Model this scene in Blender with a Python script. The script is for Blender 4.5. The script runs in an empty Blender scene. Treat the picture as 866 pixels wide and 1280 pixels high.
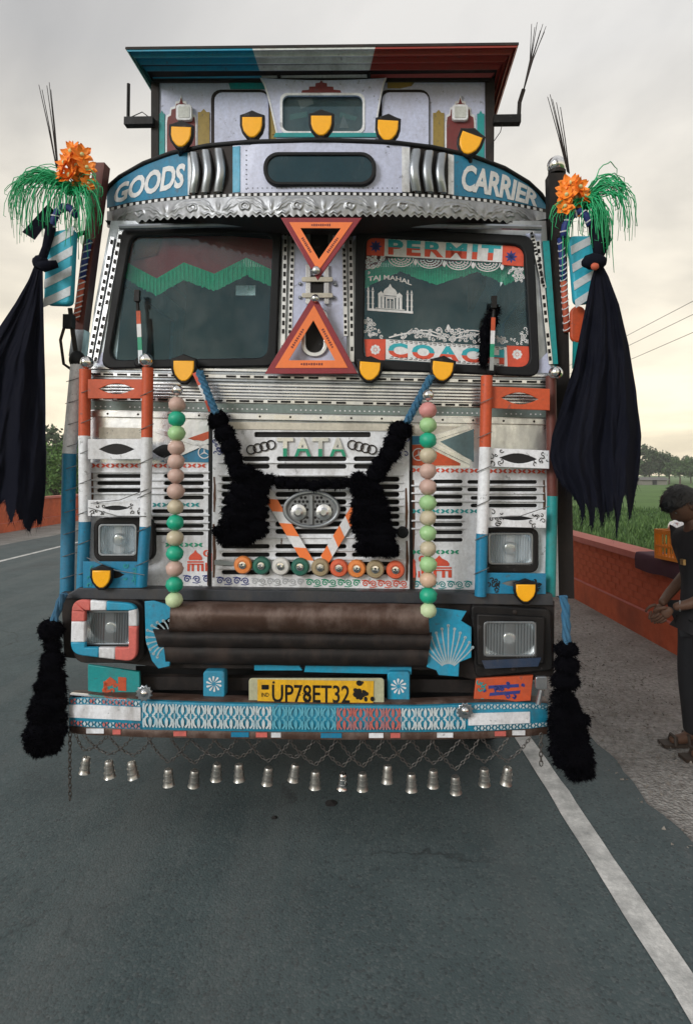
import bpy, bmesh, math, random
from mathutils import Vector, Matrix, Euler, noise
random.seed(7)
rad = math.radians
sc = bpy.context.scene
COL = sc.collection
# ------------------------------------------------------------------ camera
FPX, CXP, CYP, PH = 768.0, 433.0, 578.0, 1280.0     # focal length and principal point in photo pixels
CAM = Vector((0, 0, 1.77))
cam_rot = Euler((rad(90 + 1.19), 0, rad(0.52)))
cd = bpy.data.cameras.new('camera')
cam = bpy.data.objects.new('camera', cd); COL.objects.link(cam)
cam.location = CAM; cam.rotation_euler = cam_rot
cd.sensor_fit = 'VERTICAL'; cd.sensor_height = 36.0; cd.lens = FPX / PH * 36.0
cd.shift_y = (CYP - PH / 2) / PH
cd.clip_start = 0.05; cd.clip_end = 4000
sc.camera = cam
# ------------------------------------------------------------------ world
SUN_EL, SUN_AZ = 21.0, -136.0       # azimuth from +Y (straight ahead), negative = towards -X
w = bpy.data.worlds.new('World'); sc.world = w; w.use_nodes = True
nt = w.node_tree; nt.nodes.clear()
def wn(t, **k):
    n = nt.nodes.new(t)
    for a, b in k.items(): setattr(n, a, b)
    return n
wo = wn('ShaderNodeOutputWorld')
sky = wn('ShaderNodeTexSky', sky_type='NISHITA', sun_disc=False, sun_elevation=rad(SUN_EL), sun_rotation=rad(SUN_AZ))
bg1 = wn('ShaderNodeBackground'); bg1.inputs[1].default_value = 0.12
nt.links.new(sky.outputs[0], bg1.inputs[0])
tc = wn('ShaderNodeTexCoord'); sp = wn('ShaderNodeSeparateXYZ'); nt.links.new(tc.outputs['Generated'], sp.inputs[0])
zc = wn('ShaderNodeMath', operation='MAXIMUM'); nt.links.new(sp.outputs[2], zc.inputs[0]); zc.inputs[1].default_value = 0.0
zd = wn('ShaderNodeMath', operation='ADD'); nt.links.new(zc.outputs[0], zd.inputs[0]); zd.inputs[1].default_value = 0.22
dv = wn('ShaderNodeVectorMath', operation='DIVIDE'); nt.links.new(tc.outputs['Generated'], dv.inputs[0]); nt.links.new(zd.outputs[0], dv.inputs[1])
n1 = wn('ShaderNodeTexNoise'); n1.inputs['Scale'].default_value = 1.15; n1.inputs['Detail'].default_value = 7; n1.inputs['Roughness'].default_value = 0.52; n1.inputs['Distortion'].default_value = 0.4
nt.links.new(dv.outputs[0], n1.inputs['Vector'])
r1 = wn('ShaderNodeValToRGB'); nt.links.new(n1.outputs[0], r1.inputs[0])
e = r1.color_ramp.elements
e[0].position = 0.36; e[0].color = (0.375, 0.37, 0.365, 1)
e[1].position = 0.66; e[1].color = (0.69, 0.67, 0.635, 1)
# overcast sky: paler and warmer low down, brighter again towards the zenith
r2 = wn('ShaderNodeValToRGB'); nt.links.new(zc.outputs[0], r2.inputs[0])
e = r2.color_ramp.elements
e[0].position = 0.0; e[0].color = (1.62, 1.42, 1.06, 1)
e[1].position = 0.22; e[1].color = (1.36, 1.26, 1.06, 1)
x = e.new(0.55); x.color = (0.94, 0.945, 0.955, 1)
x = e.new(1.0); x.color = (1.15, 1.15, 1.17, 1)
mu = wn('ShaderNodeMix', data_type='RGBA', blend_type='MULTIPLY'); mu.inputs[0].default_value = 1
nt.links.new(r1.outputs[0], mu.inputs[6]); nt.links.new(r2.outputs[0], mu.inputs[7])
bg2 = wn('ShaderNodeBackground'); bg2.inputs[1].default_value = 1.0
nt.links.new(mu.outputs[2], bg2.inputs[0])
ms = wn('ShaderNodeMixShader'); ms.inputs[0].default_value = 0.93
nt.links.new(bg1.outputs[0], ms.inputs[1]); nt.links.new(bg2.outputs[0], ms.inputs[2]); nt.links.new(ms.outputs[0], wo.inputs[0])
# ------------------------------------------------------------------ sun (behind thin cloud)
sl = bpy.data.lights.new('sun', 'SUN'); sl.energy = 1.5; sl.angle = rad(22); sl.color = (1.0, 0.985, 0.965)
so = bpy.data.objects.new('sun', sl); COL.objects.link(so)
sd = Vector((math.sin(rad(SUN_AZ)) * math.cos(rad(SUN_EL)), math.cos(rad(SUN_AZ)) * math.cos(rad(SUN_EL)), math.sin(rad(SUN_EL))))
so.rotation_euler = sd.to_track_quat('Z', 'Y').to_euler(); so.location = (-8, -8, 9)
# ------------------------------------------------------------------ output
vs = sc.view_settings
vs.view_transform = 'Standard'; vs.look = 'None'; vs.gamma = 1.0; vs.use_curve_mapping = False; vs.exposure = 0.4
sc.render.engine = 'CYCLES'
sc.cycles.use_denoising = True
sc.cycles.max_bounces = 6; sc.cycles.transparent_max_bounces = 12
sc.cycles.sample_clamp_indirect = 4.0

# ================================================================== helpers
ROOT_LOC = Vector((-0.207, 2.95, 0))
TM = Matrix.Translation(ROOT_LOC) @ Matrix.Rotation(rad(-3.0), 4, 'Z') @ Matrix.Rotation(rad(1.25), 4, 'Y')
TMI = TM.inverted()
CR = cam_rot.to_matrix()
def ray(px, py): return CR @ Vector(((px - CXP) / FPX, -(py - CYP) / FPX, -1.0))
_o = TMI @ CAM; _m3 = TMI.to_3x3()
def L(px, py, d=0.2):
    """truck-local point on the plane y=d (d metres behind the bumper face) seen at a photo pixel"""
    v = _m3 @ ray(px, py)
    return _o + v * ((d - _o.y) / v.y)
def W(px, py, Y):
    v = ray(px, py); return CAM + v * (Y / v.y)
def G(px, py, z=0.0):
    v = ray(px, py); return CAM + v * ((z - CAM.z) / v.z)
def S(d): return FPX / (2.95 + d)

def link(o, parent=None):
    COL.objects.link(o)
    if parent is not None: o.parent = parent
    return o
def mk(name, verts, faces, mat, parent=None, smooth=False, mi=None):
    me = bpy.data.meshes.new(name)
    me.from_pydata([tuple(v) for v in verts], [], faces)
    for m in (mat if isinstance(mat, (list, tuple)) else [mat]): me.materials.append(m)
    if mi:
        for p, k in zip(me.polygons, mi): p.material_index = k
    if smooth: me.polygons.foreach_set('use_smooth', [True] * len(me.polygons))
    me.update()
    return link(bpy.data.objects.new(name, me), parent)
def tag(o, label, cat, group=None):
    o['label'] = label; o['category'] = cat
    if group: o['group'] = group
    return o
def empty(name, loc=(0, 0, 0), label=None, cat=None, group=None):
    o = bpy.data.objects.new(name, None); COL.objects.link(o); o.location = loc; o.empty_display_size = 0.2
    if label: tag(o, label, cat, group)
    return o
def thing(name, label, cat, group=None, at=None):
    """an Empty in the truck's frame (its parts use truck-local coordinates)"""
    o = bpy.data.objects.new(name, None); COL.objects.link(o); o.matrix_world = TM; tag(o, label, cat, group); o.empty_display_size = 0.1
    return o
def rebase(t, pt):
    """move an Empty made by thing() to a local point without moving its parts"""
    pt = Vector(pt)
    for c in t.children:
        for v in c.data.vertices: v.co -= pt
        for g in c.children:
            for v in g.data.vertices: v.co -= pt
    t.matrix_world = TM @ Matrix.Translation(pt)
class MB:
    def __init__(s): s.v = []; s.f = []; s.m = []
    def add(s, v, f, m=0):
        b = len(s.v); s.v += [Vector(a) for a in v]; s.f += [[i + b for i in q] for q in f]; s.m += [m] * len(f)
    def build(s, name, mat, parent=None, smooth=False): return mk(name, s.v, s.f, mat, parent, smooth, s.m)
    def box(s, a, b, m=0):
        x0, y0, z0 = a; x1, y1, z1 = b
        s.add([(x0,y0,z0),(x1,y0,z0),(x1,y1,z0),(x0,y1,z0),(x0,y0,z1),(x1,y0,z1),(x1,y1,z1),(x0,y1,z1)],
              [(0,3,2,1),(4,5,6,7),(0,1,5,4),(1,2,6,5),(2,3,7,6),(3,0,4,7)], m)
    def tube(s, pts, r, seg=8, m=0, closed=False, caps=True):
        pts = [Vector(p) for p in pts]; n = len(pts)
        rs = r if isinstance(r, (list, tuple)) else [r] * n
        vv = []; ff = []; prev = None
        for i, p in enumerate(pts):
            if closed: t = pts[(i + 1) % n] - pts[i - 1]
            else: t = pts[min(i + 1, n - 1)] - pts[max(i - 1, 0)]
            if t.length < 1e-9: t = Vector((0, 0, 1))
            t.normalize()
            if prev is None:
                a = t.cross(Vector((0, 0, 1)))
                if a.length < 0.1: a = t.cross(Vector((1, 0, 0)))
            else: a = prev - t * prev.dot(t)
            a.normalize(); prev = a; b = t.cross(a)
            for k in range(seg):
                q = 2 * math.pi * k / seg
                vv.append(p + (a * math.cos(q) + b * math.sin(q)) * rs[i])
        for i in range(n if closed else n - 1):
            j = (i + 1) % n
            for k in range(seg): ff.append((i*seg+k, i*seg+(k+1)%seg, j*seg+(k+1)%seg, j*seg+k))
        if caps and not closed:
            ff.append(tuple(range(seg - 1, -1, -1))); ff.append(tuple((n - 1) * seg + k for k in range(seg)))
        s.add(vv, ff, m)
    def ball(s, c, r, nu=14, nv=9, m=0, f=None):
        c = Vector(c); rx, ry, rz = r if isinstance(r, (list, tuple)) else (r, r, r)
        vv = []; ff = []
        for j in range(nv + 1):
            th = math.pi * j / nv
            for i in range(nu):
                ph = 2 * math.pi * i / nu
                u = Vector((math.sin(th) * math.cos(ph), math.sin(th) * math.sin(ph), math.cos(th)))
                k = f(u) if f else 1.0
                vv.append(c + Vector((u.x * rx, u.y * ry, u.z * rz)) * k)
        for j in range(nv):
            for i in range(nu): ff.append((j*nu+i, (j+1)*nu+i, (j+1)*nu+(i+1)%nu, j*nu+(i+1)%nu))
        s.add(vv, ff, m)
    def lathe(s, prof, c, axis='Z', seg=16, m=0):
        """prof: (radius, height along axis)"""
        c = Vector(c); vv = []; ff = []; n = len(prof)
        for r, h in prof:
            for k in range(seg):
                q = 2 * math.pi * k / seg; a, b = r * math.cos(q), r * math.sin(q)
                vv.append(c + (Vector((a, b, h)) if axis == 'Z' else Vector((a, -h, b)) if axis == 'Y' else Vector((h, a, b))))
        for i in range(n - 1):
            for k in range(seg): ff.append((i*seg+k, i*seg+(k+1)%seg, (i+1)*seg+(k+1)%seg, (i+1)*seg+k))
        ff.append(tuple(range(seg - 1, -1, -1))); ff.append(tuple((n - 1) * seg + k for k in range(seg)))
        s.add(vv, ff, m)

# ---------------------------------------------------------- 2-D outlines in photo pixels (y down)
def rrect(x0, y0, x1, y1, r=3, n=4, sl=0.0):
    p = []
    for cx, cy, a0 in ((x1-r, y0+r, -90), (x1-r, y1-r, 0), (x0+r, y1-r, 90), (x0+r, y0+r, 180)):
        for i in range(n + 1):
            a = rad(a0 + 90 * i / n); p.append((cx + r*math.cos(a), cy + r*math.sin(a)))
    if sl: p = [(x, y + sl * (x - (x0 + x1) / 2)) for x, y in p]
    return p
def rpoly(pts, r, n=5):
    out = []; m = len(pts)
    for i in range(m):
        p = Vector(pts[i]); a = Vector(pts[i-1]) - p; b = Vector(pts[(i+1) % m]) - p
        rr = min(r if not isinstance(r, (list, tuple)) else r[i], a.length * .45, b.length * .45)
        A = p + a.normalized() * rr; B = p + b.normalized() * rr
        for k in range(n + 1):
            t = k / n; q = A * (1-t)**2 + p * 2*t*(1-t) + B * t*t; out.append((q.x, q.y))
    return out
def ell(cx, cy, rx, ry, n=24, rot=0):
    c, s_ = math.cos(rad(rot)), math.sin(rad(rot)); o = []
    for i in range(n):
        a = 2*math.pi*i/n; x, y = rx*math.cos(a), ry*math.sin(a); o.append((cx + x*c - y*s_, cy + x*s_ + y*c))
    return o
def eye(cx, cy, w, h, n=8, sl=0.0):
    o = []
    for i in range(n): t = i/n; o.append((cx - w/2 + w*t, cy - h/2*math.sin(math.pi*t)))
    for i in range(n): t = i/n; o.append((cx + w/2 - w*t, cy + h/2*math.sin(math.pi*t)))
    return [(x, y + sl*(x-cx)) for x, y in o]
SHIELD = [(-.5,-.34),(-.28,-.40),(0,-.5),(.28,-.40),(.5,-.34),(.5,.0),(.42,.22),(.25,.40),(.12,.5),(-.12,.5),(-.25,.40),(-.42,.22),(-.5,0)]
SHIN = [(-.40,-.27),(.40,-.27),(.40,.0),(.34,.18),(.2,.33),(.08,.40),(-.08,.40),(-.2,.33),(-.34,.18),(-.40,0)]
def place(pts, cx, cy, w, h, rot=0):
    c, s_ = math.cos(rad(rot)), math.sin(rad(rot))
    return [(cx + x*w*c - y*h*s_, cy + x*w*s_ + y*h*c) for x, y in pts]
def bar(x0, y0, x1, y1, w):
    d = Vector((x1-x0, y1-y0)).normalized(); n = Vector((-d.y, d.x)) * w/2
    return [(x0+n.x, y0+n.y), (x1+n.x, y1+n.y), (x1-n.x, y1-n.y), (x0-n.x, y0-n.y)]
def strip(x0, x1, y0, y1, sl=0.018, xc=400, n=1):
    t = [(x0 + (x1-x0)*i/n, y0 + sl*(x0 + (x1-x0)*i/n - xc)) for i in range(n+1)]
    b = [(x0 + (x1-x0)*i/n, y1 + sl*(x0 + (x1-x0)*i/n - xc)) for i in range(n, -1, -1)]
    return t + b

def _map_px(me, d, thick, dfun, S_, e):
    for v in me.vertices:
        x, y, z = v.co
        dd = d + (dfun(x) if dfun else 0.0)
        p = L(x, -y, dd); p.y += (e - z) / S_
        v.co = p
def flat(name, outs, d, thick, mat, parent, bev=0.0, dfun=None, smooth=False):
    """a plate of real thickness cut from pixel outlines; its front face lies at truck-local depth d"""
    if outs and isinstance(outs[0][0], (int, float)): outs = [outs]
    S_ = S(d); cu = bpy.data.curves.new('c', 'CURVE'); cu.dimensions = '2D'; cu.fill_mode = 'BOTH'
    b = bev * S_; cu.bevel_depth = b; cu.offset = -b; cu.bevel_resolution = 1
    ex = max(thick * S_ / 2 - b, 0.0); cu.extrude = ex
    for o in outs:
        s_ = cu.splines.new('POLY'); s_.points.add(len(o) - 1)
        for pt, (x, y) in zip(s_.points, o): pt.co = (x, -y, 0, 1)
        s_.use_cyclic_u = True
    ob = bpy.data.objects.new('c', cu); me = bpy.data.meshes.new_from_object(ob)
    bpy.data.objects.remove(ob); bpy.data.curves.remove(cu)
    _map_px(me, d, thick, dfun, S_, ex + b)
    me.materials.clear(); me.materials.append(mat); me.name = name; me.update()
    if smooth: me.polygons.foreach_set('use_smooth', [True] * len(me.polygons))
    return link(bpy.data.objects.new(name, me), parent)
def text(name, s_, box, d, thick, mat, parent, bold=0.0, shear=0.0, warp=None, dfun=None, space=1.0):
    """lettering fitted to a pixel box (x0,y0,x1,y1); warp(u,v) -> pixel overrides it"""
    cu = bpy.data.curves.new('t', 'FONT'); cu.body = s_; cu.size = 1; cu.offset = bold; cu.shear = shear; cu.space_character = space
    cu.resolution_u = 3; cu.extrude = 0.05
    ob = bpy.data.objects.new('t', cu); me = bpy.data.meshes.new_from_object(ob)
    bpy.data.objects.remove(ob); bpy.data.curves.remove(cu)
    xs = [v.co.x for v in me.vertices]; ys = [v.co.y for v in me.vertices]
    a0, a1, b0, b1 = min(xs), max(xs), min(ys), max(ys)
    for v in me.vertices:
        u = (v.co.x - a0)/(a1 - a0); q = (v.co.y - b0)/(b1 - b0)
        px, py = warp(u, q) if warp else (box[0] + u*(box[2]-box[0]), box[3] + q*(box[1]-box[3]))
        dd = d + (dfun(px) if dfun else 0.0)
        p = L(px, py, dd); p.y += thick if v.co.z < 0 else 0
        v.co = p
    me.materials.clear(); me.materials.append(mat); me.name = name; me.update()
    return link(bpy.data.objects.new(name, me), parent)
def decal(name, polys, d, mat, parent, dfun=None, mi=None):
    vv = []; ff = []
    for o in polys:
        b = len(vv); vv += [L(x, y, d + (dfun(x) if dfun else 0)) for x, y in o]; ff.append(list(range(b + len(o) - 1, b - 1, -1)))
    o = mk(name, vv, ff, mat, parent, mi=mi)
    if len(polys) > 1: o['kind'] = 'stuff'      # flat print of many small marks
    return o
def ribbon(pts, wd):
    """pixel polyline -> list of quads"""
    out = []; n = len(pts); P = [Vector(p) for p in pts]; N = []
    for i in range(n):
        t = P[min(i+1, n-1)] - P[max(i-1, 0)]
        t = t.normalized() if t.length > 1e-6 else Vector((1, 0)); N.append(Vector((-t.y, t.x)))
    for i in range(n-1):
        w0 = wd/2 * (1 if not 0 < i < 0 else 1)
        out.append([tuple(P[i]+N[i]*w0), tuple(P[i+1]+N[i+1]*w0), tuple(P[i+1]-N[i+1]*w0), tuple(P[i]-N[i]*w0)])
    return out
def spiral(cx, cy, r, turns, a0, sgn=1, n=14):
    return [(cx + r*(1-0.85*i/n)*math.cos(rad(a0)+sgn*turns*2*math.pi*i/n), cy + r*(1-0.85*i/n)*math.sin(rad(a0)+sgn*turns*2*math.pi*i/n)) for i in range(n+1)]
def band(name, top, bot, d, thick, mat, parent, dfun=None, n=24, rows=1, bulge=0.0, smooth=True):
    """curved sheet lofted between two pixel polylines"""
    def samp(pl, t):
        ln = [0]
        for a, b in zip(pl, pl[1:]): ln.append(ln[-1] + math.hypot(b[0]-a[0], b[1]-a[1]))
        q = t * ln[-1]
        for i in range(len(pl)-1):
            if q <= ln[i+1] or i == len(pl)-2:
                k = (q-ln[i])/max(ln[i+1]-ln[i], 1e-6)
                return pl[i][0]+(pl[i+1][0]-pl[i][0])*k, pl[i][1]+(pl[i+1][1]-pl[i][1])*k
    vv = []; ff = []
    for i in range(n+1):
        a = samp(top, i/n); b = samp(bot, i/n)
        for j in range(rows+1):
            t = j/rows; x, y = a[0]+(b[0]-a[0])*t, a[1]+(b[1]-a[1])*t
            vv.append(L(x, y, d + (dfun(x) if dfun else 0) - bulge*math.sin(math.pi*t)))
    m = rows+1; nv = len(vv)
    for v in list(vv): vv.append(v + Vector((0, thick, 0)))
    for i in range(n):
        for j in range(rows):
            a = i*m+j; ff.append((a, a+1, a+m+1, a+m)); ff.append((nv+a, nv+a+m, nv+a+m+1, nv+a+1))
        a = i*m; ff.append((a, a+m, nv+a+m, nv+a)); a = i*m+rows; ff.append((a, nv+a, nv+a+m, a+m))
    for a0, fl in ((0, 0), (n*m, 1)):
        for j in range(rows):
            a = a0+j; q = (a, nv+a, nv+a+1, a+1); ff.append(q if not fl else q[::-1])
    o = mk(name, vv, ff, mat, parent)
    if smooth:
        o.data.polygons.foreach_set('use_smooth', [True]*len(o.data.polygons))
        o.data.set_sharp_from_angle(angle=rad(40))
    return o

# ---------------------------------------------------------- materials
MATS = {}
def mat(name, col, rough=0.5, metal=0.0, dirt=0.35, dcol=(0.09, 0.075, 0.06), dscale=5.0, bump=0.15, bscale=60.0, spec=0.5, streak=True, vary=0.12, coat=0.0, chips=None):
    if name in MATS: return MATS[name]
    m = bpy.data.materials.new(name); m.use_nodes = True; t = m.node_tree; N = t.nodes; K = t.links
    b = N['Principled BSDF']; b.inputs['Metallic'].default_value = metal; b.inputs['Specular IOR Level'].default_value = spec
    b.inputs['Coat Weight'].default_value = coat
    tc_ = N.new('ShaderNodeTexCoord'); mp = N.new('ShaderNodeMapping'); K.new(tc_.outputs['Object'], mp.inputs[0])
    if streak: mp.inputs['Scale'].default_value = (1.6, 1.6, 0.7)
    n = N.new('ShaderNodeTexNoise'); n.inputs['Scale'].default_value = dscale; n.inputs['Detail'].default_value = 9; n.inputs['Roughness'].default_value = 0.68
    K.new(mp.outputs[0], n.inputs['Vector'])
    f = N.new('ShaderNodeTexNoise'); f.inputs['Scale'].default_value = bscale; f.inputs['Detail'].default_value = 5; f.inputs['Roughness'].default_value = 0.6
    K.new(tc_.outputs['Object'], f.inputs['Vector'])
    cr = N.new('ShaderNodeValToRGB'); K.new(n.outputs[0], cr.inputs[0])
    cr.color_ramp.elements[0].position = 0.46; cr.color_ramp.elements[0].color = (0, 0, 0, 1)
    cr.color_ramp.elements[1].position = 0.74; cr.color_ramp.elements[1].color = (dirt,)*3 + (1,)
    v = N.new('ShaderNodeMix'); v.data_type = 'RGBA'; v.blend_type = 'MULTIPLY'; v.inputs[0].default_value = 1.0
    v.inputs[6].default_value = tuple(col) + (1,)
    cv = N.new('ShaderNodeMapRange'); K.new(f.outputs[0], cv.inputs[0]); cv.inputs[1].default_value = 0.3; cv.inputs[2].default_value = 0.7
    cv.inputs[3].default_value = 1 - vary; cv.inputs[4].default_value = 1 + vary
    K.new(cv.outputs[0], v.inputs[7])
    mx = N.new('ShaderNodeMix'); mx.data_type = 'RGBA'
    K.new(cr.outputs[0], mx.inputs[0]); K.new(v.outputs[2], mx.inputs[6]); mx.inputs[7].default_value = tuple(dcol) + (1,)
    if chips is None: chips = 0.75 if name.endswith('_paint') else 0.0
    if chips:
        c1_ = N.new('ShaderNodeTexNoise'); c1_.inputs['Scale'].default_value = 26; c1_.inputs['Detail'].default_value = 6; c1_.inputs['Roughness'].default_value = 0.62; K.new(tc_.outputs['Object'], c1_.inputs['Vector'])
        c2_ = N.new('ShaderNodeValToRGB'); K.new(c1_.outputs[0], c2_.inputs[0])
        c2_.color_ramp.elements[0].position = 0.635; c2_.color_ramp.elements[0].color = (0, 0, 0, 1); c2_.color_ramp.elements[1].position = 0.67; c2_.color_ramp.elements[1].color = (chips,)*3 + (1,)
        mc = N.new('ShaderNodeMix'); mc.data_type = 'RGBA'; K.new(c2_.outputs[0], mc.inputs[0]); K.new(mx.outputs[2], mc.inputs[6]); mc.inputs[7].default_value = tuple(0.35*v_ + 0.045 for v_ in col) + (1,)
        mx = mc
    K.new(mx.outputs[2], b.inputs['Base Color'])
    rr = N.new('ShaderNodeMapRange'); K.new(n.outputs[0], rr.inputs[0]); rr.inputs[1].default_value = 0.3; rr.inputs[2].default_value = 0.75
    rr.inputs[3].default_value = max(0.02, rough - 0.08); rr.inputs[4].default_value = min(1, rough + 0.25)
    K.new(rr.outputs[0], b.inputs['Roughness'])
    if bump:
        bp = N.new('ShaderNodeBump'); bp.inputs['Strength'].default_value = bump; bp.inputs['Distance'].default_value = 0.004
        K.new(f.outputs[0], bp.inputs['Height']); K.new(bp.outputs[0], b.inputs['Normal'])
    MATS[name] = m; return m
M_WHITE = mat('white_paint', (0.73, 0.755, 0.80), 0.42, dirt=0.65, dcol=(0.17, 0.145, 0.12), dscale=4.0)
M_LAV = mat('lavender_white_paint', (0.50, 0.54, 0.72), 0.35, dirt=0.35, dcol=(0.3, 0.28, 0.3))
M_CREAM = mat('cream_paint', (0.55, 0.52, 0.44), 0.45, dirt=0.4)
M_BLUE = mat('blue_paint', (0.006, 0.19, 0.35), 0.42, dirt=0.4)
M_SKYB = mat('bright_blue_paint', (0.01, 0.28, 0.46), 0.45, dirt=0.4)
M_NAVY = mat('navy_paint', (0.02, 0.035, 0.2), 0.5, dirt=0.2)
M_TEAL = mat('teal_paint', (0.004, 0.26, 0.27), 0.45, dirt=0.35)
M_GREEN = mat('green_paint', (0.005, 0.27, 0.15), 0.45, dirt=0.25)
M_RED = mat('red_paint', (0.48, 0.06, 0.03), 0.5, dirt=0.4)
M_ORED = mat('orange_red_paint', (0.52, 0.075, 0.02), 0.5, dirt=0.4, dcol=(0.13, 0.07, 0.05))
M_PINK = mat('faded_red_paint', (0.58, 0.13, 0.11), 0.5, dirt=0.3)
M_MAROON = mat('maroon_paint', (0.15, 0.018, 0.02), 0.45, dirt=0.3)
M_OLIVE = mat('olive_gold_paint', (0.27, 0.19, 0.04), 0.5, dirt=0.25)
M_ALU = mat('aluminium', (0.70, 0.72, 0.75), 0.24, 1.0, dirt=0.55, dcol=(0.15, 0.14, 0.13), bump=0.45, bscale=9)
M_ALUD = mat('dull_aluminium', (0.34, 0.37, 0.40), 0.32, 0.9, dirt=0.6, dcol=(0.10, 0.09, 0.085), bump=0.45, bscale=9)
M_CHROME = mat('chrome', (0.78, 0.78, 0.78), 0.10, 1.0, dirt=0.25, bump=0.03)
M_STEEL = mat('dark_painted_steel', (0.014, 0.012, 0.012), 0.55, 0.0, dirt=0.6, dcol=(0.07, 0.05, 0.042), bump=0.3, spec=0.25)
M_RUST = mat('worn_brown_steel', (0.075, 0.043, 0.032), 0.42, 0.3, dirt=0.8, dcol=(0.20, 0.15, 0.13), bump=0.35, dscale=7)
M_POST = mat('red_oxide_steel', (0.12, 0.03, 0.022), 0.55, dirt=0.6, dcol=(0.03, 0.02, 0.02))
M_RUBBER = mat('black_rubber', (0.007, 0.008, 0.010), 0.55, dirt=0.25, dcol=(0.05, 0.05, 0.05), spec=0.25)
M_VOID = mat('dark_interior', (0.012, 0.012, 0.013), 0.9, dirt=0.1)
M_AMBER = mat('amber_reflector', (0.92, 0.43, 0.010), 0.3, dirt=0.05, dcol=(0.5, 0.2, 0.02), vary=0.04, bump=0.05)
M_BLACK = mat('black_paint', (0.006, 0.006, 0.007), 0.45, dirt=0.15, spec=0.25)
M_YEL = mat('number_plate_yellow', (0.72, 0.40, 0.012), 0.4, dirt=0.5, dcol=(0.25, 0.14, 0.02), dscale=12)
M_LENSR = mat('headlamp_reflector', (0.85, 0.86, 0.88), 0.22, 1.0, dirt=0.12, bump=0)
M_WHITEP = mat('white_print', (0.70, 0.71, 0.73), 0.5, dirt=0.25, dcol=(0.3, 0.3, 0.3))
M_BLUEP = mat('turquoise_print', (0.02, 0.36, 0.43), 0.5, dirt=0.1)
M_REDP = mat('red_print', (0.62, 0.075, 0.035), 0.5, dirt=0.15)
M_WOOL = mat('black_wool', (0.0035, 0.0035, 0.005), 0.95, dirt=0.0, bump=0.6, bscale=300, spec=0.0)
M_CLOTH = mat('black_cotton', (0.007, 0.008, 0.0145), 0.9, dirt=0.5, dcol=(0.018, 0.019, 0.026), bump=0.4, bscale=400, spec=0.05)
M_ROPE = mat('blue_cord', (0.03, 0.13, 0.24), 0.8, dirt=0.3, bump=0.5, bscale=200)
M_ORANGE = mat('orange_reflective', (0.85, 0.20, 0.05), 0.35, dirt=0.15, vary=0.03)
M_MARR = mat('maroon_reflective', (0.24, 0.018, 0.03), 0.35, dirt=0.15)
M_TARN = mat('tarnished_bell_metal', (0.42, 0.42, 0.40), 0.34, 0.9, dirt=0.6, dcol=(0.1, 0.09, 0.08), dscale=20)
M_CHAIN = mat('chain_steel', (0.11, 0.105, 0.10), 0.5, 0.7, dirt=0.5)
def glass_mat(name, tint, gl=0.08, rough=0.02, dust=0.0):
    m = bpy.data.materials.new(name); m.use_nodes = True; t = m.node_tree; t.nodes.clear()
    o = t.nodes.new('ShaderNodeOutputMaterial'); tr = t.nodes.new('ShaderNodeBsdfTransparent'); tr.inputs[0].default_value = tint + (1,)
    g = t.nodes.new('ShaderNodeBsdfGlossy'); g.inputs['Roughness'].default_value = rough; g.inputs[0].default_value = (0.55, 0.84, 0.98, 1)
    fr = t.nodes.new('ShaderNodeFresnel'); fr.inputs[0].default_value = 1.5
    ad = t.nodes.new('ShaderNodeMath'); ad.operation = 'ADD'; ad.inputs[1].default_value = gl; t.links.new(fr.outputs[0], ad.inputs[0])
    mx = t.nodes.new('ShaderNodeMixShader'); t.links.new(ad.outputs[0], mx.inputs[0]); t.links.new(tr.outputs[0], mx.inputs[1]); t.links.new(g.outputs[0], mx.inputs[2])
    if dust:
        tc_ = t.nodes.new('ShaderNodeTexCoord'); nz = t.nodes.new('ShaderNodeTexNoise'); nz.inputs['Scale'].default_value = 5; nz.inputs['Detail'].default_value = 9; nz.inputs['Roughness'].default_value = .7; t.links.new(tc_.outputs['Object'], nz.inputs['Vector'])
        mr = t.nodes.new('ShaderNodeMapRange'); t.links.new(nz.outputs[0], mr.inputs[0]); mr.inputs[1].default_value = .42; mr.inputs[2].default_value = .75; mr.inputs[3].default_value = .004; mr.inputs[4].default_value = dust
        df = t.nodes.new('ShaderNodeBsdfDiffuse'); df.inputs[0].default_value = (.42, .42, .40, 1); m3 = t.nodes.new('ShaderNodeMixShader')
        t.links.new(mr.outputs[0], m3.inputs[0]); t.links.new(mx.outputs[0], m3.inputs[1]); t.links.new(df.outputs[0], m3.inputs[2]); mx = m3
    t.links.new(mx.outputs[0], o.inputs[0]); return m
M_GLASS = glass_mat('windscreen_glass', (0.84, 0.93, 0.96), 0.0, dust=.10)
M_TINT = glass_mat('tinted_glass', (0.05, 0.09, 0.11), 0.05)
M_LENS = glass_mat('headlamp_lens', (0.86, 0.88, 0.88), 0.05, 0.06)
_t = M_LENS.node_tree; _o2 = [n for n in _t.nodes if n.type == 'OUTPUT_MATERIAL'][0]; _src = _o2.inputs[0].links[0].from_socket
_tl = _t.nodes.new('ShaderNodeBsdfTranslucent'); _tl.inputs[0].default_value = (.8, .83, .85, 1); _df = _t.nodes.new('ShaderNodeBsdfDiffuse'); _df.inputs[0].default_value = (.72, .76, .78, 1)
_m1 = _t.nodes.new('ShaderNodeMixShader'); _m1.inputs[0].default_value = .5; _t.links.new(_tl.outputs[0], _m1.inputs[1]); _t.links.new(_df.outputs[0], _m1.inputs[2])
_m2 = _t.nodes.new('ShaderNodeMixShader'); _m2.inputs[0].default_value = .30; _t.links.new(_src, _m2.inputs[1]); _t.links.new(_m1.outputs[0], _m2.inputs[2]); _t.links.new(_m2.outputs[0], _o2.inputs[0])
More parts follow.
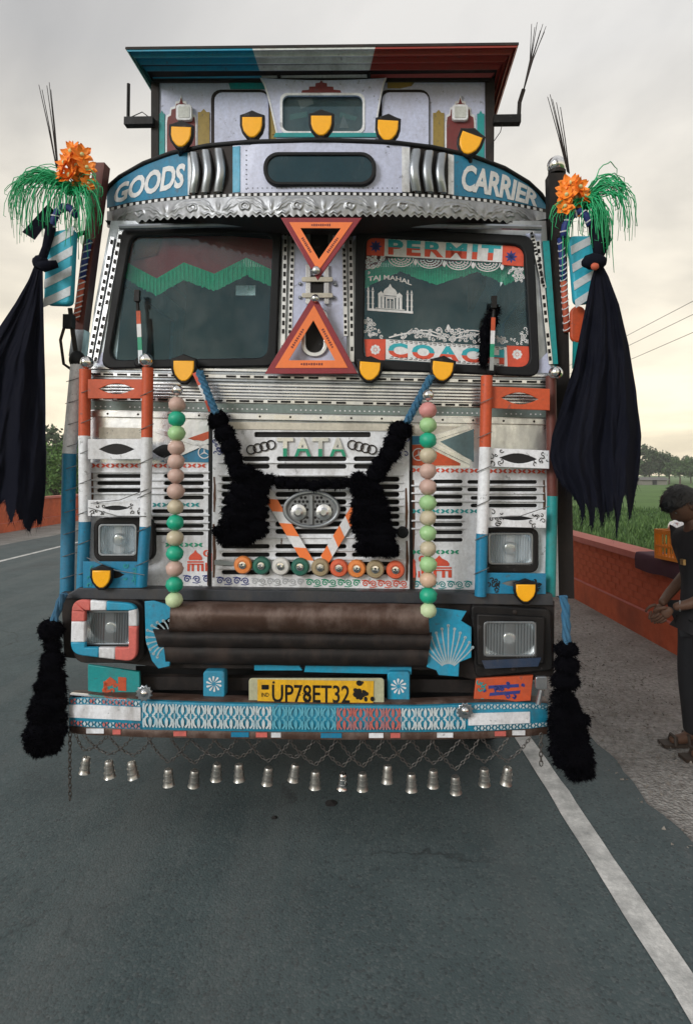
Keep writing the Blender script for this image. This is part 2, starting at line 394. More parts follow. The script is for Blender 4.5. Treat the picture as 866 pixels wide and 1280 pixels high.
# ================================================================== the place: ground, road, walls, fields, trees
def surf_mat(name, c0, c1, scale, rough=0.9, bump=0.5, bscale=40, dist=0.02, c2=None, s2=0.6, f2=0.5, spec=0.3):
    m = bpy.data.materials.new(name); m.use_nodes = True; t = m.node_tree; N = t.nodes; K = t.links
    b = N['Principled BSDF']; b.inputs['Roughness'].default_value = rough; b.inputs['Specular IOR Level'].default_value = spec
    tc_ = N.new('ShaderNodeTexCoord')
    n = N.new('ShaderNodeTexNoise'); n.inputs['Scale'].default_value = scale; n.inputs['Detail'].default_value = 10; n.inputs['Roughness'].default_value = 0.7
    K.new(tc_.outputs['Object'], n.inputs['Vector'])
    r = N.new('ShaderNodeValToRGB'); K.new(n.outputs[0], r.inputs[0])
    r.color_ramp.elements[0].position = 0.3; r.color_ramp.elements[0].color = c0 + (1,)
    r.color_ramp.elements[1].position = 0.72; r.color_ramp.elements[1].color = c1 + (1,)
    out = r.outputs[0]
    if c2:
        n2 = N.new('ShaderNodeTexNoise'); n2.inputs['Scale'].default_value = s2; n2.inputs['Detail'].default_value = 6; n2.inputs['Roughness'].default_value = 0.62
        K.new(tc_.outputs['Object'], n2.inputs['Vector'])
        r2_ = N.new('ShaderNodeValToRGB'); K.new(n2.outputs[0], r2_.inputs[0])
        r2_.color_ramp.elements[0].position = 0.42; r2_.color_ramp.elements[0].color = (0, 0, 0, 1)
        r2_.color_ramp.elements[1].position = 0.70; r2_.color_ramp.elements[1].color = (f2, f2, f2, 1)
        mx = N.new('ShaderNodeMix'); mx.data_type = 'RGBA'; K.new(r2_.outputs[0], mx.inputs[0]); K.new(out, mx.inputs[6]); mx.inputs[7].default_value = c2 + (1,)
        out = mx.outputs[2]
    K.new(out, b.inputs['Base Color'])
    v = N.new('ShaderNodeTexVoronoi'); v.inputs['Scale'].default_value = bscale; K.new(tc_.outputs['Object'], v.inputs['Vector'])
    n3 = N.new('ShaderNodeTexNoise'); n3.inputs['Scale'].default_value = bscale * 0.35; n3.inputs['Detail'].default_value = 6; K.new(tc_.outputs['Object'], n3.inputs['Vector'])
    ad = N.new('ShaderNodeMath'); ad.operation = 'ADD'; K.new(v.outputs[0], ad.inputs[0]); K.new(n3.outputs[0], ad.inputs[1])
    bp = N.new('ShaderNodeBump'); bp.inputs['Strength'].default_value = bump; bp.inputs['Distance'].default_value = dist
    K.new(ad.outputs[0], bp.inputs['Height']); K.new(bp.outputs[0], b.inputs['Normal'])
    return m
def asphalt():
    m = bpy.data.materials.new('asphalt'); m.use_nodes = True; t = m.node_tree; N = t.nodes; K = t.links; b = N['Principled BSDF']; b.inputs['Specular IOR Level'].default_value = 0.4
    tc_ = N.new('ShaderNodeTexCoord')
    def nz(scale, det=6, ro=.6, sc=None):
        n = N.new('ShaderNodeTexNoise'); n.inputs['Scale'].default_value = scale; n.inputs['Detail'].default_value = det; n.inputs['Roughness'].default_value = ro
        if sc: mp = N.new('ShaderNodeMapping'); mp.inputs['Scale'].default_value = sc; K.new(tc_.outputs['Object'], mp.inputs[0]); K.new(mp.outputs[0], n.inputs['Vector'])
        else: K.new(tc_.outputs['Object'], n.inputs['Vector'])
        return n
    def ramp(src, p0, c0, p1, c1):
        r = N.new('ShaderNodeValToRGB'); K.new(src, r.inputs[0]); r.color_ramp.elements[0].position = p0; r.color_ramp.elements[0].color = c0 + (1,); r.color_ramp.elements[1].position = p1; r.color_ramp.elements[1].color = c1 + (1,); return r.outputs[0]
    def mix(f, a, b_):
        x_ = N.new('ShaderNodeMix'); x_.data_type = 'RGBA'; K.new(f, x_.inputs[0]); K.new(a, x_.inputs[6])
        if isinstance(b_, tuple): x_.inputs[7].default_value = b_ + (1,)
        else: K.new(b_, x_.inputs[7])
        return x_.outputs[2]
    K0, W1 = (0, 0, 0), (1, 1, 1)
    col = ramp(nz(2.2, 10, .7).outputs[0], .3, (.046, .068, .073), .72, (.080, .108, .113))
    vo = N.new('ShaderNodeTexVoronoi'); vo.inputs['Scale'].default_value = 95; K.new(tc_.outputs['Object'], vo.inputs['Vector'])
    st = N.new('ShaderNodeSeparateColor'); K.new(vo.outputs['Color'], st.inputs[0])
    col = mix(ramp(st.outputs[0], .80, K0, .84, (.22,)*3), col, (.17, .18, .18))                       # pale chippings
    col = mix(ramp(st.outputs[1], .84, K0, .9, (.5,)*3), col, (.03, .034, .036))                        # dark chippings
    col = mix(ramp(nz(1.0, 5, .6, (2.2, .10, 1)).outputs[0], .50, K0, .70, (.45,)*3), col, (.125, .135, .135))   # dusty tracks along the road
    col = mix(ramp(nz(.7, 4, .5).outputs[0], .60, K0, .68, (.35,)*3), col, (.045, .052, .055))          # old stains
    col = mix(ramp(nz(9, 4, .6).outputs[0], .70, K0, .74, (.6,)*3), col, (.028, .03, .032))             # oil spots
    ds = nz(3.0, 4, .6); vm = N.new('ShaderNodeVectorMath'); vm.operation = 'MULTIPLY_ADD'; K.new(ds.outputs['Color'], vm.inputs[0]); vm.inputs[1].default_value = (.5, .5, 0); K.new(tc_.outputs['Object'], vm.inputs[2])
    cr = N.new('ShaderNodeTexVoronoi'); cr.feature = 'DISTANCE_TO_EDGE'; cr.inputs['Scale'].default_value = .55; K.new(vm.outputs[0], cr.inputs['Vector'])
    ck = ramp(cr.outputs[0], .0025, (.7,)*3, .006, K0)
    ms_ = N.new('ShaderNodeMath'); ms_.operation = 'MULTIPLY'; K.new(ck, ms_.inputs[0]); K.new(ramp(nz(.5, 3).outputs[0], .5, K0, .6, W1), ms_.inputs[1])
    col = mix(ms_.outputs[0], col, (.02, .022, .024))                                                    # hairline cracks
    K.new(col, b.inputs['Base Color'])
    rr = N.new('ShaderNodeMapRange'); K.new(nz(3, 5).outputs[0], rr.inputs[0]); rr.inputs[3].default_value = .62; rr.inputs[4].default_value = .92; K.new(rr.outputs[0], b.inputs['Roughness'])
    ad = N.new('ShaderNodeMath'); ad.operation = 'SUBTRACT'; K.new(nz(140, 3).outputs[0], ad.inputs[0]); K.new(vo.outputs['Distance'], ad.inputs[1])
    bp = N.new('ShaderNodeBump'); bp.inputs['Strength'].default_value = .45; bp.inputs['Distance'].default_value = .003; K.new(ad.outputs[0], bp.inputs['Height']); K.new(bp.outputs[0], b.inputs['Normal'])
    return m
M_ASPH = asphalt()
M_LINE = surf_mat('road_paint', (0.46, 0.47, 0.46), (0.74, 0.74, 0.72), 60, 0.7, 0.35, 140, 0.003, (0.20, 0.21, 0.21), 7.0, 0.75)
M_DIRT = surf_mat('dusty_verge', (0.15, 0.145, 0.137), (0.46, 0.45, 0.425), 26, 0.95, 0.8, 55, 0.02, (0.12, 0.11, 0.10), 1.6, 0.6)
M_FIELD = surf_mat('field', (0.075, 0.15, 0.035), (0.14, 0.26, 0.06), 0.5, 0.95, 0.6, 3, 0.2, (0.05, 0.10, 0.03), 0.05, 0.7)
M_WALL = surf_mat('red_wall_paint', (0.47, 0.098, 0.042), (0.62, 0.155, 0.07), 9, 0.85, 0.35, 70, 0.006, (0.17, 0.055, 0.04), 1.2, 0.6)
M_WALLT = surf_mat('faded_red_coping', (0.46, 0.15, 0.125), (0.56, 0.22, 0.185), 8, 0.85, 0.35, 60, 0.006, (0.38, 0.15, 0.12), 1.0, 0.6)
M_BRICK = surf_mat('painted_brick', (0.45, 0.093, 0.04), (0.59, 0.145, 0.065), 11, 0.85, 0.4, 60, 0.006, (0.16, 0.05, 0.036), 2.0, 0.6)

def setting(name, bm, m, parent=None):
    o = bm.build(name, m, parent); o['kind'] = 'structure'; return o
g = MB(); g.add([(-1800, -300, -0.85), (1800, -300, -0.85), (1800, 2600, -0.85), (-1800, 2600, -0.85)], [(0, 1, 2, 3)])
setting('ground', g, M_FIELD)
# verges: raised bank the road runs on
def sheet(xs, zs, ys, jit=None):
    b = MB(); vv = []; ff = []; n = len(xs)
    for j, y in enumerate(ys):
        for i, (x_, z_) in enumerate(zip(xs, zs)):
            dx = jit(i, y) if jit else 0
            vv.append((x_ + dx, y, z_))
    for j in range(len(ys) - 1):
        for i in range(n - 1): ff.append((j*n+i, j*n+i+1, (j+1)*n+i+1, (j+1)*n+i))
    b.add(vv, ff); return b
ysl = [-12 + 0.12 * i for i in range(260)] + [20 + 4 * i for i in range(120)]
setting('verge', sheet([1.2, 1.9, 3.2, 3.6, 6.5], [-0.008, -0.004, 0.0, -0.03, -0.86], [-12, 0, 20, 60, 160, 480]), M_DIRT)
setting('verge', sheet([-13.8, -11.2, -10.7, -8.0], [-0.86, -0.03, -0.004, -0.004], [-12, 0, 20, 60, 160, 480]), M_DIRT)
def rag(i, y):
    if i == 1: return 0.10 * noise.noise(Vector((3.1, y * 0.9, 0))) + 0.05 * noise.noise(Vector((9, y * 4.0, 0)))
    if i == 0: return 0.15 * noise.noise(Vector((5.7, y * 0.6, 2)))
    return 0
setting('road', sheet([-8.8, 1.60], [0.002, 0.002], ysl, rag), M_ASPH)
setting('road_marking', sheet([1.09, 1.205], [0.006, 0.006], ysl, lambda i, y: .008*noise.noise(Vector((i*7, y*3, 1))) + .005*noise.noise(Vector((i*7, y*14, 4)))), M_LINE)
setting('road_marking', sheet([-7.27, -7.15], [0.006, 0.006], [-12, 480]), M_LINE)
# dry crumbs of gravel and grit on the verge
gr = MB(); rnd = random.Random(3)
for i in range(5200):
    y_ = rnd.uniform(2.2, 11); x_ = rnd.triangular(1.45, 3.15, 1.9); s_ = rnd.uniform(0.004, 0.015) * (1 + 0.5 * (rnd.random() < 0.04))
    c = Vector((x_, y_, s_ * 0.3)); q = [c + Vector((rnd.uniform(-1, 1), rnd.uniform(-1, 1), rnd.uniform(-.2, 1))).normalized() * s_ for _ in range(4)]
    gr.add(q, [(0, 1, 2), (0, 2, 3), (0, 3, 1), (1, 3, 2)])
go = gr.build('gravel', surf_mat('grit', (0.10, 0.095, 0.085), (0.3, 0.28, 0.25), 20, 0.95, 0.2)); go['kind'] = 'stuff'
tag(go, 'loose grit scattered over the dusty verge by the red wall', 'gravel')
# flattened dark speck of tar on the asphalt in front of the truck
tp = G(414, 1004, 0.004); tb = MB(); pts = [(0, 0, 0.012)]
for i in range(14):
    a = 2 * math.pi * i / 14; r_ = 0.028 * (1 + 0.35 * noise.noise(Vector((math.cos(a) * 2, math.sin(a) * 2, 5)))); pts.append((r_ * math.cos(a) * 1.2, r_ * math.sin(a) * 1.3, 0))
tb.add(pts, [(0, 1 + i, 1 + (i + 1) % 14) for i in range(14)])
to = tb.build('tar_clod', M_VOID); to.location = tp; tag(to, 'small dark clod lying on the bare asphalt before the truck', 'clod')
tp = G(347, 883 + 140, 0.004); t2 = to.copy(); COL.objects.link(t2); t2.location = G(343, 1022, .004); t2.scale = (.5, .5, .6); tag(t2, 'tiny dark speck on the asphalt below the bell chain', 'clod')
# walls
def wall(name, x_face, side, label, y0, y1, h=0.90, th=0.24):
    r_ = empty(name, (x_face, y0, 0), label, 'wall')
    L_ = y1 - y0; sg = side
    def b3(n, x0, x1, z0, z1, m, ya=0.0, yb=L_):
        q = MB(); q.box((min(sg*x0, sg*x1), ya, z0), (max(sg*x0, sg*x1), yb, z1)); return q.build(n, m, r_)
    b3('core', 0.012, th, -0.3, h - 0.075, M_WALL)
    b3('plinth', -0.035, 0.03, -0.3, 0.275, M_WALL)
    b3('plinth_edge', -0.032, 0.03, 0.277, 0.285, M_WALLT)
    b3('coping', -0.035, th + 0.035, h - 0.073, h, M_WALLT)
    return r_
wr = wall('parapet_wall', 3.22, 1, 'low red painted brick parapet wall along the dusty verge beside the person', -6, 90)
wl = wall('parapet_wall', -10.72, -1, 'low faded red parapet wall across the road beyond the far white line', -2, 130, 1.02)
# single bricks of the right-hand wall where they can be told apart
bm_ = MB(); bm_.box((0, 0.004, 0.004), (0.02, 0.228, 0.069)); bme = None
row = 0; z_ = 0.292
for row in range(7):
    off = 0.118 * (row % 2)
    for k in range(41):
        y_ = 9.0 + off + k * 0.236
        if bme is None:
            o = bm_.build('brick', M_BRICK, wr); bme = o.data
        else:
            o = bpy.data.objects.new('brick', bme); link(o, wr)
        o.location = (0.0065 + 0.003 * rnd.random(), y_, z_)
    z_ += 0.0755
# dark purple cloth laid over the coping
cv = []; cf = []; nu, nv = 40, 22
for i in range(nu + 1):
    Y = 6.95 - 3.4 * i / nu
    prof = [(-0.045, 0.73 + 0.04 * noise.noise(Vector((Y * 2, 1, 0)))), (-0.05, 0.80), (-0.045, 0.88), (-0.03, 0.912), (0.10, 0.912), (0.25, 0.912), (0.29, 0.88), (0.295, 0.7)]
    for j in range(nv + 1):
        t = j / nv * (len(prof) - 1); k = min(int(t), len(prof) - 2); f_ = t - k
        x_ = prof[k][0] + (prof[k+1][0] - prof[k][0]) * f_; zz = prof[k][1] + (prof[k+1][1] - prof[k][1]) * f_
        nz = noise.noise(Vector((Y * 6, j * .35, 3))) * 0.012
        cv.append((3.22 + x_ - abs(nz) * (1 if j < 9 else 0), Y, zz + abs(nz) * (1 if 8 < j < 16 else 0)))
for i in range(nu):
    for j in range(nv): cf.append((i*(nv+1)+j, i*(nv+1)+j+1, (i+1)*(nv+1)+j+1, (i+1)*(nv+1)+j))
pc = mk('cloth', cv, cf, mat('dark_purple_cloth', (0.055, 0.010, 0.032), 0.9, dirt=0.3, bump=0.5, bscale=300), None, True)
tag(pc, 'dark purple cloth draped over the coping of the red wall', 'cloth')
# orange plastic crate on the cloth
def crate(loc, rz):
    r_ = empty('plastic_crate', loc, 'orange plastic fruit crate standing on the purple cloth on the wall', 'crate'); r_.rotation_euler = (0, 0, rz)
    mo = mat('orange_plastic', (0.78, 0.27, 0.015), 0.45, dirt=0.3, dcol=(0.35, 0.13, 0.03))
    lx, ly, h, t = 0.52, 0.36, 0.30, 0.018
    q = MB(); q.box((-lx/2+t, -ly/2+t, 0), (lx/2-t, ly/2-t, 0.02)); q.build('base', mo, r_)
    for sx in (-1, 1):
        for sy in (-1, 1): q = MB(); q.box((sx*lx/2-(.03 if sx > 0 else 0), sy*ly/2-(.03 if sy > 0 else 0), 0), (sx*lx/2+(.03 if sx < 0 else 0), sy*ly/2+(.03 if sy < 0 else 0), h)); q.build('corner_post', mo, r_)
    for sy in (-1, 1):
        for z0, z1 in ((0, .035), (.12, .14), (h-.045, h)):
            q = MB(); y_ = sy*(ly/2-.008); q.box((-lx/2+.031, y_-.007, z0), (lx/2-.031, y_+.007, z1)); q.build('rail', mo, r_)
        for k in range(9):
            x_ = -lx/2 + .055 + k * (lx-.11)/8; q = MB(); q.box((x_-.007, y_-.005, .036), (x_+.007, y_+.005, h-.046)); q.build('slat', mo, r_)
    for sx in (-1, 1):
        for z0, z1 in ((0, .035), (.12, .14), (h-.045, h)):
            q = MB(); x_ = sx*(lx/2-.008); q.box((x_-.007, -ly/2+.031, z0), (x_+.007, ly/2-.031, z1)); q.build('rail', mo, r_)
        for k in range(6):
            y_ = -ly/2 + .055 + k * (ly-.11)/5; q = MB(); q.box((x_-.005, y_-.007, .036), (x_+.005, y_+.007, h-.046)); q.build('slat', mo, r_)
    return r_
crate((3.40, 6.25, 0.917), rad(8))
# crumpled foil bag lying in the crate
fb = MB(); fb.ball((0, 0, .07), (.17, .11, .09), 16, 10, 0, lambda u: 1 + .22 * noise.noise(u * 3) + .1 * noise.noise(u * 8))
fo = fb.build('foil_bag', mat('silver_foil', (.75, .75, .76), .3, .9, dirt=.1)); fo.location = (3.36, 6.25, 1.17); tag(fo, 'crumpled silver bag showing above the rim of the orange crate', 'bag')

# ---------------------------------------------------------- vegetation
def leaf_mat(name, c0, c1):
    m = bpy.data.materials.new(name); m.use_nodes = True; t = m.node_tree; N = t.nodes; K = t.links; b = N['Principled BSDF']
    gq = N.new('ShaderNodeNewGeometry'); oi = N.new('ShaderNodeObjectInfo')
    r = N.new('ShaderNodeValToRGB'); K.new(gq.outputs['Random Per Island'], r.inputs[0])
    r.color_ramp.elements[0].color = c0 + (1,); r.color_ramp.elements[1].color = c1 + (1,)
    h = N.new('ShaderNodeHueSaturation'); K.new(r.outputs[0], h.inputs['Color'])
    mr = N.new('ShaderNodeMapRange'); K.new(oi.outputs['Random'], mr.inputs[0]); mr.inputs[3].default_value = 0.7; mr.inputs[4].default_value = 1.25; K.new(mr.outputs[0], h.inputs['Value'])
    K.new(h.outputs[0], b.inputs['Base Color']); b.inputs['Roughness'].default_value = 0.65; b.inputs['Specular IOR Level'].default_value = 0.25
    return m
M_LEAF = leaf_mat('dark_leaves', (0.03, 0.06, 0.022), (0.075, 0.125, 0.045))
M_LEAF2 = leaf_mat('fresh_leaves', (0.035, 0.085, 0.022), (0.11, 0.20, 0.055))
M_BARK = mat('bark', (0.09, 0.065, 0.045), 0.9, dirt=0.4, bump=0.8, bscale=30)
def crown_mesh(seed, rx, rz, zc_, nclump, nleaf, ls):
    r = random.Random(seed); b = MB()
    for c in range(nclump):
        while True:
            p = Vector((r.uniform(-1, 1), r.uniform(-1, 1), r.uniform(-1, 1)))
            if 0.25 < p.length < 1: break
        if p.z < -0.6: p.z *= 0.6
        cc = Vector((p.x * rx, p.y * rx, zc_ + p.z * rz)); cr_ = r.uniform(0.18, 0.34) * rx
        for k in range(nleaf):
            u = Vector((r.gauss(0, 1), r.gauss(0, 1), r.gauss(0, .8)));  u *= r.random() ** 0.4 / u.length
            q = cc + u * cr_; n_ = Vector((r.gauss(0, 1), r.gauss(0, 1), r.gauss(0.6, 1))).normalized()
            t_ = n_.orthogonal().normalized(); t_.rotate(Matrix.Rotation(r.uniform(0, 6.28), 3, n_)); s2 = n_.cross(t_); l = ls * r.uniform(.6, 1.3)
            b.add([q - t_*l*.5, q + s2*l*.28, q + t_*l*.5, q - s2*l*.28], [(0, 1, 2, 3)])
    return b
def tree(name, loc, seed, h, rx, label, group, m, nclump=46, nleaf=46, ls=0.35, share=None):
    r_ = empty(name, loc, label, 'tree', group); rr = random.Random(seed)
    if share:
        for n_, me in share.items(): o = bpy.data.objects.new(n_, me); link(o, r_)
        s_ = rr.uniform(.85, 1.15); r_.scale = (s_ * rr.uniform(.9, 1.2), s_, s_ * rr.uniform(.85, 1.15)); r_.rotation_euler = (0, 0, rr.uniform(0, 6.28)); return r_
    t = MB(); top = Vector((rr.uniform(-.2, .2), rr.uniform(-.2, .2), h * .62))
    t.tube([(0, 0, -.3), (.02*h, 0, h*.2), top*.7, top], [h*.032, h*.026, h*.018, h*.008], 8)
    for k in range(6):
        a = 2 * math.pi * k / 6 + rr.uniform(-.3, .3); z0 = h * rr.uniform(.25, .5); e_ = Vector((math.cos(a)*rx*.75, math.sin(a)*rx*.75, h*rr.uniform(.5, .85)))
        t.tube([(0, 0, z0), Vector((0, 0, z0)).lerp(e_, .5) + Vector((0, 0, -.04*h)), e_], [h*.014, h*.010, h*.004], 6)
    t.build('trunk', M_BARK, r_)
    crown_mesh(seed, rx, h * .40, h * .60, nclump, nleaf, ls).build('crown', m, r_)
    return r_
protos = []
for k in range(4):
    p = tree('field_tree', (0, 0, 0), 20 + k, 8.5, 3.6 + .4 * k, 'x', 'x', M_LEAF, 52, 40, 0.75)
    protos.append({c.name.split('.')[0]: c.data for c in p.children})
    for c in list(p.children): bpy.data.objects.remove(c)
    bpy.data.objects.remove(p)
rt = random.Random(11)
k = 0
for px in list(range(704, 900, 11)) + list(range(906, 1300, 18)):
    Y = rt.uniform(165, 240); X = (px - 440) / 768 * Y + rt.uniform(-1, 1)
    tree('field_tree', (X, Y, -0.85), 100 + k, 8, 4, 'dark leafy tree in the belt beyond the green field', 'trees in the belt beyond the green field', M_LEAF, share=protos[k % 4]); k += 1
for px in list(range(-320, -44, 20)) + list(range(-40, 96, 9)) + list(range(110, 420, 26)):
    Y = rt.uniform(95, 150); X = (px - 440) / 768 * Y
    tree('field_tree', (X, Y, -0.85), 200 + k, 8, 4, 'dark leafy tree in the far row past the faded red wall', 'trees in the far row past the faded red wall', M_LEAF, share=protos[k % 4]); k += 1
# nearer bushy trees just over the left wall
tree('roadside_tree', (-15.9, 33.0, -0.85), 301, 4.4, 1.7, 'tall bushy green tree close behind the faded red wall', None, M_LEAF2, 60, 60, 0.20)
tree('roadside_tree', (-20.6, 38.0, -0.85), 302, 3.6, 1.8, 'low rounded green tree behind the faded red wall under the black cloth', None, M_LEAF2, 60, 50, 0.22)
# rank weeds on the bank behind the right wall
wd = MB(); rw = random.Random(5)
for i in range(16000):
    Y = rw.uniform(7, 46); X = rw.triangular(3.9, 4.0 + Y * .55, 4.5 + Y * .2)
    hh = rw.uniform(.15, .5) * (1.0 + .7 * noise.noise(Vector((X * .5, Y * .35, 0)))); z0 = -0.86 if X > 6.5 else -0.03 - .83 * (X - 3.6) / 2.9
    for k in range(4):
        a = rw.uniform(0, 6.28); dx, dy = math.cos(a), math.sin(a); s_ = rw.uniform(.018, .05); b0 = Vector((X + rw.uniform(-.2, .2), Y + rw.uniform(-.2, .2), z0 + hh * rw.uniform(0, .6)))
        tp_ = b0 + Vector((dx * s_ * 2.5, dy * s_ * 2.5, hh * rw.uniform(.35, .6)))
        wd.add([b0 - Vector((dy, -dx, 0)) * s_, b0 + Vector((dy, -dx, 0)) * s_, tp_], [(0, 1, 2)])
wo_ = wd.build('weeds', M_LEAF2); wo_['kind'] = 'stuff'; tag(wo_, 'rank green weeds on the bank behind the red wall', 'weeds')
# grass tufts and bushes behind the left wall
wd = MB()
for i in range(2200):
    Y = rw.uniform(14, 60); X = rw.uniform(-22, -12.2); z0 = -0.86; hh = rw.uniform(.8, 2.1)
    for k in range(4):
        a = rw.uniform(0, 6.28); dx, dy = math.cos(a), math.sin(a); s_ = rw.uniform(.08, .16); b0 = Vector((X + rw.uniform(-.3, .3), Y + rw.uniform(-.3, .3), z0 + hh * rw.uniform(0, .7)))
        tp_ = b0 + Vector((dx * s_ * 2, dy * s_ * 2, hh * .3)); wd.add([b0 - Vector((dy, -dx, 0)) * s_, b0 + Vector((dy, -dx, 0)) * s_, tp_], [(0, 1, 2)])
wo_ = wd.build('undergrowth', M_LEAF2); wo_['kind'] = 'stuff'; tag(wo_, 'dense green undergrowth behind the faded red wall', 'undergrowth')
# grey hut at the edge of the field
hr = empty('field_hut', tuple(G(815, 606, -0.85)), 'small grey hut in front of the tree belt beyond the green field', 'hut')
q = MB(); q.box((-4, -2, 0), (3, 2, 1.3)); q.build('wall', mat('hut_wall', (.20, .19, .17), .9), hr)
q = MB(); q.add([(-4.4, -2.6, 1.32), (3.4, -2.6, 1.32), (3.4, 2.6, 1.32), (-4.4, 2.6, 1.32), (-4.4, 0, 2.1), (3.4, 0, 2.1)], [(0, 1, 5, 4), (2, 3, 4, 5), (0, 4, 3), (1, 2, 5), (0, 3, 2, 1)]); q.build('roof', mat('hut_roof', (.17, .165, .16), .9), hr)
q = MB(); q.box((-1, -2.04, 0.02), (0.2, -2.003, 1.4)); q.build('door', M_VOID, hr)
# overhead cables along the road and the pole that carries them
M_CABLE = mat('cable', (0.03, 0.03, 0.032), 0.6)
for i, (xx, zz) in enumerate(((8.3, 5.85), (8.3, 5.55), (8.45, 5.2))):
    c = MB(); c.tube([(xx, 2 + j * 4, zz + 0.35 * (((j * 4 + 2 - 36) / 36) ** 2 - 1) * (.6 + .1 * i) + .3) for j in range(18)], 0.007, 5)
    o = c.build('overhead_cable', M_CABLE); tag(o, ['topmost black overhead cable above the field side wall', 'middle black overhead cable above the field side wall', 'lowest black overhead cable above the field side wall'][i], 'cable', 'overhead cables')
pr = empty('utility_pole', (8.35, 70.3, -0.85), 'grey concrete utility pole carrying the overhead cables', 'pole')
q = MB(); q.tube([(0, 0, 0), (0, 0, 7.6)], [.16, .10], 10); q.build('post', mat('concrete', (.32, .31, .29), .9), pr)
q = MB(); q.box((-.6, -.04, 6.85), (.6, .04, 6.95)); q.build('crossarm', M_STEEL, pr)

# thin evening haze over the fields
hz = MB(); hz.box((-420, -60, -2.0), (420, 420, 14.0))
hm = bpy.data.materials.new('haze'); hm.use_nodes = True; hm.node_tree.nodes.clear()
_ho = hm.node_tree.nodes.new('ShaderNodeOutputMaterial'); _hv = hm.node_tree.nodes.new('ShaderNodeVolumePrincipled'); _hv.inputs['Color'].default_value = (.9, .92, .95, 1); _hv.inputs['Density'].default_value = 0.0007
hm.node_tree.links.new(_hv.outputs[0], _ho.inputs['Volume'])
hzo = hz.build('haze', hm); hzo['kind'] = 'stuff'
# ================================================================== the truck
truck = thing('truck', 'decorated goods carrier truck with white, blue and orange painted front parked on the road', 'truck')
T = truck
def V(px): return 0.5 * abs((px - 405) / 278.0) ** 2.6
DV = -0.08
# ---- cab shell -------------------------------------------------------------
sil = [(108, 462), (119, 380), (139, 276), (682, 276), (688, 380), (693, 470), (691, 746), (97, 744), (104, 560)]
PL = rpoly([(164, 294), (341, 292), (334, 447), (136, 450)], [12, 12, 14, 16])
PR = rpoly([(457, 295), (655, 306), (663, 459), (454, 449)], [12, 16, 16, 12])
def off(pts, k):
    c = Vector((sum(p[0] for p in pts)/len(pts), sum(p[1] for p in pts)/len(pts)))
    o = []
    for p in pts:
        v = Vector(p) - c; o.append((p[0] + k * (1 if v.x > 0 else -1) * min(1, abs(v.x)/70), p[1] + k * (1 if v.y > 0 else -1) * min(1, abs(v.y)/50)))
    return o
flat('cab_front', [sil, off(PL, 2), off(PR, 2)], 0.24, 0.03, M_ALUD, T)
# cab sides, floor, back and roof
a = L(112, 462, .27); b = L(688, 470, .27); xl, xr = a.x + .02, b.x - .02
vl, vr = L(141, 268, .40).x + .05, L(680, 272, .40).x - .05
for x0, x1, sg in ((xl, vl, 1), (xr, vr, -1)):          # door side with its window opening
    zt = 3.06; fx = lambda z: x0 + (x1 - x0) * (z - .75) / (zt - .75)
    out_ = [(.275, .75), (1.55, .75), (1.55, zt), (.275, zt)]; inn = [(.36, 2.12), (1.25, 2.12), (1.25, 2.82), (.36, 2.82)]
    vv = [Vector((fx(z) + k * sg * .03, y, z)) for k in (0, 1) for y, z in out_ + inn]; ff = []
    for a_ in range(4):
        b_ = (a_ + 1) % 4; ff += [(a_, b_, 4 + b_, 4 + a_), (8 + a_, 12 + a_, 12 + b_, 8 + b_), (a_, 8 + a_, 8 + b_, b_), (4 + a_, 4 + b_, 12 + b_, 12 + a_)]
    cs_ = mk('cab_side', vv, ff, M_BLUE, T)
    mk('side_window', [v + Vector((sg*.013, 0, 0)) for v in vv[4:8]] + [v + Vector((sg*.017, 0, 0)) for v in vv[4:8]], [(0, 1, 2, 3), (7, 6, 5, 4)], M_TINT if sg > 0 else M_GLASS, cs_)
q = MB(); q.box((xl + .031, 1.45, .75), (xr - .031, 1.55, 3.27)); q.build('cab_back', mat('cab_lining', (.012, .07, .12), .8), T)
q = MB(); q.box((xl + .031, .275, .75), (xr - .031, 1.449, .85)); q.build('cab_floor', M_VOID, T)
# cab roof: from visor top back to the headboard
top_v = [(132, 243), (136, 233), (150, 221), (180, 204), (215, 191), (260, 182), (310, 177.5), (400, 175), (490, 178), (540, 184), (590, 195), (630, 210), (660, 228), (676, 243), (684, 256)]
vv = []; ff = []
for i, (x_, y_) in enumerate(top_v):
    p = L(x_, y_, DV + V(x_) + .012); p2 = Vector((p.x * .98, 1.56, p.z - .02)); vv += [p, p2]
for i in range(len(top_v) - 1): ff.append((2*i, 2*i+2, 2*i+3, 2*i+1))
mk('cab_roof', vv, ff, M_ALUD, T)
# interior
q = MB(); p = L(140, 440, .3); p2 = L(665, 452, .3)
q.box((xl + .05, .42, 1.7), (xr - .05, .80, p.z - .16)); q.build('dashboard', mat('dash_plastic', (.02, .022, .025), .7), T)
for cx in (-.62, .62):
    q = MB(); q.box((cx - .27, 1.0, 1.3), (cx + .27, 1.38, 1.5)); s_ = q.build('seat', mat('seat_fabric', (.05, .03, .03), .9), T)
    q = MB(); q.box((cx - .26, 1.26, 1.505), (cx + .26, 1.40, 2.35)); q.build('seat_back', MATS['seat_fabric'], s_)
q = MB(); c = Vector((.55, .86, 2.05)); q.tube([c + Vector((.22*math.cos(t*.3142), .12*math.sin(t*.3142), .2*math.sin(t*.3142))) for t in range(20)], .014, 8, closed=True)
q.tube([c, c + Vector((0, -.1, -.3))], .02, 8); q.tube([c - Vector((.21, 0, 0)), c + Vector((.21, 0, 0))], .012, 6); q.build('steering_wheel', M_RUBBER, T)
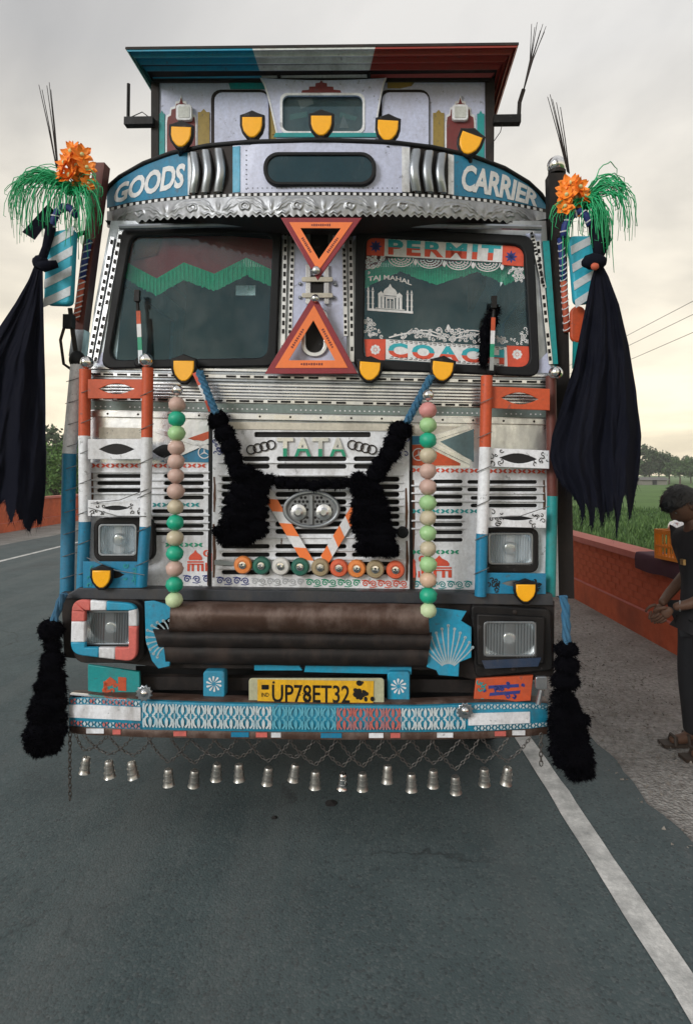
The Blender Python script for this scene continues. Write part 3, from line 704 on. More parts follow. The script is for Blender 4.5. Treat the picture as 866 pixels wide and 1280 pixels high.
# maroon pelmet with a green zigzag fringe hanging inside each pane
M_PELM = mat('maroon_cloth', (0.60, 0.085, 0.075), .9, dirt=.3, bump=.4, bscale=250, streak=False)
M_FRNG = mat('green_fringe', (0.04, 0.75, 0.34), .8, dirt=.35, dcol=(.0, .12, .06), dscale=40, bump=.5, bscale=200)
def pelmet(zz, top, hgt, d):
    vv = []; ff = []; N_ = len(zz)
    up = [(x_, top) for x_, y_ in zz]
    m_ = MB()
    for i in range(N_ - 1):
        m_.add([L(up[i][0], top, d), L(up[i+1][0], top, d), L(zz[i+1][0], zz[i+1][1], d), L(zz[i][0], zz[i][1], d)], [(0, 3, 2, 1)])
    pe = m_.build('pelmet', M_PELM, T)
    m_ = MB()
    for i in range(N_ - 1):
        n = 14
        for k in range(n):
            t0, t1 = k/n, (k+.93)/n
            xa, ya = zz[i][0]+(zz[i+1][0]-zz[i][0])*t0, zz[i][1]+(zz[i+1][1]-zz[i][1])*t0
            xb, yb = zz[i][0]+(zz[i+1][0]-zz[i][0])*t1, zz[i][1]+(zz[i+1][1]-zz[i][1])*t1
            hh = hgt + random.uniform(-1, 1); dz = .006 * (k % 2)
            m_.add([L(xa, ya - 1, d-.006-dz), L(xb, yb - 1, d-.006-dz), L(xb, yb + hh, d-.006-dz), L(xa, ya + hh, d-.006-dz)], [(0, 3, 2, 1)])
    m_.build('fringe', M_FRNG, pe)
pelmet([(150, 322), (166, 333), (196, 349), (230, 329), (268, 343), (308, 323), (348, 342)], 284, 21, .295)
pelmet([(445, 345), (459, 338), (500, 318), (545, 336), (596, 319), (632, 335), (668, 322)], 284, 21, .295)
q = MB(); q.add([L(167, 296, .285), L(205, 296, .285), L(196, 318, .285), L(166, 326, .285)], [(0, 3, 2, 1)]); q.build('curtain', mat('curtain_print', (.28, .05, .03), .9, dirt=.5, dcol=(.4, .12, .03), dscale=30), T)
im = MB(); p = L(307, 363, .42); im.box(p + Vector((-.055, 0, -.028)), p + Vector((.055, .02, .028))); im.build('pane_glint_box', M_LENSR, T)  # mirror-bright box added to imitate a small white reflection in the pane
# seals and glass
flat('windscreen_seal', [off(PL, 11), PL], 0.205, 0.034, M_RUBBER, T, bev=.008, smooth=False)
flat('windscreen_seal', [off(PR, 12), PR], 0.205, 0.034, M_RUBBER, T, bev=.008)
flat('windscreen_pane', [off(PL, 1)], 0.228, 0.006, M_GLASS, T)
flat('windscreen_pane', [off(PR, 1)], 0.228, 0.006, M_GLASS, T)
# corner gussets next to the panes
for pts in ([(338, 286), (356, 283), (356, 300)], [(340, 462), (356, 440), (356, 462)], [(442, 285), (452, 285), (441, 302)], [(440, 430), (440, 462), (455, 462)], [(657, 292), (676, 292), (676, 318)], [(128, 440), (118, 462), (145, 462)], [(655, 470), (690, 470), (684, 440)]):
    flat('gusset', pts, .232, .007, M_LAV, T)
# ---- dashed chequer trims --------------------------------------------------
def dashtrim(x0, y0, x1, y1, w, d, n, name='chequer_trim', duty=.55):
    st = flat(name, bar(x0, y0, x1, y1, w), d, .008, M_ALU, T)
    vx, vy = (x1-x0)/n, (y1-y0)/n; pl = []
    for k in range(n):
        if random.random() < .06: continue
        a_ = k + random.uniform(0, .1); pl.append(bar(x0+vx*a_, y0+vy*a_, x0+vx*(a_+duty), y0+vy*(a_+duty), w*.62))
    decal('dashes', pl, d - .0025, M_BLACK, st)
for x0, y0, x1, y1 in ((119, 452, 151, 289), (111, 452, 141, 296), (357, 288, 353, 452), (366, 300, 362, 420), (438, 300, 440, 452), (430, 310, 432, 420), (672, 301, 688, 455), (664, 290, 680, 360)):
    dashtrim(x0, y0, x1, y1, 5.2, .222, 16)
flat('pillar_plate', [(124, 452), (146, 452), (160, 290), (152, 290)], .234, .005, M_ALUD, T)
flat('pillar_plate', [(678, 301), (686, 301), (697, 455), (690, 455)], .226, .008, M_TEAL, T)
# centre post
flat('centre_post', [(368, 283), (430, 283), (434, 462), (358, 462)], .226, .013, M_LAV, T)
for cx, cy, rx, ry in ((399, 303, 17, 28), (393, 414, 17, 32)):
    o_ = rrect(cx-rx, cy-ry, cx+rx, cy+ry, rx-1, 6)
    ri = flat('hatch_ring', [o_, rrect(cx-rx+6, cy-ry+6, cx+rx-6, cy+ry-6, rx-7, 6)], .212, .013, M_ALU, T, bev=.004)
    flat('hatch_pane', rrect(cx-rx+5, cy-ry+5, cx+rx-5, cy+ry-5, rx-6, 6), .221, .004, M_BLACK, ri)
for x0, y0, x1, y1 in ((382, 330, 388, 380), (405, 330, 411, 380)):
    flat('hinge_upright', rrect(x0, y0, x1, y1, 1), .208, .012, M_ALU, T, bev=.002)
for y0 in (346, 366): flat('hinge_bar', rrect(377, y0, 416, y0 + 6, 2), .198, .009, M_CREAM, T, bev=.002)
flat('hinge_gap', rrect(389, 344, 404, 372, 1), .218, .006, M_BLACK, T)
for x_, y_ in ((375, 355), (419, 356), (375, 372), (417, 372)):
    q = MB(); q.lathe([(.009, 0), (.009, .008), (.006, .012)], L(x_, y_, .225), 'Y', 10); q.build('bolt', M_ALUD, T)
# ---- trim rows under the windscreen ---------------------------------------
XL, XR = 112, 691
flat('cowl_panel', strip(XL, XR, 461, 545), .232, .006, M_ALUD, T)
for y0, y1, m_ in ((462.5, 466.5, M_ALU), (467, 470.5, M_ALUD), (476, 479, M_ALUD), (481, 484.3, M_ALU), (485.2, 488.4, M_ALU), (489.3, 492.4, M_ALU), (493.3, 496.4, M_ALU), (497.3, 500.2, M_ALU)):
    flat('trim_strip', strip(XL, XR, y0, y1), .220, .012, m_, T, bev=.003)
for y0 in (472.5, 503):
    dashtrim(XL, y0 + .018*(XL-400), XR, y0 + .018*(XR-400), 4.2, .219, 34, duty=.72)
flat('dotted_strip', strip(XL, XR, 506.5, 517), .224, .008, mat('grey_green_paint', (.16, .21, .20), .4, dirt=.5), T)
dots = []
for k in range(92):
    x_ = 120 + k*6.1
    if noise.noise(Vector((x_*.03, 0, 0))) > -.15: dots.append(ell(x_, 513 + .018*(x_-400), 1.1, 1.0, 6))
decal('dotted_line', dots, .2225, M_WHITEP, T)
flat('rivet_strip', strip(XL, XR, 518.5, 526), .214, .017, M_ALU, T, bev=.002)
for k in range(15):
    x_ = 135 + k*38
    q = MB(); q.lathe([(.006, 0), (.006, .002), (.003, .005)], L(x_, 522 + .018*(x_-400), .215), 'Y', 8); q.build('rivet', M_STEEL, T)
# ---- side fields of the front: left ---------------------------------------
flat('front_panel', [(113, 512), (264, 516), (265, 590), (110, 588)], .226, .006, M_ALU, T)
flat('front_panel', [(124, 534), (180, 535), (180, 548), (124, 548)], .221, .004, M_CREAM, T)
flat('front_panel', [(513, 518), (688, 524), (688, 596), (513, 592)], .226, .006, M_ALU, T)
flat('flag_field', [(232, 549), (264, 538), (264, 552)], .222, .004, M_ORED, T)
flat('flag_field', [(200, 577), (264, 551), (264, 578)], .222, .004, M_BLUE, T)
flat('flag_field', [(513, 556), (528, 556), (575, 579), (575, 582), (513, 582)], .222, .004, M_ORED, T)
flat('flag_field', [(513, 545), (545, 545), (528, 555), (513, 556)], .222, .004, M_BLUE, T)
flat('flag_field', [(513, 531), (575, 533), (548, 543), (513, 544)], .222, .004, M_CREAM, T)
flat('flag_field', [(550, 552), (592, 536), (592, 578)], .222, .004, mat('grey_teal_paint', (.10, .17, .19), .35, dirt=.4), T)
for a_ in ((536, 549, 588, 533), (536, 553, 588, 578), (196, 538, 262, 560), (205, 576, 262, 551)):
    flat('brace_strip', bar(*a_, 6), .216, .005, M_ALU, T, bev=.001)
flat('eye_plate', eye(207, 564, 34, 17), .2195, .003, M_BLACK, T)
def star(cx, cy, r, d, parent):
    pl = []
    for i in range(24):
        a0, a1 = 2*math.pi*i/24, 2*math.pi*(i+1)/24
        pl.append([(cx+r*math.cos(a0), cy+r*math.sin(a0)), (cx+r*math.cos(a1), cy+r*math.sin(a1)), (cx+r*.84*math.cos(a1), cy+r*.84*math.sin(a1)), (cx+r*.84*math.cos(a0), cy+r*.84*math.sin(a0))])
    for k in range(3):
        a0 = rad(-90+120*k); n_ = (-math.sin(a0), math.cos(a0))
        pl.append([(cx+n_[0]*r*.13, cy+n_[1]*r*.13), (cx+r*.86*math.cos(a0), cy+r*.86*math.sin(a0)), (cx-n_[0]*r*.13, cy-n_[1]*r*.13)])
    decal('star_emblem', pl, d, M_WHITEP, parent)
star(255.5, 565.5, 8, .2185, T); star(523, 568, 8, .2185, T)
def leafrow(x0, x1, y, sl, m_, d, h=5, pitch=12):
    pl = []; n = int((x1-x0)/pitch)
    for k in range(n):
        cx = x0 + pitch*(k+.5); cy = y + sl*(cx-(x0+x1)/2)
        for sx, r_ in ((-1, 28), (1, -28), (-1, -28), (1, 28)):
            pl.append(eye(0, 0, pitch*.5, h*.45))
            c_, s_ = math.cos(rad(r_)), math.sin(rad(r_)); pl[-1] = [(cx + sx*pitch*.22 + x_*c_ - y_*s_, cy + (h*.22 if r_*sx > 0 else -h*.22) + x_*s_ + y_*c_) for x_, y_ in pl[-1]]
    decal('leaf_border', pl, d, m_, T)
# louvre panels with real slots
slots = []
for y_ in (595, 604, 613): slots.append(rrect(121, y_-2.4, 177, y_+2.4, 2.3, 3))
for y_ in (595, 604, 613, 622, 639, 648, 657.5, 667): slots.append(rrect(205 if y_ < 630 else 190, y_-2.4, 255, y_+2.4, 2.3, 3))
flat('louvre_panel', [[(111, 578), (264, 580), (266, 735), (106, 733)]] + slots, .212, .012, M_WHITE, T, bev=.0015)
slots = []
for y_ in (602, 611.5, 621, 630.6, 646.5, 656, 665.6, 675): slots.append(rrect(541, y_-2.4, 578, y_+2.4, 2.3, 3))
for y_ in (602.5, 612, 622.5, 632): slots.append(rrect(588 if y_ > 615 else 584, y_-2.3, 671, y_+2.3, 2.2, 3))
flat('louvre_panel', [[(513, 583), (684, 588), (683, 742), (513, 738)]] + slots, .212, .012, M_WHITE, T, bev=.0015)
flat('slot_shade_sheet', [(100, 584), (690, 590), (690, 745), (100, 743)], .2325, .004, M_VOID, T)  # black sheet added behind the slots to stand in for shade
leafrow(114, 264, 582, .0, M_REDP, .209); leafrow(514, 684, 588.5, .012, M_REDP, .209)
leafrow(122, 178, 630, .0, M_TEAL, .209); leafrow(190, 260, 631, .0, M_TEAL, .209); leafrow(514, 600, 639, .0, M_TEAL, .209); leafrow(206, 264, 681, 0, M_GREEN, .209); leafrow(514, 580, 690, 0, M_GREEN, .209)
for x0, x1, y_ in ((113, 262, 590), (113, 262, 600), (113, 262, 609), (113, 262, 617), (188, 262, 644), (188, 262, 653), (188, 262, 662), (514, 580, 651), (514, 580, 661), (514, 680, 607), (514, 680, 616.5), (514, 680, 626.5)):
    flat('louvre_lip', rrect(x0, y_-1.0, x1, y_+1.0, .8, 2), .200, .014, M_WHITE, T, bev=.002)
# painted dome, minaret and crescent motifs
def dome_motif(x, y, w, h, m_, mir=1):
    f_ = lambda u, v: (x + (u if mir > 0 else 1-u)*w, y + v*h); pl = []
    D = [(.18, .5), (.17, .4), (.22, .28), (.34, .17), (.40, .04), (.46, .17), (.58, .28), (.63, .4), (.62, .5)]
    pl.append([f_(*p) for p in D])
    for u0, u1, v0, v1 in ((.12, .68, .55, .62), (.12, .2, .66, 1), (.27, .34, .66, 1), (.46, .53, .66, 1), (.60, .68, .66, 1), (.2, .68, .66, .72), (.74, .80, .62, 1), (.83, .87, .72, 1), (.93, 1.0, .36, 1), (.92, 1.02, .30, .35)):
        pl.append([f_(u0, v0), f_(u1, v0), f_(u1, v1), f_(u0, v1)])
    pl.append([f_(.93, .28), f_(.965, .18), f_(1.0, .28)])
    cx, cy = f_(.78, .2)
    for k in range(10):
        a0, a1 = rad(50+26*k), rad(50+26*(k+1)); w0 = .8+1.6*math.sin(math.pi*k/10); w1 = .8+1.6*math.sin(math.pi*(k+1)/10); R = h*.15
        pl.append([(cx+R*math.cos(a0), cy+R*math.sin(a0)), (cx+R*math.cos(a1), cy+R*math.sin(a1)), (cx+(R-w1)*math.cos(a1), cy+(R-w1)*math.sin(a1)), (cx+(R-w0)*math.cos(a0), cy+(R-w0)*math.sin(a0))])
    pl.append(ell(cx+h*.07, cy-h*.02, 1.2, 1.2, 6))
    decal('dome_motif', pl, .209, m_, T)
dome_motif(230, 686, 36, 28, M_REDP); dome_motif(515, 693, 56, 29, M_REDP, -1)
def scrolls(x0, x1, y, sl, r, m_, d, wd=1.3):
    pl = []; n = int((x1-x0)/(r*2.1))
    for k in range(n):
        cx = x0 + (k+.5)*(x1-x0)/n; cy = y + sl*(cx-400); sg = 1 if k % 2 else -1
        pl += ribbon(spiral(cx, cy, r, 1.5, 180 if k % 2 else 0, sg), wd)
        pl += ribbon([(cx-r*1.1, cy+sg*r*.9), (cx, cy+sg*r*1.05), (cx+r*1.1, cy+sg*r*.7)], wd*.8)
    decal('scroll_border', pl, d, m_, T)
scrolls(228, 264, 724, 0, 4.6, M_NAVY, .2095); scrolls(515, 590, 731, 0, 4.6, M_TEAL, .2095)
# ---- grille hatch ----------------------------------------------------------
hatch = [(266, 528), (511, 531), (512, 738), (265, 736)]
hs = [rrect(318, 540, 463, 546.5, 2, 3)]
for y_ in (573.5, 583): hs += [rrect(303, y_-2.9, 337, y_+2.9, 2.8, 3), rrect(346, y_-2.9, 433, y_+2.9, 2.8, 3), rrect(442, y_-2.9, 476, y_+2.9, 2.8, 3)]
for y_ in (599, 608.5, 618, 627.5, 636.5, 645.5, 655, 664.5): hs += [rrect(277, y_-3.1, 337, y_+3.1, 3.0, 3), rrect(344, y_-3.1, 433, y_+3.1, 3.0, 3), rrect(440, y_-3.1, 499, y_+3.1, 3.0, 3)]
for y_ in (683, 693.5, 705, 715.5): hs += [rrect(277, y_-2.8, 337, y_+2.8, 2.7, 3), rrect(344, y_-2.8, 433, y_+2.8, 2.7, 3), rrect(440, y_-2.8, 499, y_+2.8, 2.7, 3)]
gh = flat('grille_hatch', [hatch] + hs, .196, .016, M_WHITE, T, bev=.002)
for y_ in (578.3, 594, 603.5, 613, 622.7, 632, 641, 650.5, 660, 672, 688, 699, 710.5): flat('slot_lip', rrect(272, y_-.9, 504, y_+.9, .7, 2), .186, .012, M_WHITE, gh, bev=.002)
M_RUN = mat('rust_run', (.10, .045, .025), .8, dirt=.6, dcol=(.04, .025, .02), dscale=20)
for x0, y0, y1, w0 in ((268.5, 596, 640, 3.2), (268, 655, 722, 4.2), (508, 610, 668, 3.4), (509, 676, 726, 3.8), (300, 588, 600, 1.6), (470, 586, 598, 1.5), (352, 671, 681, 1.4)):
    P_ = [(x0 - w0*.5 + .8*noise.noise(Vector((x0, y0 + (y1-y0)*i/8, 1))), y0 + (y1-y0)*i/8) for i in range(9)] + [(x0 + w0*(.5 - .45*abs(i/4-1)) * (1 + .6*noise.noise(Vector((x0*3, i*1.7, 2)))), y0 + (y1-y0)*i/8) for i in range(8, -1, -1)]
    decal('rust_run', [P_], .1940, M_RUN, gh)
for x0, y0, y1, w0, d_ in ((262, 600, 660, 3, .2095), (261, 690, 732, 3.6, .2095), (517, 600, 700, 3.2, .2095), (518, 700, 736, 4, .2095), (116, 590, 640, 3, .2095), (680, 600, 655, 3.4, .2095)):
    P_ = [(x0 - w0*.5, y0 + (y1-y0)*i/8) for i in range(9)] + [(x0 + w0*(.5 - .45*abs(i/4-1)) * (1 + .6*noise.noise(Vector((x0*3, i*1.7, 2)))), y0 + (y1-y0)*i/8) for i in range(8, -1, -1)]
    decal('rust_run', [P_], d_, M_RUN, T)
flat('hatch_shade_sheet', [(268, 532), (510, 534), (510, 592), (268, 590)], .2125, .001, M_VOID, T)  # black sheet added as shade so the upper slots show no lit metal
flat('top_rail', [(266, 527), (511, 530), (511, 539), (266, 536)], .190, .008, M_CREAM, gh, bev=.001)
for o_ in ([(261, 527), (265, 527), (264, 736), (260, 736)], [(512.5, 530), (515, 530), (516, 738), (513, 738)]): flat('hatch_gap', o_, .2065, .004, M_BLACK, T)
scrolls(270, 312, 727.5, .012, 4.6, M_NAVY, .1935); scrolls(314, 380, 728, .012, 4.2, mat('silver_print', (.4, .42, .45), .4), .1935); scrolls(382, 450, 728.5, .012, 4.4, M_GREEN, .1935); scrolls(452, 509, 729, .012, 4.4, M_REDP, .1935)
# maker's letters: silver above, green below
for i, ch in enumerate('TATA'):
    x0 = 346 + i*22
    lt = text('letter', ch, (x0, 547, x0 + 20.5, 570.5), .184, .012, M_ALU, T, bold=.03)
    text('letter_green_half', ch, (x0, 547, x0 + 20.5, 570.5), .1825, .002, M_GREEN, lt, bold=.025)
    me = lt.children[0].data; bm = bmesh.new(); bm.from_mesh(me)      # keep only the lower half of the green overlay
    zc_ = L(390, 561, .1825).z
    bmesh.ops.bisect_plane(bm, geom=bm.verts[:]+bm.edges[:]+bm.faces[:], plane_co=(0, 0, zc_), plane_no=(0, 0, 1), clear_outer=True)
    bm.to_mesh(me); bm.free()
for x0, s_ in ((310, -1), (436, 1)):
    for k in range(4):
        c = L(x0 + 4 + k*8.2, 559 + s_*(k-1.5)*2.0, .190); q = MB(); q.tube([c + Vector((.0225*math.cos(t*.3927), 0, .0225*math.sin(t*.3927))) for t in range(16)], .0035, 6, closed=True)
        q.build('ring_emblem', M_STEEL, gh)
# oval mesh badge
ob = flat('oval_badge', [ell(389, 637, 36, 24, 36)] + [ell(389, 637, 31, 19.5, 36)], .160, .03, M_ALUD, T, bev=.006, smooth=False)
flat('badge_plate', ell(389, 637, 31.5, 20, 32), .172, .01, mat('badge_grey', (.20, .21, .22), .45, .6), ob)
hexes = []
for r_ in range(-3, 4):
    for c_ in range(-6, 7):
        x_, y_ = 389 + c_*5 + (2.5 if r_ % 2 else 0), 637 + r_*5.0
        if ((x_-389)/29)**2 + ((y_-637)/18)**2 < .92 and abs(x_-389) > 3: hexes.append(ell(x_, y_, 1.9, 1.9, 6))
decal('badge_mesh', hexes, .1705, M_BLACK, ob)
flat('badge_rib', rrect(387, 619, 391, 656, 1), .162, .01, M_ALUD, ob, bev=.002)
for x_ in (373.5, 405):
    q = MB(); q.lathe([(.042, 0), (.040, .01), (.024, .013), (.023, .025), (.015, .03)], L(x_, 640, .172), 'Y', 14); q.build('badge_bolt', M_ALU, ob)
q = MB(); q.lathe([(.03, 0), (.03, .02), (.02, .024), (.019, .018)], L(503, 665, .196), 'Y', 14); q.build('lock_knob', M_RUBBER, gh)
flat('latch_bar', [(268, 700), (304, 703), (304, 708), (268, 706)], .188, .006, M_ALUD, gh)
# row of rubber discs with chrome bolts
dcols = [('orange_rubber', (.75, .24, .06)), ('bottle_green_rubber', (.01, .12, .085)), ('white_rubber', (.62, .62, .6)), ('bottle_green_rubber', (.01, .12, .085)), ('tan_rubber', (.34, .27, .16)), ('red_orange_rubber', (.68, .12, .05)), ('orange_rubber', (.75, .24, .06)), ('tan_rubber', (.34, .27, .16)), ('red_orange_rubber', (.68, .12, .05))]
for i, x_ in enumerate((305, 328, 352, 376, 401, 424, 446, 469, 494)):
    c = L(x_, 705.5 + i*.75, .190); q = MB()
    q.lathe([(.020, 0), (.040, .004), (.0465, .014), (.0465, .024), (.040, .035), (.026, .037), (.020, .03)], c, 'Y', 22)
    ds = q.build('rubber_disc', mat(dcols[i][0], dcols[i][1], .45, dirt=.3), T, True); ds.data.set_sharp_from_angle(angle=rad(50))
    q = MB(); q.lathe([(.021, .03), (.019, .038), (.011, .039), (.011, .05), (.006, .054)], c, 'Y', 12); q.build('bolt', M_CHROME, ds)
# ---- headlights -------------------------------------------------------------
def headlight(px, py, w, h, d, surround, sm, rim=.6):
    hl = flat('headlight', [surround, rrect(px-w/2, py-h/2, px+w/2, py+h/2, 5)], d, .05, sm, T, bev=.006)
    S_ = S(d); c = L(px, py, d); hw, hh = w/2/S_, h/2/S_; vv = []; ff = []; nx, ny = 16, 12
    for j in range(ny+1):
        for i in range(nx+1):
            u, v = 2*i/nx-1, 2*j/ny-1; r2_ = min(1, u*u*.8 + v*v*.8); vv.append(c + Vector((u*hw*1.03, .012 + .075*(1-r2_), v*hh*1.03)))
    for j in range(ny):
        for i in range(nx): a_ = j*(nx+1)+i; ff.append((a_, a_+1, a_+nx+2, a_+nx+1))
    mk('reflector', vv, ff, M_LENSR, hl, True)
    q = MB(); q.lathe([(.034, -.055), (.034, -.02), (.030, -.012), (.020, -.010)], c + Vector((0, 0, 0)), 'Y', 16); q.build('bulb_shield', M_CHROME, hl, True)
    vv = []; ff = []; n = 36
    for i in range(n+1):
        u = 2*i/n-1; rp = .004*math.cos(i*math.pi) if abs(u) > .2 else 0
        for j in range(2): vv.append(c + Vector((u*hw*.99, .004 + rp, (2*j-1)*hh*.99)))
    for i in range(n): ff.append((2*i, 2*i+2, 2*i+3, 2*i+1))
    mk('lens', vv, ff, M_LENS, hl)
    flat('lens_rim', [rrect(px-w/2, py-h/2, px+w/2, py+h/2, 5), rrect(px-w/2+2.5, py-h/2+2.5, px+w/2-2.5, py+h/2-2.5, 4)], d-.003, .008, M_ALUD, hl, bev=.002)
    return hl
flat('headlight_plate', rrect(108, 644, 190, 706, 4), .203, .008, M_WHITE, T)
flat('headlight_plate', rrect(603, 655, 684, 722, 4), .203, .008, M_WHITE, T)
headlight(147, 675, 48, 40, .165, rrect(117, 647, 192, 703, 13), M_BLACK)
headlight(638, 686, 56, 40, .165, rrect(600, 660, 673, 716, 10), M_BLACK)
# ---- guard frames in front of the cab --------------------------------------
def pipe(segs, r, d, name='guard_pipe'):
    """segs: list of (x,y) breakpoints with the paint of the stretch that starts there"""
    par = None
    for (x0, y0, m_), (x1, y1, _) in zip(segs, segs[1:]):
        q = MB(); q.tube([L(x0, y0, d+r), L(x1, y1, d+r)], r, 14)
        o = q.build(name if par is None else 'paint_band', m_, T if par is None else par, True); o.data.set_sharp_from_angle(angle=rad(40))
        if par is None: par = o
    return par
pipe([(107, 462, M_ORED), (106, 545, M_WHITE), (106.5, 652, M_BLUE), (103, 742, None)], .030, .13)
pipe([(185, 460, M_ORED), (184, 547, M_WHITE), (182, 658, M_BLUE), (177, 733, None)], .028, .06)
pipe([(608, 470, M_ORED), (606, 559, M_WHITE), (602, 667, M_BLUE), (600, 745, None)], .028, .06)
pipe([(688, 470, M_POST), (690, 620, M_TEAL), (687, 745, None)], .026, .15)
def plate(x0, y0, x1, y1, m_, d, eyem=None, sl=0.0, ew=.62, eh=.55):
    cx, cy = (x0+x1)/2, (y0+y1)/2
    o_ = [(x0, y0), (x1, y0+sl*(x1-x0)), (x1, y1+sl*(x1-x0)), (x0, y1)]
    cy += sl*(x1-x0)/2
    p_ = flat('guard_plate', [o_, eye(cx, cy, (x1-x0)*ew, (y1-y0)*eh, sl=sl)], d, .008, m_, T, bev=.002)
    if eyem: flat('plate_eye', eye(cx, cy, (x1-x0)*ew*1.03, (y1-y0)*eh*1.05, sl=sl), d+.006, .004, eyem, p_)
    return p_
plate(110, 474, 182, 498, M_ORED, .10, None, 0)
p1 = plate(110, 549, 182, 574, M_WHITE, .10, M_BLACK, 0)
p2 = plate(110, 625, 180, 645, M_WHITE, .10, M_RUBBER, 0, .5, .3)
p3 = plate(104, 702, 178, 735, M_BLUE, .10, M_STEEL, 0, .4, .3)
plate(612, 483, 687, 510, M_ORED, .10, None, .04)
p4 = plate(609, 560, 686, 583, M_WHITE, .10, M_VOID, .04)
p5 = plate(606, 635, 682, 658, M_WHITE, .10, M_RUBBER, .03, .6, .25)
p6 = plate(604, 716, 682, 742, M_BLUE, .10, M_ALUD, .01, .42, .3)
def squiggle(x0, y0, x1, y1, n, m_, d, par, wd=1.4, seed=1):
    r_ = random.Random(seed); pl = []
    for k in range(n):
        x_, y_ = r_.uniform(x0, x1), r_.uniform(y0, y1); pl += ribbon(spiral(x_, y_, r_.uniform(2, 4), r_.uniform(.5, 1.1), r_.uniform(0, 360), r_.choice((-1, 1)), 8), wd)
    decal('paint_marks', pl, d, m_, par)
squiggle(114, 627, 130, 643, 8, M_STEEL, .097, p2, 1.0, 1); squiggle(160, 627, 177, 643, 8, M_STEEL, .097, p2, 1.0, 2)
squiggle(610, 640, 628, 656, 8, M_STEEL, .097, p5, 1.0, 3); squiggle(662, 641, 680, 659, 8, M_STEEL, .097, p5, 1.0, 4)
squiggle(108, 706, 128, 733, 12, M_TEAL, .097, p3, 1.6, 5); squiggle(155, 706, 175, 731, 10, M_TEAL, .097, p3, 1.6, 6); squiggle(608, 722, 630, 740, 10, M_STEEL, .097, p6, 1.4, 7); squiggle(655, 722, 680, 740, 10, M_STEEL, .097, p6, 1.4, 8)
squiggle(612, 562, 628, 580, 7, M_STEEL, .097, p4, 1.0, 9); squiggle(668, 564, 684, 582, 7, M_STEEL, .097, p4, 1.0, 10)
# wire lashing spiralled round the pipes
M_WIRE = mat('galvanised_wire', (.22, .22, .22), .4, .8, dirt=.3)
def lash(x0, y0, x1, y1, w, d, r, n, slope):
    q = MB()
    for k in range(n):
        t = (k+.5)/n; cx, cy = x0+(x1-x0)*t, y0+(y1-y0)*t
        q.tube([L(cx-w, cy+slope*w, d+.03), L(cx-w*.6, cy+slope*w*.6, d+.006), L(cx, cy, d-.004), L(cx+w*.6, cy-slope*w*.6, d+.006), L(cx+w, cy-slope*w, d+.03)], r, 5)
    q.build('lashing_wire', M_WIRE, T)
lash(185, 470, 178, 725, 9, .055, .0022, 6, .45); lash(108, 470, 104, 735, 9, .125, .0022, 7, .4); lash(607, 480, 601, 735, 9, .055, .0022, 6, .45)
for xs, sl_ in (((150, 620), .25), ((147, 640), -.15), ((650, 640), .2), ((145, 708), -.3)):
    q = MB(); q.tube([L(xs[0]-36, xs[1]+36*sl_, .09), L(xs[0], xs[1]+5, .07), L(xs[0]+36, xs[1]-36*sl_, .055)], .0022, 5); q.build('tie_wire', M_WIRE, T)
# outer left pole and its raised channel; right dark post with steel ball
pipe([(98, 448, M_WHITE), (87, 567, M_BLUE), (84, 750, None)], .036, .20, 'side_pole')
lash(95, 460, 84, 735, 11, .195, .0022, 10, .3)
for k, (x_, y_) in enumerate(((97, 450),)):
    q = MB(); q.ball(L(x_, y_, .235), (.042, .042, .05), 14, 9); q.build('pole_joint', M_RUBBER, T, True)
def boxpost(name, p0, p1, w0, w1, dep, m_):
    vv = []
    for p, w_ in ((p0, w0), (p1, w1)):
        for sx, sy in ((-1, 0), (1, 0), (1, 1), (-1, 1)): vv.append(p + Vector((sx*w_/2, sy*dep, 0)))
    return mk(name, vv, [(3, 2, 1, 0), (4, 5, 6, 7), (0, 1, 5, 4), (1, 2, 6, 5), (2, 3, 7, 6), (3, 0, 4, 7)], m_, T)
bp = boxpost('body_post', L(97, 412, .28), L(124, 203, .28), .062, .062, .07, M_POST)
boxpost('body_post', L(94, 445, .28), L(98, 412, .28), .07, .065, .07, M_ALUD)
rpst = boxpost('body_post', L(708, 748, .26), L(696, 216, .26), .075, .082, .08, M_STEEL)
flat('post_edge', [(690, 450), (692, 450), (698, 745), (694, 745)], .245, .006, M_WHITE, T)
q = MB(); q.ball(L(695, 207, .3), .048, 20, 12); q.build('post_ball', M_CHROME, rpst, True)
q = MB(); q.lathe([(.045, -.005), (.045, .012), (.03, .02)], L(695.5, 217, .3), 'Z', 16); q.build('post_collar', M_STEEL, rpst)
for x_, y_, d_ in ((109, 453, .15), (183, 450, .06), (694, 466, .14)):
    q = MB(); q.ball(L(x_, y_, d_), .034, 18, 12); q.build('chrome_ball', M_CHROME, T, True)
# spirally bound blue and orange cord on the posts
def bound(pts, r, cols, n, name='bound_cord'):
    P = [Vector(p) for p in pts]; m_ = MB(); N_ = len(P)
    m_.tube(P, r, 8); o = m_.build(name, cols[0], T, True)
    q = MB(); tot = 0
    for i in range(n):
        t = (i+.5)/n*(N_-1); k = min(int(t), N_-2); c = P[k].lerp(P[k+1], t-k); ax = (P[k+1]-P[k]).normalized(); u = ax.orthogonal().normalized(); v = ax.cross(u)
        q.tube([c + (u*math.cos(a_*.785)+v*math.sin(a_*.785))*r*1.04 + ax*r*.8*math.cos(a_*.785) for a_ in range(8)], r*.2, 4, closed=True)
    q.build('cord_wrap', cols[1], o)
M_COB = mat('cobalt_cord', (.012, .03, .17), .6, dirt=.2); M_CORO = mat('orange_cord', (.50, .10, .05), .6, dirt=.2)
bound([L(112, 300, .26), L(106, 328, .26), L(103, 350, .26)], .017, (M_COB, M_WHITEP), 6)
bound([L(103, 350, .262), L(99, 378, .262), L(95, 400, .262)], .017, (M_CORO, M_WHITEP), 7)
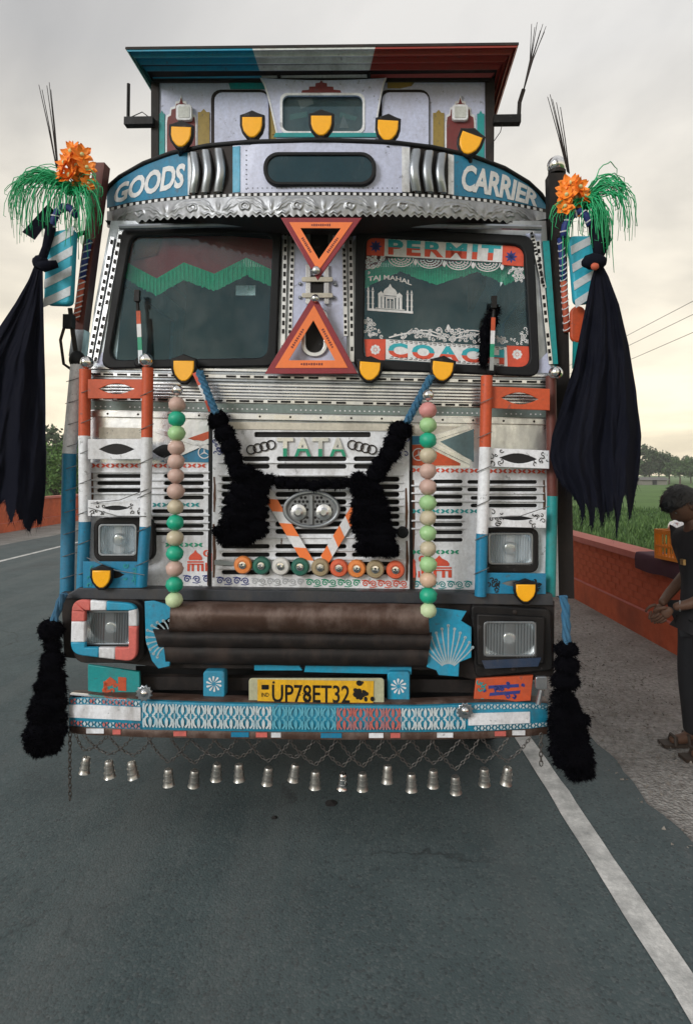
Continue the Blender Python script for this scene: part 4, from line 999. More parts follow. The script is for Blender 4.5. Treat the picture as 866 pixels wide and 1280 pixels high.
bound([L(700, 298, .245), L(703, 330, .245), L(704, 352, .245)], .016, (M_COB, M_WHITEP), 7)
bound([L(704, 352, .245), L(706, 380, .245), L(708, 415, .245)], .016, (M_CORO, M_WHITEP), 8)
# ---- visor --------------------------------------------------------------
bot_b = [(137, 262), (160, 256), (200, 250), (240, 246.5), (300, 243.5), (400, 242), (500, 243), (560, 246), (610, 251), (650, 257), (683, 264)]
def cutx(pl, x0, x1):
    def at(x_):
        for (a0, b0), (a1, b1) in zip(pl, pl[1:]):
            if a0 <= x_ <= a1: return b0 + (b1-b0)*(x_-a0)/max(a1-a0, 1e-6)
        return pl[0][1] if x_ < pl[0][0] else pl[-1][1]
    xs = [x0 + (x1-x0)*i/10 for i in range(11)]
    return [(x_, at(x_)) for x_ in xs]
visor = band('visor', [(x_, y_+1) for x_, y_ in top_v], bot_b, DV+.012, .012, M_ALUD, T, V, 60)
for x0, x1, m_, nm in ((134, 236, M_BLUE, 'name_panel'), (291, 512, M_LAV, 'visor_panel'), (566, 682, M_BLUE, 'name_panel'), (236, 291, M_STEEL, 'bracket_panel'), (512, 566, M_STEEL, 'bracket_panel')):
    band(nm, [(x_, y_+3) for x_, y_ in cutx(top_v, x0, x1)], [(x_, y_-2.5) for x_, y_ in cutx(bot_b, x0, x1)], DV+.004, .006, m_, visor, V, 16)
for x0, x1, m_ in ((291, 300, M_SKYB), (502, 512, M_WHITE), (235, 241, M_WHITE), (560, 567, M_WHITE)):
    band('visor_strip', [(x_, y_+4) for x_, y_ in cutx(top_v, x0, x1)], [(x_, y_-3.5) for x_, y_ in cutx(bot_b, x0, x1)], DV+.000, .004, m_, visor, V, 4)
# rolled top edge and dashed lower trim
q = MB(); q.tube([L(x_, y_, DV+V(x_)) for x_, y_ in top_v], .011, 8); q.build('visor_edge', M_RUBBER, visor, True)
bb = cutx(bot_b, 137, 683); bb = [(x_, y_) for x_, y_ in cutx(bot_b, 137, 260)+cutx(bot_b, 265, 540)+cutx(bot_b, 545, 683)]
band('visor_trim', [(x_, y_-2.6) for x_, y_ in bb], [(x_, y_+2.6) for x_, y_ in bb], DV-.004, .012, M_BLACK, visor, V, 60)
q = MB(); pl = []
def at_b(x_): return cutx(bot_b, x_, x_+.01)[0][1]
for k in range(70):
    x_ = 139 + k*7.75
    pl.append([(x_, at_b(x_)-1.7), (x_+4, at_b(x_+4)-1.7), (x_+4, at_b(x_+4)+1.7), (x_, at_b(x_)+1.7)])
decal('visor_trim_dashes', pl, DV-.0065, M_WHITEP, visor, V)
# S-curved chrome brackets
for base in (243, 258, 274, 519, 535, 551):
    P = []; flip = 1 if base < 400 else -1
    yt = cutx(top_v, base, base+1)[0][1]+5; yb = at_b(base)-5
    for j in range(13):
        t = j/12; x_ = base + flip*(1.7*math.sin((t-.15)*math.pi*1.6)); P.append((x_, yt+(yb-yt)*t, DV+V(base)-.012-.022*math.sin(math.pi*t)))
    vv = []; ff = []
    for x_, y_, d_ in P:
        c = L(x_, y_, d_); vv += [c+Vector((-.022, .004, 0)), c+Vector((-.012, -.006, 0)), c+Vector((.012, -.006, 0)), c+Vector((.022, .004, 0)), c+Vector((.022, .016, 0)), c+Vector((-.022, .016, 0))]
    for j in range(12):
        for k in range(6): a_ = j*6; ff.append((a_+k, a_+6+k, a_+6+(k+1) % 6, a_+(k+1) % 6))
    mk('scroll_bracket', vv, ff, M_ALUD, visor, True)
# tinted oval light box
ov = flat('visor_window', [rrect(329, 189.5, 470, 231, 19, 8), rrect(334, 194, 465, 227, 15, 8)], DV-.014, .035, M_RUBBER, T, bev=.004)
flat('visor_window_pane', rrect(333, 193, 466, 228, 16, 8), DV-.006, .004, mat('dark_teal_acrylic', (.006, .035, .05), .12, dirt=.05, bump=0), ov)
dts = [ell(x_, 235, .7, .7, 6) for x_ in range(310, 500, 6)] + [ell(504.5, y_, .8, .8, 6) for y_ in range(186, 240, 6)] + [ell(308, y_, .8, .8, 6) for y_ in range(188, 240, 6)]
decal('rivet_dots', dts, DV+.002, M_STEEL, visor, V)
# GOODS CARRIER lettering that follows the visor
def curve_txt(s_, x0, x1, to0, to1, bo0, bo1, lx):
    def wf(u, v):
        x_ = x0 + (x1-x0)*u; a_ = cutx(top_v, x_, x_+.01)[0][1] + to0 + (to1-to0)*u; b_ = at_b(x_) - bo0 - (bo1-bo0)*u
        return x_ + lx*(v-.5), b_ + (a_-b_)*v
    text('lettering', s_, None, DV+.0005, .003, M_WHITEP, visor, bold=.035, shear=.12, warp=wf, dfun=V, space=.95)
curve_txt('GOODS', 143, 231, 8, 16, 5, 13, 2); curve_txt('CARRIER', 577, 672, 13, 4, 10, 3, 2)
# embossed aluminium frieze with a wavy lower edge
fr_t = [(x_, y_+2) for x_, y_ in bb]; NF = 552
vv = []; ff = []; rows = 22
for i in range(NF+1):
    x_ = 134 + (686-134)*i/NF; yt = at_b(min(max(x_, 137), 682))+2; yb = yt + 25 - 6*(abs((x_-405)/278)**2) + 1.7*math.sin(i*2*math.pi*60/NF)
    for j in range(rows+1):
        t = j/rows; y_ = yt+(yb-yt)*t
        ph = (x_-405)/66.0 + .5; u = (ph - math.floor(ph))*2-1; v = (t-.48)*2; e_ = 0
        if .05 < t < .90:
            r_ = math.hypot(u*2.1, v-.85); a_ = math.atan2(v-.85, u*2.1)
            if v < .85: e_ += .0042*max(0, math.cos(9*(a_+math.pi/2)))*math.exp(-((r_-.95)/.42)**2)          # palmette
            e_ += .005*math.exp(-(math.hypot(u*2.1, v-.72)/.16)**2)
            for k_, w_ in ((.0, .11), (.34, .09), (.68, .08)):                                            # flowing leaves either side
                e_ += .0042*math.exp(-((v - (.55*math.cos(math.pi*min(1, abs(u)*1.25)) + .1) + k_ - .15)/w_)**2)*min(1, max(0, (abs(u)-.26)*9))*(1-abs(u)*.5)
            e_ += .005*math.exp(-((math.hypot((1-abs(u))*2.1, v)-.34)/.10)**2) + .004*math.exp(-(math.hypot((1-abs(u))*2.1, v)/.12)**2)   # rosette
        vv.append(L(x_, y_, DV+V(x_)-.004 - 1.5*e_ - .004*math.sin(math.pi*t)))
for i in range(NF):
    for j in range(rows): a_ = i*(rows+1)+j; ff.append((a_, a_+1, a_+rows+2, a_+rows+1))
mk('embossed_frieze', vv, ff, mat('embossed_aluminium', (.34, .355, .38), .38, .6, dirt=.5, dcol=(.12, .12, .12), bump=0), visor, True)
# dark soffit between frieze and windscreen
vv = []; ff = []
for i in range(41):
    x_ = 136 + (684-136)*i/40; p = L(x_, at_b(min(max(x_, 137), 682))+20, DV+V(x_)+.004); vv += [p, Vector((p.x*.985, .30, p.z-.004))]
for i in range(40): ff.append((2*i, 2*i+1, 2*i+3, 2*i+2))
mk('visor_soffit', vv, ff, M_STEEL, T)
q = MB(); q.tube([L(150, 284, .17), L(400, 278, .15), L(676, 285, .17)], .014, 8); q.build('soffit_rail', M_ALUD, T)
# ---- shield reflectors -------------------------------------------------------
for cx, cy, w_, h_, ro, d_ in ((226, 168, 31, 37, 2, .02), (315, 156, 31, 38, 0, -.02), (401.5, 154, 32, 37, 0, -.07), (484.5, 160, 32, 38, 3, -.03), (587, 177, 33, 38, 20, .06),
                           (229.5, 461, 32, 38, 0, .14), (462, 461.5, 32, 34, 4, .14), (553, 461.5, 32, 35, 6, .14), (126.5, 722, 28, 32, 0, .06), (657, 739.5, 30, 32, 0, .06)):
    sh = flat('shield_reflector', place(SHIELD, cx, cy, w_, h_, ro), d_, .028, M_BLACK, T, bev=.007)
    flat('amber_face', place(SHIN, cx, cy, w_, h_, ro), d_-.006, .012, M_AMBER, sh, bev=.005)
    if cy < 200:
        q = MB(); p = L(cx, cy+h_*.45, d_+.015); p2 = L(cx, cy+h_*.45+9, DV+V(cx)+.01); q.tube([p, p2], .012, 6); q.build('bracket', M_RUBBER, sh)
    else:
        q = MB(); p = L(cx, cy, d_+.02); q.tube([p, p + Vector((0, .09, 0))], .010, 6); q.build('bracket', M_RUBBER, sh)

squiggle(268, 546, 280, 566, 9, M_NAVY, .1937, T, 1.3, 51); squiggle(497, 548, 508, 570, 9, M_NAVY, .1937, T, 1.3, 52)
# ---- windscreen stickers (right-hand pane) ---------------------------------
DS = .2265
def quadmap(c):      # unit square -> pixel quad (TL,TR,BR,BL)
    tl, tr, br, bl = [Vector(p) for p in c]
    return lambda u, v: tuple((tl*(1-u)+tr*u)*(1-v) + (bl*(1-u)+br*u)*v)
for o_ in ([(480, 295), (630, 303), (629, 328), (480, 320)], [(482, 424), (633, 434), (634, 459), (482, 449)]): decal('sticker_ground', [o_], DS, M_WHITEP, T)
reds = [[(459, 298), (466, 294), (481, 295), (480, 320), (458, 319)], [(628, 304), (648, 306), (654, 311), (654, 333), (627, 331)], [(455, 424), (482, 424), (481, 450), (466, 450), (457, 445)], [(633, 432), (661, 433), (661, 452), (655, 459), (634, 459)]]
for o_ in reds: decal('sticker_corner', [o_], DS-.0004, M_REDP, T)
fl = []
for cx, cy in ((469.5, 308), (638.5, 321)):
    for k in range(8): fl.append(eye(0, 0, 10, 3.4)); a_ = rad(45*k); fl[-1] = [(cx + (x_+3)*math.cos(a_) - y_*math.sin(a_), cy + (x_+3)*math.sin(a_) + y_*math.cos(a_)) for x_, y_ in fl[-1]]
decal('sticker_flower', fl, DS-.0008, M_NAVY, T)
fl = []
for cx, cy in ((469, 437), (646, 443)):
    for k in range(8):
        a_ = rad(45*k); fl.append(ell(cx+4.2*math.cos(a_), cy+4.2*math.sin(a_), 2.1, 2.1, 8))
    fl.append(ell(cx, cy, 1.8, 1.8, 8))
decal('sticker_flower', fl, DS-.0008, M_WHITEP, T)
def two_tone(s_, quad, split, top_m, bot_m, bold=.03, space=1.0):
    f_ = quadmap(quad)
    for hi, m_ in ((True, top_m), (False, bot_m)):
        o = text('sticker_lettering', s_, None, DS-.0012, .0004, m_, T, bold=bold, warp=lambda u, v: f_(u, 1-v), space=space)
        bm = bmesh.new(); bm.from_mesh(o.data); p0, p1 = L(*f_(0, split), DS), L(*f_(1, split), DS)
        n_ = Vector((-(p1-p0).z, 0, (p1-p0).x)).normalized()
        bmesh.ops.bisect_plane(bm, geom=bm.verts[:]+bm.edges[:]+bm.faces[:], plane_co=p0, plane_no=n_, clear_outer=not hi, clear_inner=hi)
        bm.to_mesh(o.data); bm.free()
two_tone('PERMIT', [(485, 299), (626, 307), (624, 326), (485, 318)], .52, M_BLUEP, M_REDP, .04, 1.22)
two_tone('COACH', [(485, 428), (630, 437), (630, 456), (485, 446.5)], .55, M_BLUEP, M_REDP, .045, 1.3)
# serif bars and key-pattern lines on the sticker strips
pl = []
for k in range(24):
    x_ = 487 + k*6; y_ = 296 + (x_-480)*.054
    pl += ribbon([(x_, y_), (x_+4, y_), (x_+4, y_+2.4), (x_+1.6, y_+2.4)], .8)
    y_ = 425.2 + (x_-482)*.066; pl += ribbon([(x_, y_), (x_+4, y_), (x_+4, y_+2.2), (x_+1.6, y_+2.2)], .8)
    y_ = 447.5 + (x_-482)*.066; pl += ribbon([(x_, y_), (x_+4, y_), (x_+4, y_-2.0), (x_+1.6, y_-2.0)], .8)
decal('sticker_key_pattern', pl, DS-.0016, M_VOID, T)
# lace swags and corner filigree
pl = []
for k in range(4):
    cx = 501 + k*36; cy = 321.5 + (cx-480)*.055
    for R in (13.5, 10, 6.5, 3.2):
        pl += ribbon([(cx+R*1.15*math.cos(rad(a_)), cy+R*.78*math.sin(rad(a_))) for a_ in range(0, 181, 15)], 1.1)
    for a_ in range(15, 180, 22): pl += ribbon([(cx+7*math.cos(rad(a_)), cy+5*math.sin(rad(a_))), (cx+13*math.cos(rad(a_)), cy+9.5*math.sin(rad(a_)))], .7)
    pl.append(eye(cx+18, cy+5, 5, 8))
rl = random.Random(4)
def filig(pts, n, r0=2.2):
    xs = [p[0] for p in pts]; ys = [p[1] for p in pts]
    def inside(x_, y_):
        c = False
        for i in range(len(pts)):
            (x0, y0), (x1, y1) = pts[i-1], pts[i]
            if (y0 > y_) != (y1 > y_) and x_ < (x1-x0)*(y_-y0)/(y1-y0)+x0: c = not c
        return c
    o = []; k = 0
    while k < n:
        x_, y_ = rl.uniform(min(xs), max(xs)), rl.uniform(min(ys), max(ys))
        if inside(x_, y_): o.extend(ribbon(spiral(x_, y_, rl.uniform(1.5, 3.2)*r0/2.2, rl.uniform(.8, 1.4), rl.uniform(0, 360), rl.choice((-1, 1)), 9), .95)); k += 1
    return o
pl += filig([(458, 320), (480, 320), (474, 334), (459, 342)], 28) + filig([(628, 333), (654, 335), (654, 356), (643, 350)], 28) + filig([(456, 396), (466, 400), (478, 422), (456, 421)], 28) + filig([(650, 410), (662, 412), (662, 432), (640, 430)], 26)
pl += filig([(486, 416), (520, 412), (560, 410), (600, 416), (640, 424), (640, 428), (560, 426), (486, 421)], 110, 2.2)
for s_ in (-1, 1):
    pl += ribbon([(560 + s_*(4 + 70*t/12), 424 - 8*math.sin(t/12*math.pi)*(.9) + (2.5 if s_ > 0 else -2)*t/12) for t in range(13)], 1.8)
    pl += ribbon([(560 + s_*(10 + 40*t/12), 418 - 5*math.sin(t/12*math.pi)) for t in range(13)], 1.5)
pl += [eye(560, 410, 5, 9)]
decal('sticker_lace', pl, DS-.0002, M_WHITEP, T)
# domed monument sticker
f_ = quadmap([(459, 352), (516, 357), (516, 392), (459, 388)]); pl = []
def R_(u0, v0, u1, v1): pl.append([f_(u0, v0), f_(u1, v0), f_(u1, v1), f_(u0, v1)])
dm = [(.36, .42), (.35, .30), (.39, .20), (.46, .12), (.5, .0), (.54, .12), (.61, .20), (.65, .30), (.64, .42)]
pl.append([f_(*p) for p in dm])
for c_ in (.30, .70): pl.append([f_(c_ + (x_-.5)*.45, .46 + y_*.38 - .18) for x_, y_ in dm])
for u0, u1 in ((.24, .30), (.32, .37), (.40, .43), (.57, .60), (.63, .68), (.70, .76)): R_(u0, .46, u1, .90)
R_(.24, .44, .76, .48); R_(.43, .46, .57, .54); R_(.45, .60, .46, .9); R_(.54, .60, .55, .9); R_(.485, .56, .515, .9)
for u_ in (.02, .12, .88, .97):
    R_(u_-.018, .30, u_+.018, .92); R_(u_-.03, .30, u_+.03, .33); R_(u_-.03, .52, u_+.03, .55); R_(u_-.03, .74, u_+.03, .77); pl.append([f_(u_-.022, .28), f_(u_, .16), f_(u_+.022, .28)])
R_(0, .92, 1, 1.0); R_(.18, .88, .82, .905)
decal('monument_sticker', pl, DS-.0002, M_WHITEP, T)
text('sticker_lettering', 'TAJ MAHAL', None, DS-.0002, .0003, M_WHITEP, T, bold=.02, warp=lambda u, v: (460 + 54*u + 0*v, 353.5 - 7.5*v + 5*u - 4.5*math.sin(math.pi*u)))
# ---- wipers with a tricolour strip ------------------------------------------
def wiper(x0, y0, x1, y1, tuft):
    r_ = MB(); d = .15; r_.tube([L(x1, y1, d+.03), L(x1*.5+x0*.5, (y0+y1)/2, d+.012), L(x0, y0, d+.02)], .009, 8); wp = r_.build('wiper', M_BLACK, T)
    n = 4; cs = [M_ORED, M_WHITEP, M_GREEN, M_ALUD]
    for k in range(n):
        a_, b_ = .22 + .78*k/n, .22 + .78*(k+1)/n
        flat('wiper_strip', bar(x0+(x1-x0)*a_, y0+(y1-y0)*a_, x0+(x1-x0)*b_, y0+(y1-y0)*b_, 5.2), d-.004, .006, cs[k], wp)
    q = MB(); q.box(L(x0, y0, d+.01)+Vector((-.013, -.012, -.03)), L(x0, y0, d+.01)+Vector((.013, .012, .03))); q.build('wiper_clip', M_BLACK, wp)
    q = MB(); q.lathe([(.028, -.01), (.028, .02), (.018, .03)], L(x1, y1, d+.06), 'Y', 14); q.build('wiper_pivot', M_RUBBER, wp)
wiper(172, 370, 176, 454, 0); wiper(617, 378, 614, 463, 1)
# ---- headboard above the cab -----------------------------------------------
HB = .80
hb = flat('headboard', [(192, 96), (612, 96), (612, 205), (192, 205)], HB, .03, M_LAV, T)
q = MB(); vv = [L(190, 96, HB-.02), L(199, 96, HB-.02), L(198, 205, HB-.02), L(190, 205, HB-.02)]
for o_ in ([(189, 92), (199, 92), (198, 205), (189, 205)], [(606, 92), (618, 92), (617, 205), (607, 205)]): flat('headboard_post', o_, HB-.012, .06, M_STEEL, T)
def arch(x0, x1, yt, yb):
    cx = (x0+x1)/2; w_ = (x1-x0)/2
    up = [(-1, .36), (-.95, .27), (-.72, .24), (-.68, .15), (-.40, .13), (-.34, .06), (-.12, .05), (0, -.04), (.12, .05), (.34, .06), (.40, .13), (.68, .15), (.72, .24), (.95, .27), (1, .36)]
    return [(cx + a_*w_, yt + b_*(yb-yt)) for a_, b_ in up] + [(x1, yb), (x0, yb)]
def ppill(x0, x1, yt, yb, m_):
    cx = (x0+x1)/2; flat('painted_pillar', [(x0, yb), (x0, yt+4), (x0+(x1-x0)*.25, yt+4), (cx, yt), (x1-(x1-x0)*.25, yt+4), (x1, yt+4), (x1, yb)], HB-.006, .005, m_, hb)
for x0, x1 in ((207, 246), (556, 594)):
    n_ = flat('niche_border', arch(x0, x1, 122, 205), HB-.006, .005, M_WHITE, hb); flat('niche', arch(x0+2, x1-2, 125, 205), HB-.010, .004, M_MAROON, hb)
for x_ in (230, 575):
    lb = flat('marker_lamp', rrect(x_-10, 130, x_+10, 150, 4), HB-.035, .025, M_WHITE, T, bev=.004); flat('lamp_face', rrect(x_-7, 133, x_+7, 147, 2), HB-.038, .005, mat('frosted_lens', (.5, .52, .5), .3), lb)
ppill(199, 206, 138, 205, M_TEAL); ppill(247.5, 262, 136, 205, M_OLIVE); ppill(541, 555, 137, 205, M_OLIVE); ppill(596, 605, 138, 205, M_TEAL)
for x0, x1 in ((264, 337), (473, 537)):
    flat('painted_panel_shadow', rrect(x0, 112, x1, 225, 12), HB-.004, .003, M_STEEL, hb); flat('raised_panel', rrect(x0+4, 115, x1-1, 225, 10), HB-.022, .016, M_LAV, hb, bev=.004)  # dark plate shows past each panel as its painted shadow outline
flat('painted_field', [(284, 98), (331, 98), (331, 111), (288, 111)], HB-.006, .005, M_TEAL, hb); flat('painted_field', [(484, 99), (521, 99), (514, 107), (500, 110), (484, 110)], HB-.006, .005, M_OLIVE, hb)
fl_l = [(325, 97)] + [(325 + 20*(t/8)**.7, 97 + 70*t/8) for t in range(1, 9)]
fl_r = [(483, 97)] + [(483 - 14*(t/8)**.7, 97 + 70*t/8) for t in range(1, 9)]
scal = [(483-158*t/20, 97 + 3.0*math.sin(math.pi*t/20)) for t in range(1, 20)]
cp = flat('centre_panel', [fl_l + [(345, 190), (469, 190)] + fl_r[::-1] + scal, rrect(353, 119, 453, 164, 8)], HB-.045, .02, M_LAV, T, bev=.003)
flat('centre_panel_edge', [[(x_, y_) for x_, y_ in fl_l] + [(x_+2, y_) for x_, y_ in fl_l[::-1]]], HB-.049, .004, M_WHITE, cp)
flat('centre_panel_edge', [[(x_, y_) for x_, y_ in fl_r] + [(x_-2, y_) for x_, y_ in fl_r[::-1]]], HB-.049, .004, M_WHITE, cp)
crest = [(-1, 0), (-.95, -.2), (-.62, -.25), (-.6, -.48), (-.3, -.5), (-.28, -.75), (-.08, -.8), (0, -1), (.08, -.8), (.28, -.75), (.3, -.5), (.6, -.48), (.62, -.25), (.95, -.2), (1, 0)]
flat('crest', [(401.5 + a_*25, 116 + b_*16) for a_, b_ in crest], HB-.049, .004, M_MAROON, cp)
flat('window_border', [rrect(350, 116, 456, 167, 9), rrect(353, 119, 453, 164, 8)], HB-.050, .004, M_WHITE, cp)
flat('window_backing', rrect(350, 116, 456, 167, 5), HB-.012, .004, mat('window_backing', (.10, .11, .10), .5, dirt=.6, dcol=(.03, .03, .035), dscale=8), cp)
flat('window_pane', rrect(352, 118, 454, 165, 6), HB-.030, .004, M_GLASS, cp)
pl = [[(362, 143), (384, 139), (384, 146), (362, 150)], [(388, 150), (405, 146), (406, 153), (388, 156)], [(425, 140), (447, 146), (444, 151), (424, 146)]]
decal('painted_reflection', pl, HB-.0135, mat('dull_green_reflection', (.12, .22, .17), .5), cp)  # reflections in the pane, painted as flat green patches on the backing
decal('painted_reflection', [[(372, 125), (390, 122), (392, 130), (376, 136)], [(424, 160), (429, 143), (436, 160)]], HB-.0135, mat('dull_pink_reflection', (.35, .28, .25), .5), cp)  # more painted reflections, in dull pink
ppill(337, 350, 131, 190, M_OLIVE)
flat('painted_pillar', [(336, 131), (348, 131), (352, 168), (340, 168)], HB-.012, .005, M_OLIVE, hb); flat('painted_pillar', [(462, 131), (472, 131), (470, 168), (458, 168)], HB-.012, .005, M_OLIVE, hb)
flat('base_strip', [(344, 166), (470, 166), (472, 171), (342, 171)], HB-.055, .008, M_TEAL, T)
# flared eave: stepped tray along the front and both sides
prof = [(0.0, HB-.30), (.09, HB-.30), (.12, HB-.265), (.30, HB-.255), (.34, HB-.20), (.52, HB-.19), (.56, HB-.13), (.74, HB-.12), (.78, HB-.05), (1.0, HB-.02)]
def eave_row(t): # pixel left/right and y of a profile row
    return 157 + (192-157)*t, 648 + (613-648)*t, 61 + (98-61)*t, 55.5 + (97-55.5)*t
for f0, f1, m_, nm in ((0, .322, mat('eave_blue_paint', (.01, .29, .46), .4, dirt=.3), 'eave'), (.322, .636, mat('grey_white_paint', (.62, .66, .66), .4, dirt=.4), 'eave'), (.636, 1, mat('oxblood_paint', (.30, .035, .024), .4, dirt=.35), 'eave')):
    vv = []; ff = []
    for t, d_ in prof:
        x0, x1, ya, yb = eave_row(t)
        for f__ in (f0, f1): vv.append(L(x0+(x1-x0)*f__, ya+(yb-ya)*f__, d_))
    for i in range(len(prof)-1): ff.append((2*i, 2*i+2, 2*i+3, 2*i+1))
    mk(nm, vv, ff, m_, T)
for side, m_ in ((0, M_TEAL), (1, MATS['oxblood_paint'])):
    vv = []; ff = []
    for t, d_ in prof:
        x0, x1, ya, yb = eave_row(t); p = L((x0, x1)[side], (ya, yb)[side], d_); vv += [p, p + Vector((0, 1.5 - (d_-HB+.3), 0))]
    for i in range(len(prof)-1): q_ = (2*i, 2*i+1, 2*i+3, 2*i+2); ff.append(q_ if side else q_[::-1])
    mk('side_eave', vv, ff, m_, T)
p0, p1 = L(157, 61, HB-.30), L(648, 55.5, HB-.30)
mk('headboard_roof', [p0+Vector((0, 0, .012)), p1+Vector((0, 0, .012)), p1+Vector((0, 1.5, .012)), p0+Vector((0, 1.5, .012)), p0-Vector((0, .004, .006)), p1-Vector((0, .004, .006))], [(0, 1, 2, 3), (4, 5, 1, 0)], M_STEEL, T)
flat('eave_fillet', [(192, 96), (612, 95), (612, 101), (192, 102)], HB-.02, .015, M_STEEL, T)
for x_ in (349, 461):
    q = MB(); q.lathe([(.012, 0), (.012, .02), (.006, .03)], L(x_, 96, HB-.03), 'Y', 10); q.build('eave_bolt', M_STEEL, T)
# cargo body behind the cab
pa, pb = L(193, 100, HB+.02), L(612, 100, HB+.02)
for i, x_ in enumerate((pa.x, pb.x)):
    sgn = 1 if i else -1
    q = MB(); q.box((min(x_, x_-sgn*.04), 1.6, 1.25), (max(x_, x_-sgn*.04), 6.6, pa.z - .35)); bs = q.build('body_side', M_TEAL if not i else M_ORED, T)
    for k in range(6):
        q = MB(); y_ = 1.65 + k*.97; q.box((x_ + sgn*.001 if sgn > 0 else x_ - .05, y_, 1.2), (x_ + .05 if sgn > 0 else x_ - .001, y_+.07, pa.z-.33)); q.build('body_rib', M_STEEL, bs)
    q = MB(); q.box((min(x_, x_-sgn*.03), HB+.035, pa.z-1.3), (max(x_, x_-sgn*.03), 2.0, pa.z-.02)); q.build('headboard_side', M_STEEL, T)
q = MB(); q.box((pa.x+.045, 1.62, 1.1), (pb.x-.045, 6.6, 1.24)); q.build('body_floor', M_STEEL, T)
q = MB(); q.box((pa.x+.045, 6.5, 1.245), (pb.x-.045, 6.58, 2.8)); q.build('tail_board', M_TEAL, T)
q = MB()
for x_ in (-.42, .42): q.box((x_-.06, .35, .72), (x_+.06, 6.5, .93))
q.build('chassis_rail', M_STEEL, T)
# ---- roof antennas on brackets -----------------------------------------------
def bracket(x0, x1, y_, d_):
    q = MB(); a_, b_ = L(x0, y_, d_), L(x1, y_, d_); q.box((min(a_.x, b_.x), d_, a_.z-.025), (max(a_.x, b_.x), d_+.05, a_.z+.022)); return q.build('aerial_bracket', M_BLACK, T)
ab = bracket(155, 191, 150, HB-.05); q = MB(); q.tube([L(160.5, 148, HB-.03), L(161, 105, HB-.03)], .011, 8); q.build('aerial', M_BLACK, ab)
q = MB(); q.tube([L(175, 153, HB-.03), L(175, 157, HB-.03)], .012, 8); q.tube([L(165, 146, HB-.02), L(178, 140, HB-.02), L(187, 147, HB-.02)], .003, 5); q.build('aerial_fitting', M_BLACK, ab)
ab = bracket(617, 651, 147.5, HB-.05); q = MB(); q.tube([L(648, 146, HB-.03), L(649, 128, HB-.03), L(654, 112, HB-.03)], .012, 8)
for k in range(7): q.tube([L(654, 113, HB-.03), L(662+k*.6, 75, HB-.03-.01*k), L((664, 668, 671, 675, 678, 680, 682)[k], (30, 34, 28, 38, 30, 40, 33)[k], HB-.04+.02*k)], [.004, .003, .0018], 5)
q.build('aerial', M_STEEL, ab)
q = MB(); q.tube([L(628, 153, HB-.03), L(625, 165, HB-.03), L(618, 175, HB-.02), L(612, 182, HB)], .0025, 5); q.build('loose_wire', M_STEEL, ab)
# ---- lower front --------------------------------------------------------------
flat('front_apron', [(76, 741), (693, 752), (692, 846), (590, 850), (540, 838), (200, 836), (180, 832), (80, 822)], .12, .05, M_STEEL, T, bev=.006)
flat('sill', [(98, 735), (690, 743), (692, 757), (76, 748)], .10, .10, mat('dark_blue_grey_steel', (.04, .045, .055), .45, .3, dirt=.6), T, bev=.004)
# rolled step
def roll(name, x0, x1, y0, y1, d, m_, bulge):
    vv = []; ff = []; n, r_ = 30, 10
    for i in range(n+1):
        x_ = x0[0]+(x1[0]-x0[0])*i/n
        for j in range(r_+1):
            t = j/r_; xx = x_ + ((x0[1]-x0[0])*(1-i/n) + (x1[1]-x1[0])*i/n)*t
            y_ = y0 + (y1-y0)*(.5-.5*math.cos(math.pi*t)) + .012*(xx-375) + .8*noise.noise(Vector((xx*.04, t*3, 7)))
            vv.append(L(xx, y_, d - bulge*math.sin(math.pi*t)))
    for i in range(n):
        for j in range(r_): a_ = i*(r_+1)+j; ff.append((a_, a_+1, a_+r_+2, a_+r_+1))
    ff.append([j for j in range(r_, -1, -1)]); ff.append([n*(r_+1)+j for j in range(r_+1)])
    o = mk(name, vv, ff, m_, T, True); o.data.set_sharp_from_angle(angle=rad(50)); return o
roll('step_roll', (214, 211), (534, 537), 753, 792, .05, M_RUST, .10)
roll('step_roll', (190, 200), (540, 536), 788, 812, .07, M_STEEL, .06)
roll('step_roll', (204, 208), (537, 533), 806, 832, .085, M_STEEL, .05)
# left lower headlight with striped tube bezel
headlight(137, 785, 62, 43, .085, rrect(92, 750, 180, 829, 14), M_STEEL)
bz = [(102, 754), (164, 756), (176, 766), (172, 822), (160, 828), (98, 820), (89, 810), (92, 766)]
bzr = rpoly([(90, 749), (172, 755), (171, 828), (88, 818)], 15, 6); N_ = len(bzr)
stripe = [M_BLUE, M_SKYB, M_WHITE, M_PINK, M_PINK, M_WHITE, M_SKYB, M_SKYB, M_WHITE, M_PINK, M_PINK, M_WHITE]
dense = []
for i in range(N_):
    a_, b_ = bzr[i], bzr[(i+1) % N_]; n = max(1, int(math.hypot(b_[0]-a_[0], b_[1]-a_[1])/4))
    for k in range(n): dense.append((a_[0]+(b_[0]-a_[0])*k/n, a_[1]+(b_[1]-a_[1])*k/n))
nd = len(dense)
segs = [(0, .05, M_PINK), (.05, .12, M_PINK), (.12, .20, M_WHITE), (.20, .34, M_SKYB), (.34, .42, M_WHITE), (.42, .64, M_PINK), (.64, .72, M_WHITE), (.72, .88, M_SKYB), (.88, .97, M_WHITE), (.97, 1.0, M_PINK)]
bez = None; cc_ = (133, 788)
def inner(p):    # matching point on the inner outline of the bezel plate
    x_ = min(max(p[0], 107), 160); y_ = min(max(p[1], 764), 809); return (p[0]+(x_-p[0])*.95, p[1]+(y_-p[1])*.95)
for f0, f1, m_ in segs:
    i0, i1 = int(f0*nd), int(f1*nd); sk = 2.0
    o_ = [dense[i % nd] for i in range(i0, i1+1)] + [inner(dense[i % nd]) for i in range(i1, i0-1, -1)]
    o = flat('lamp_bezel' if bez is None else 'bezel_stripe', o_, .035, .03, m_, T if bez is None else bez, bev=.006); bez = bez or o
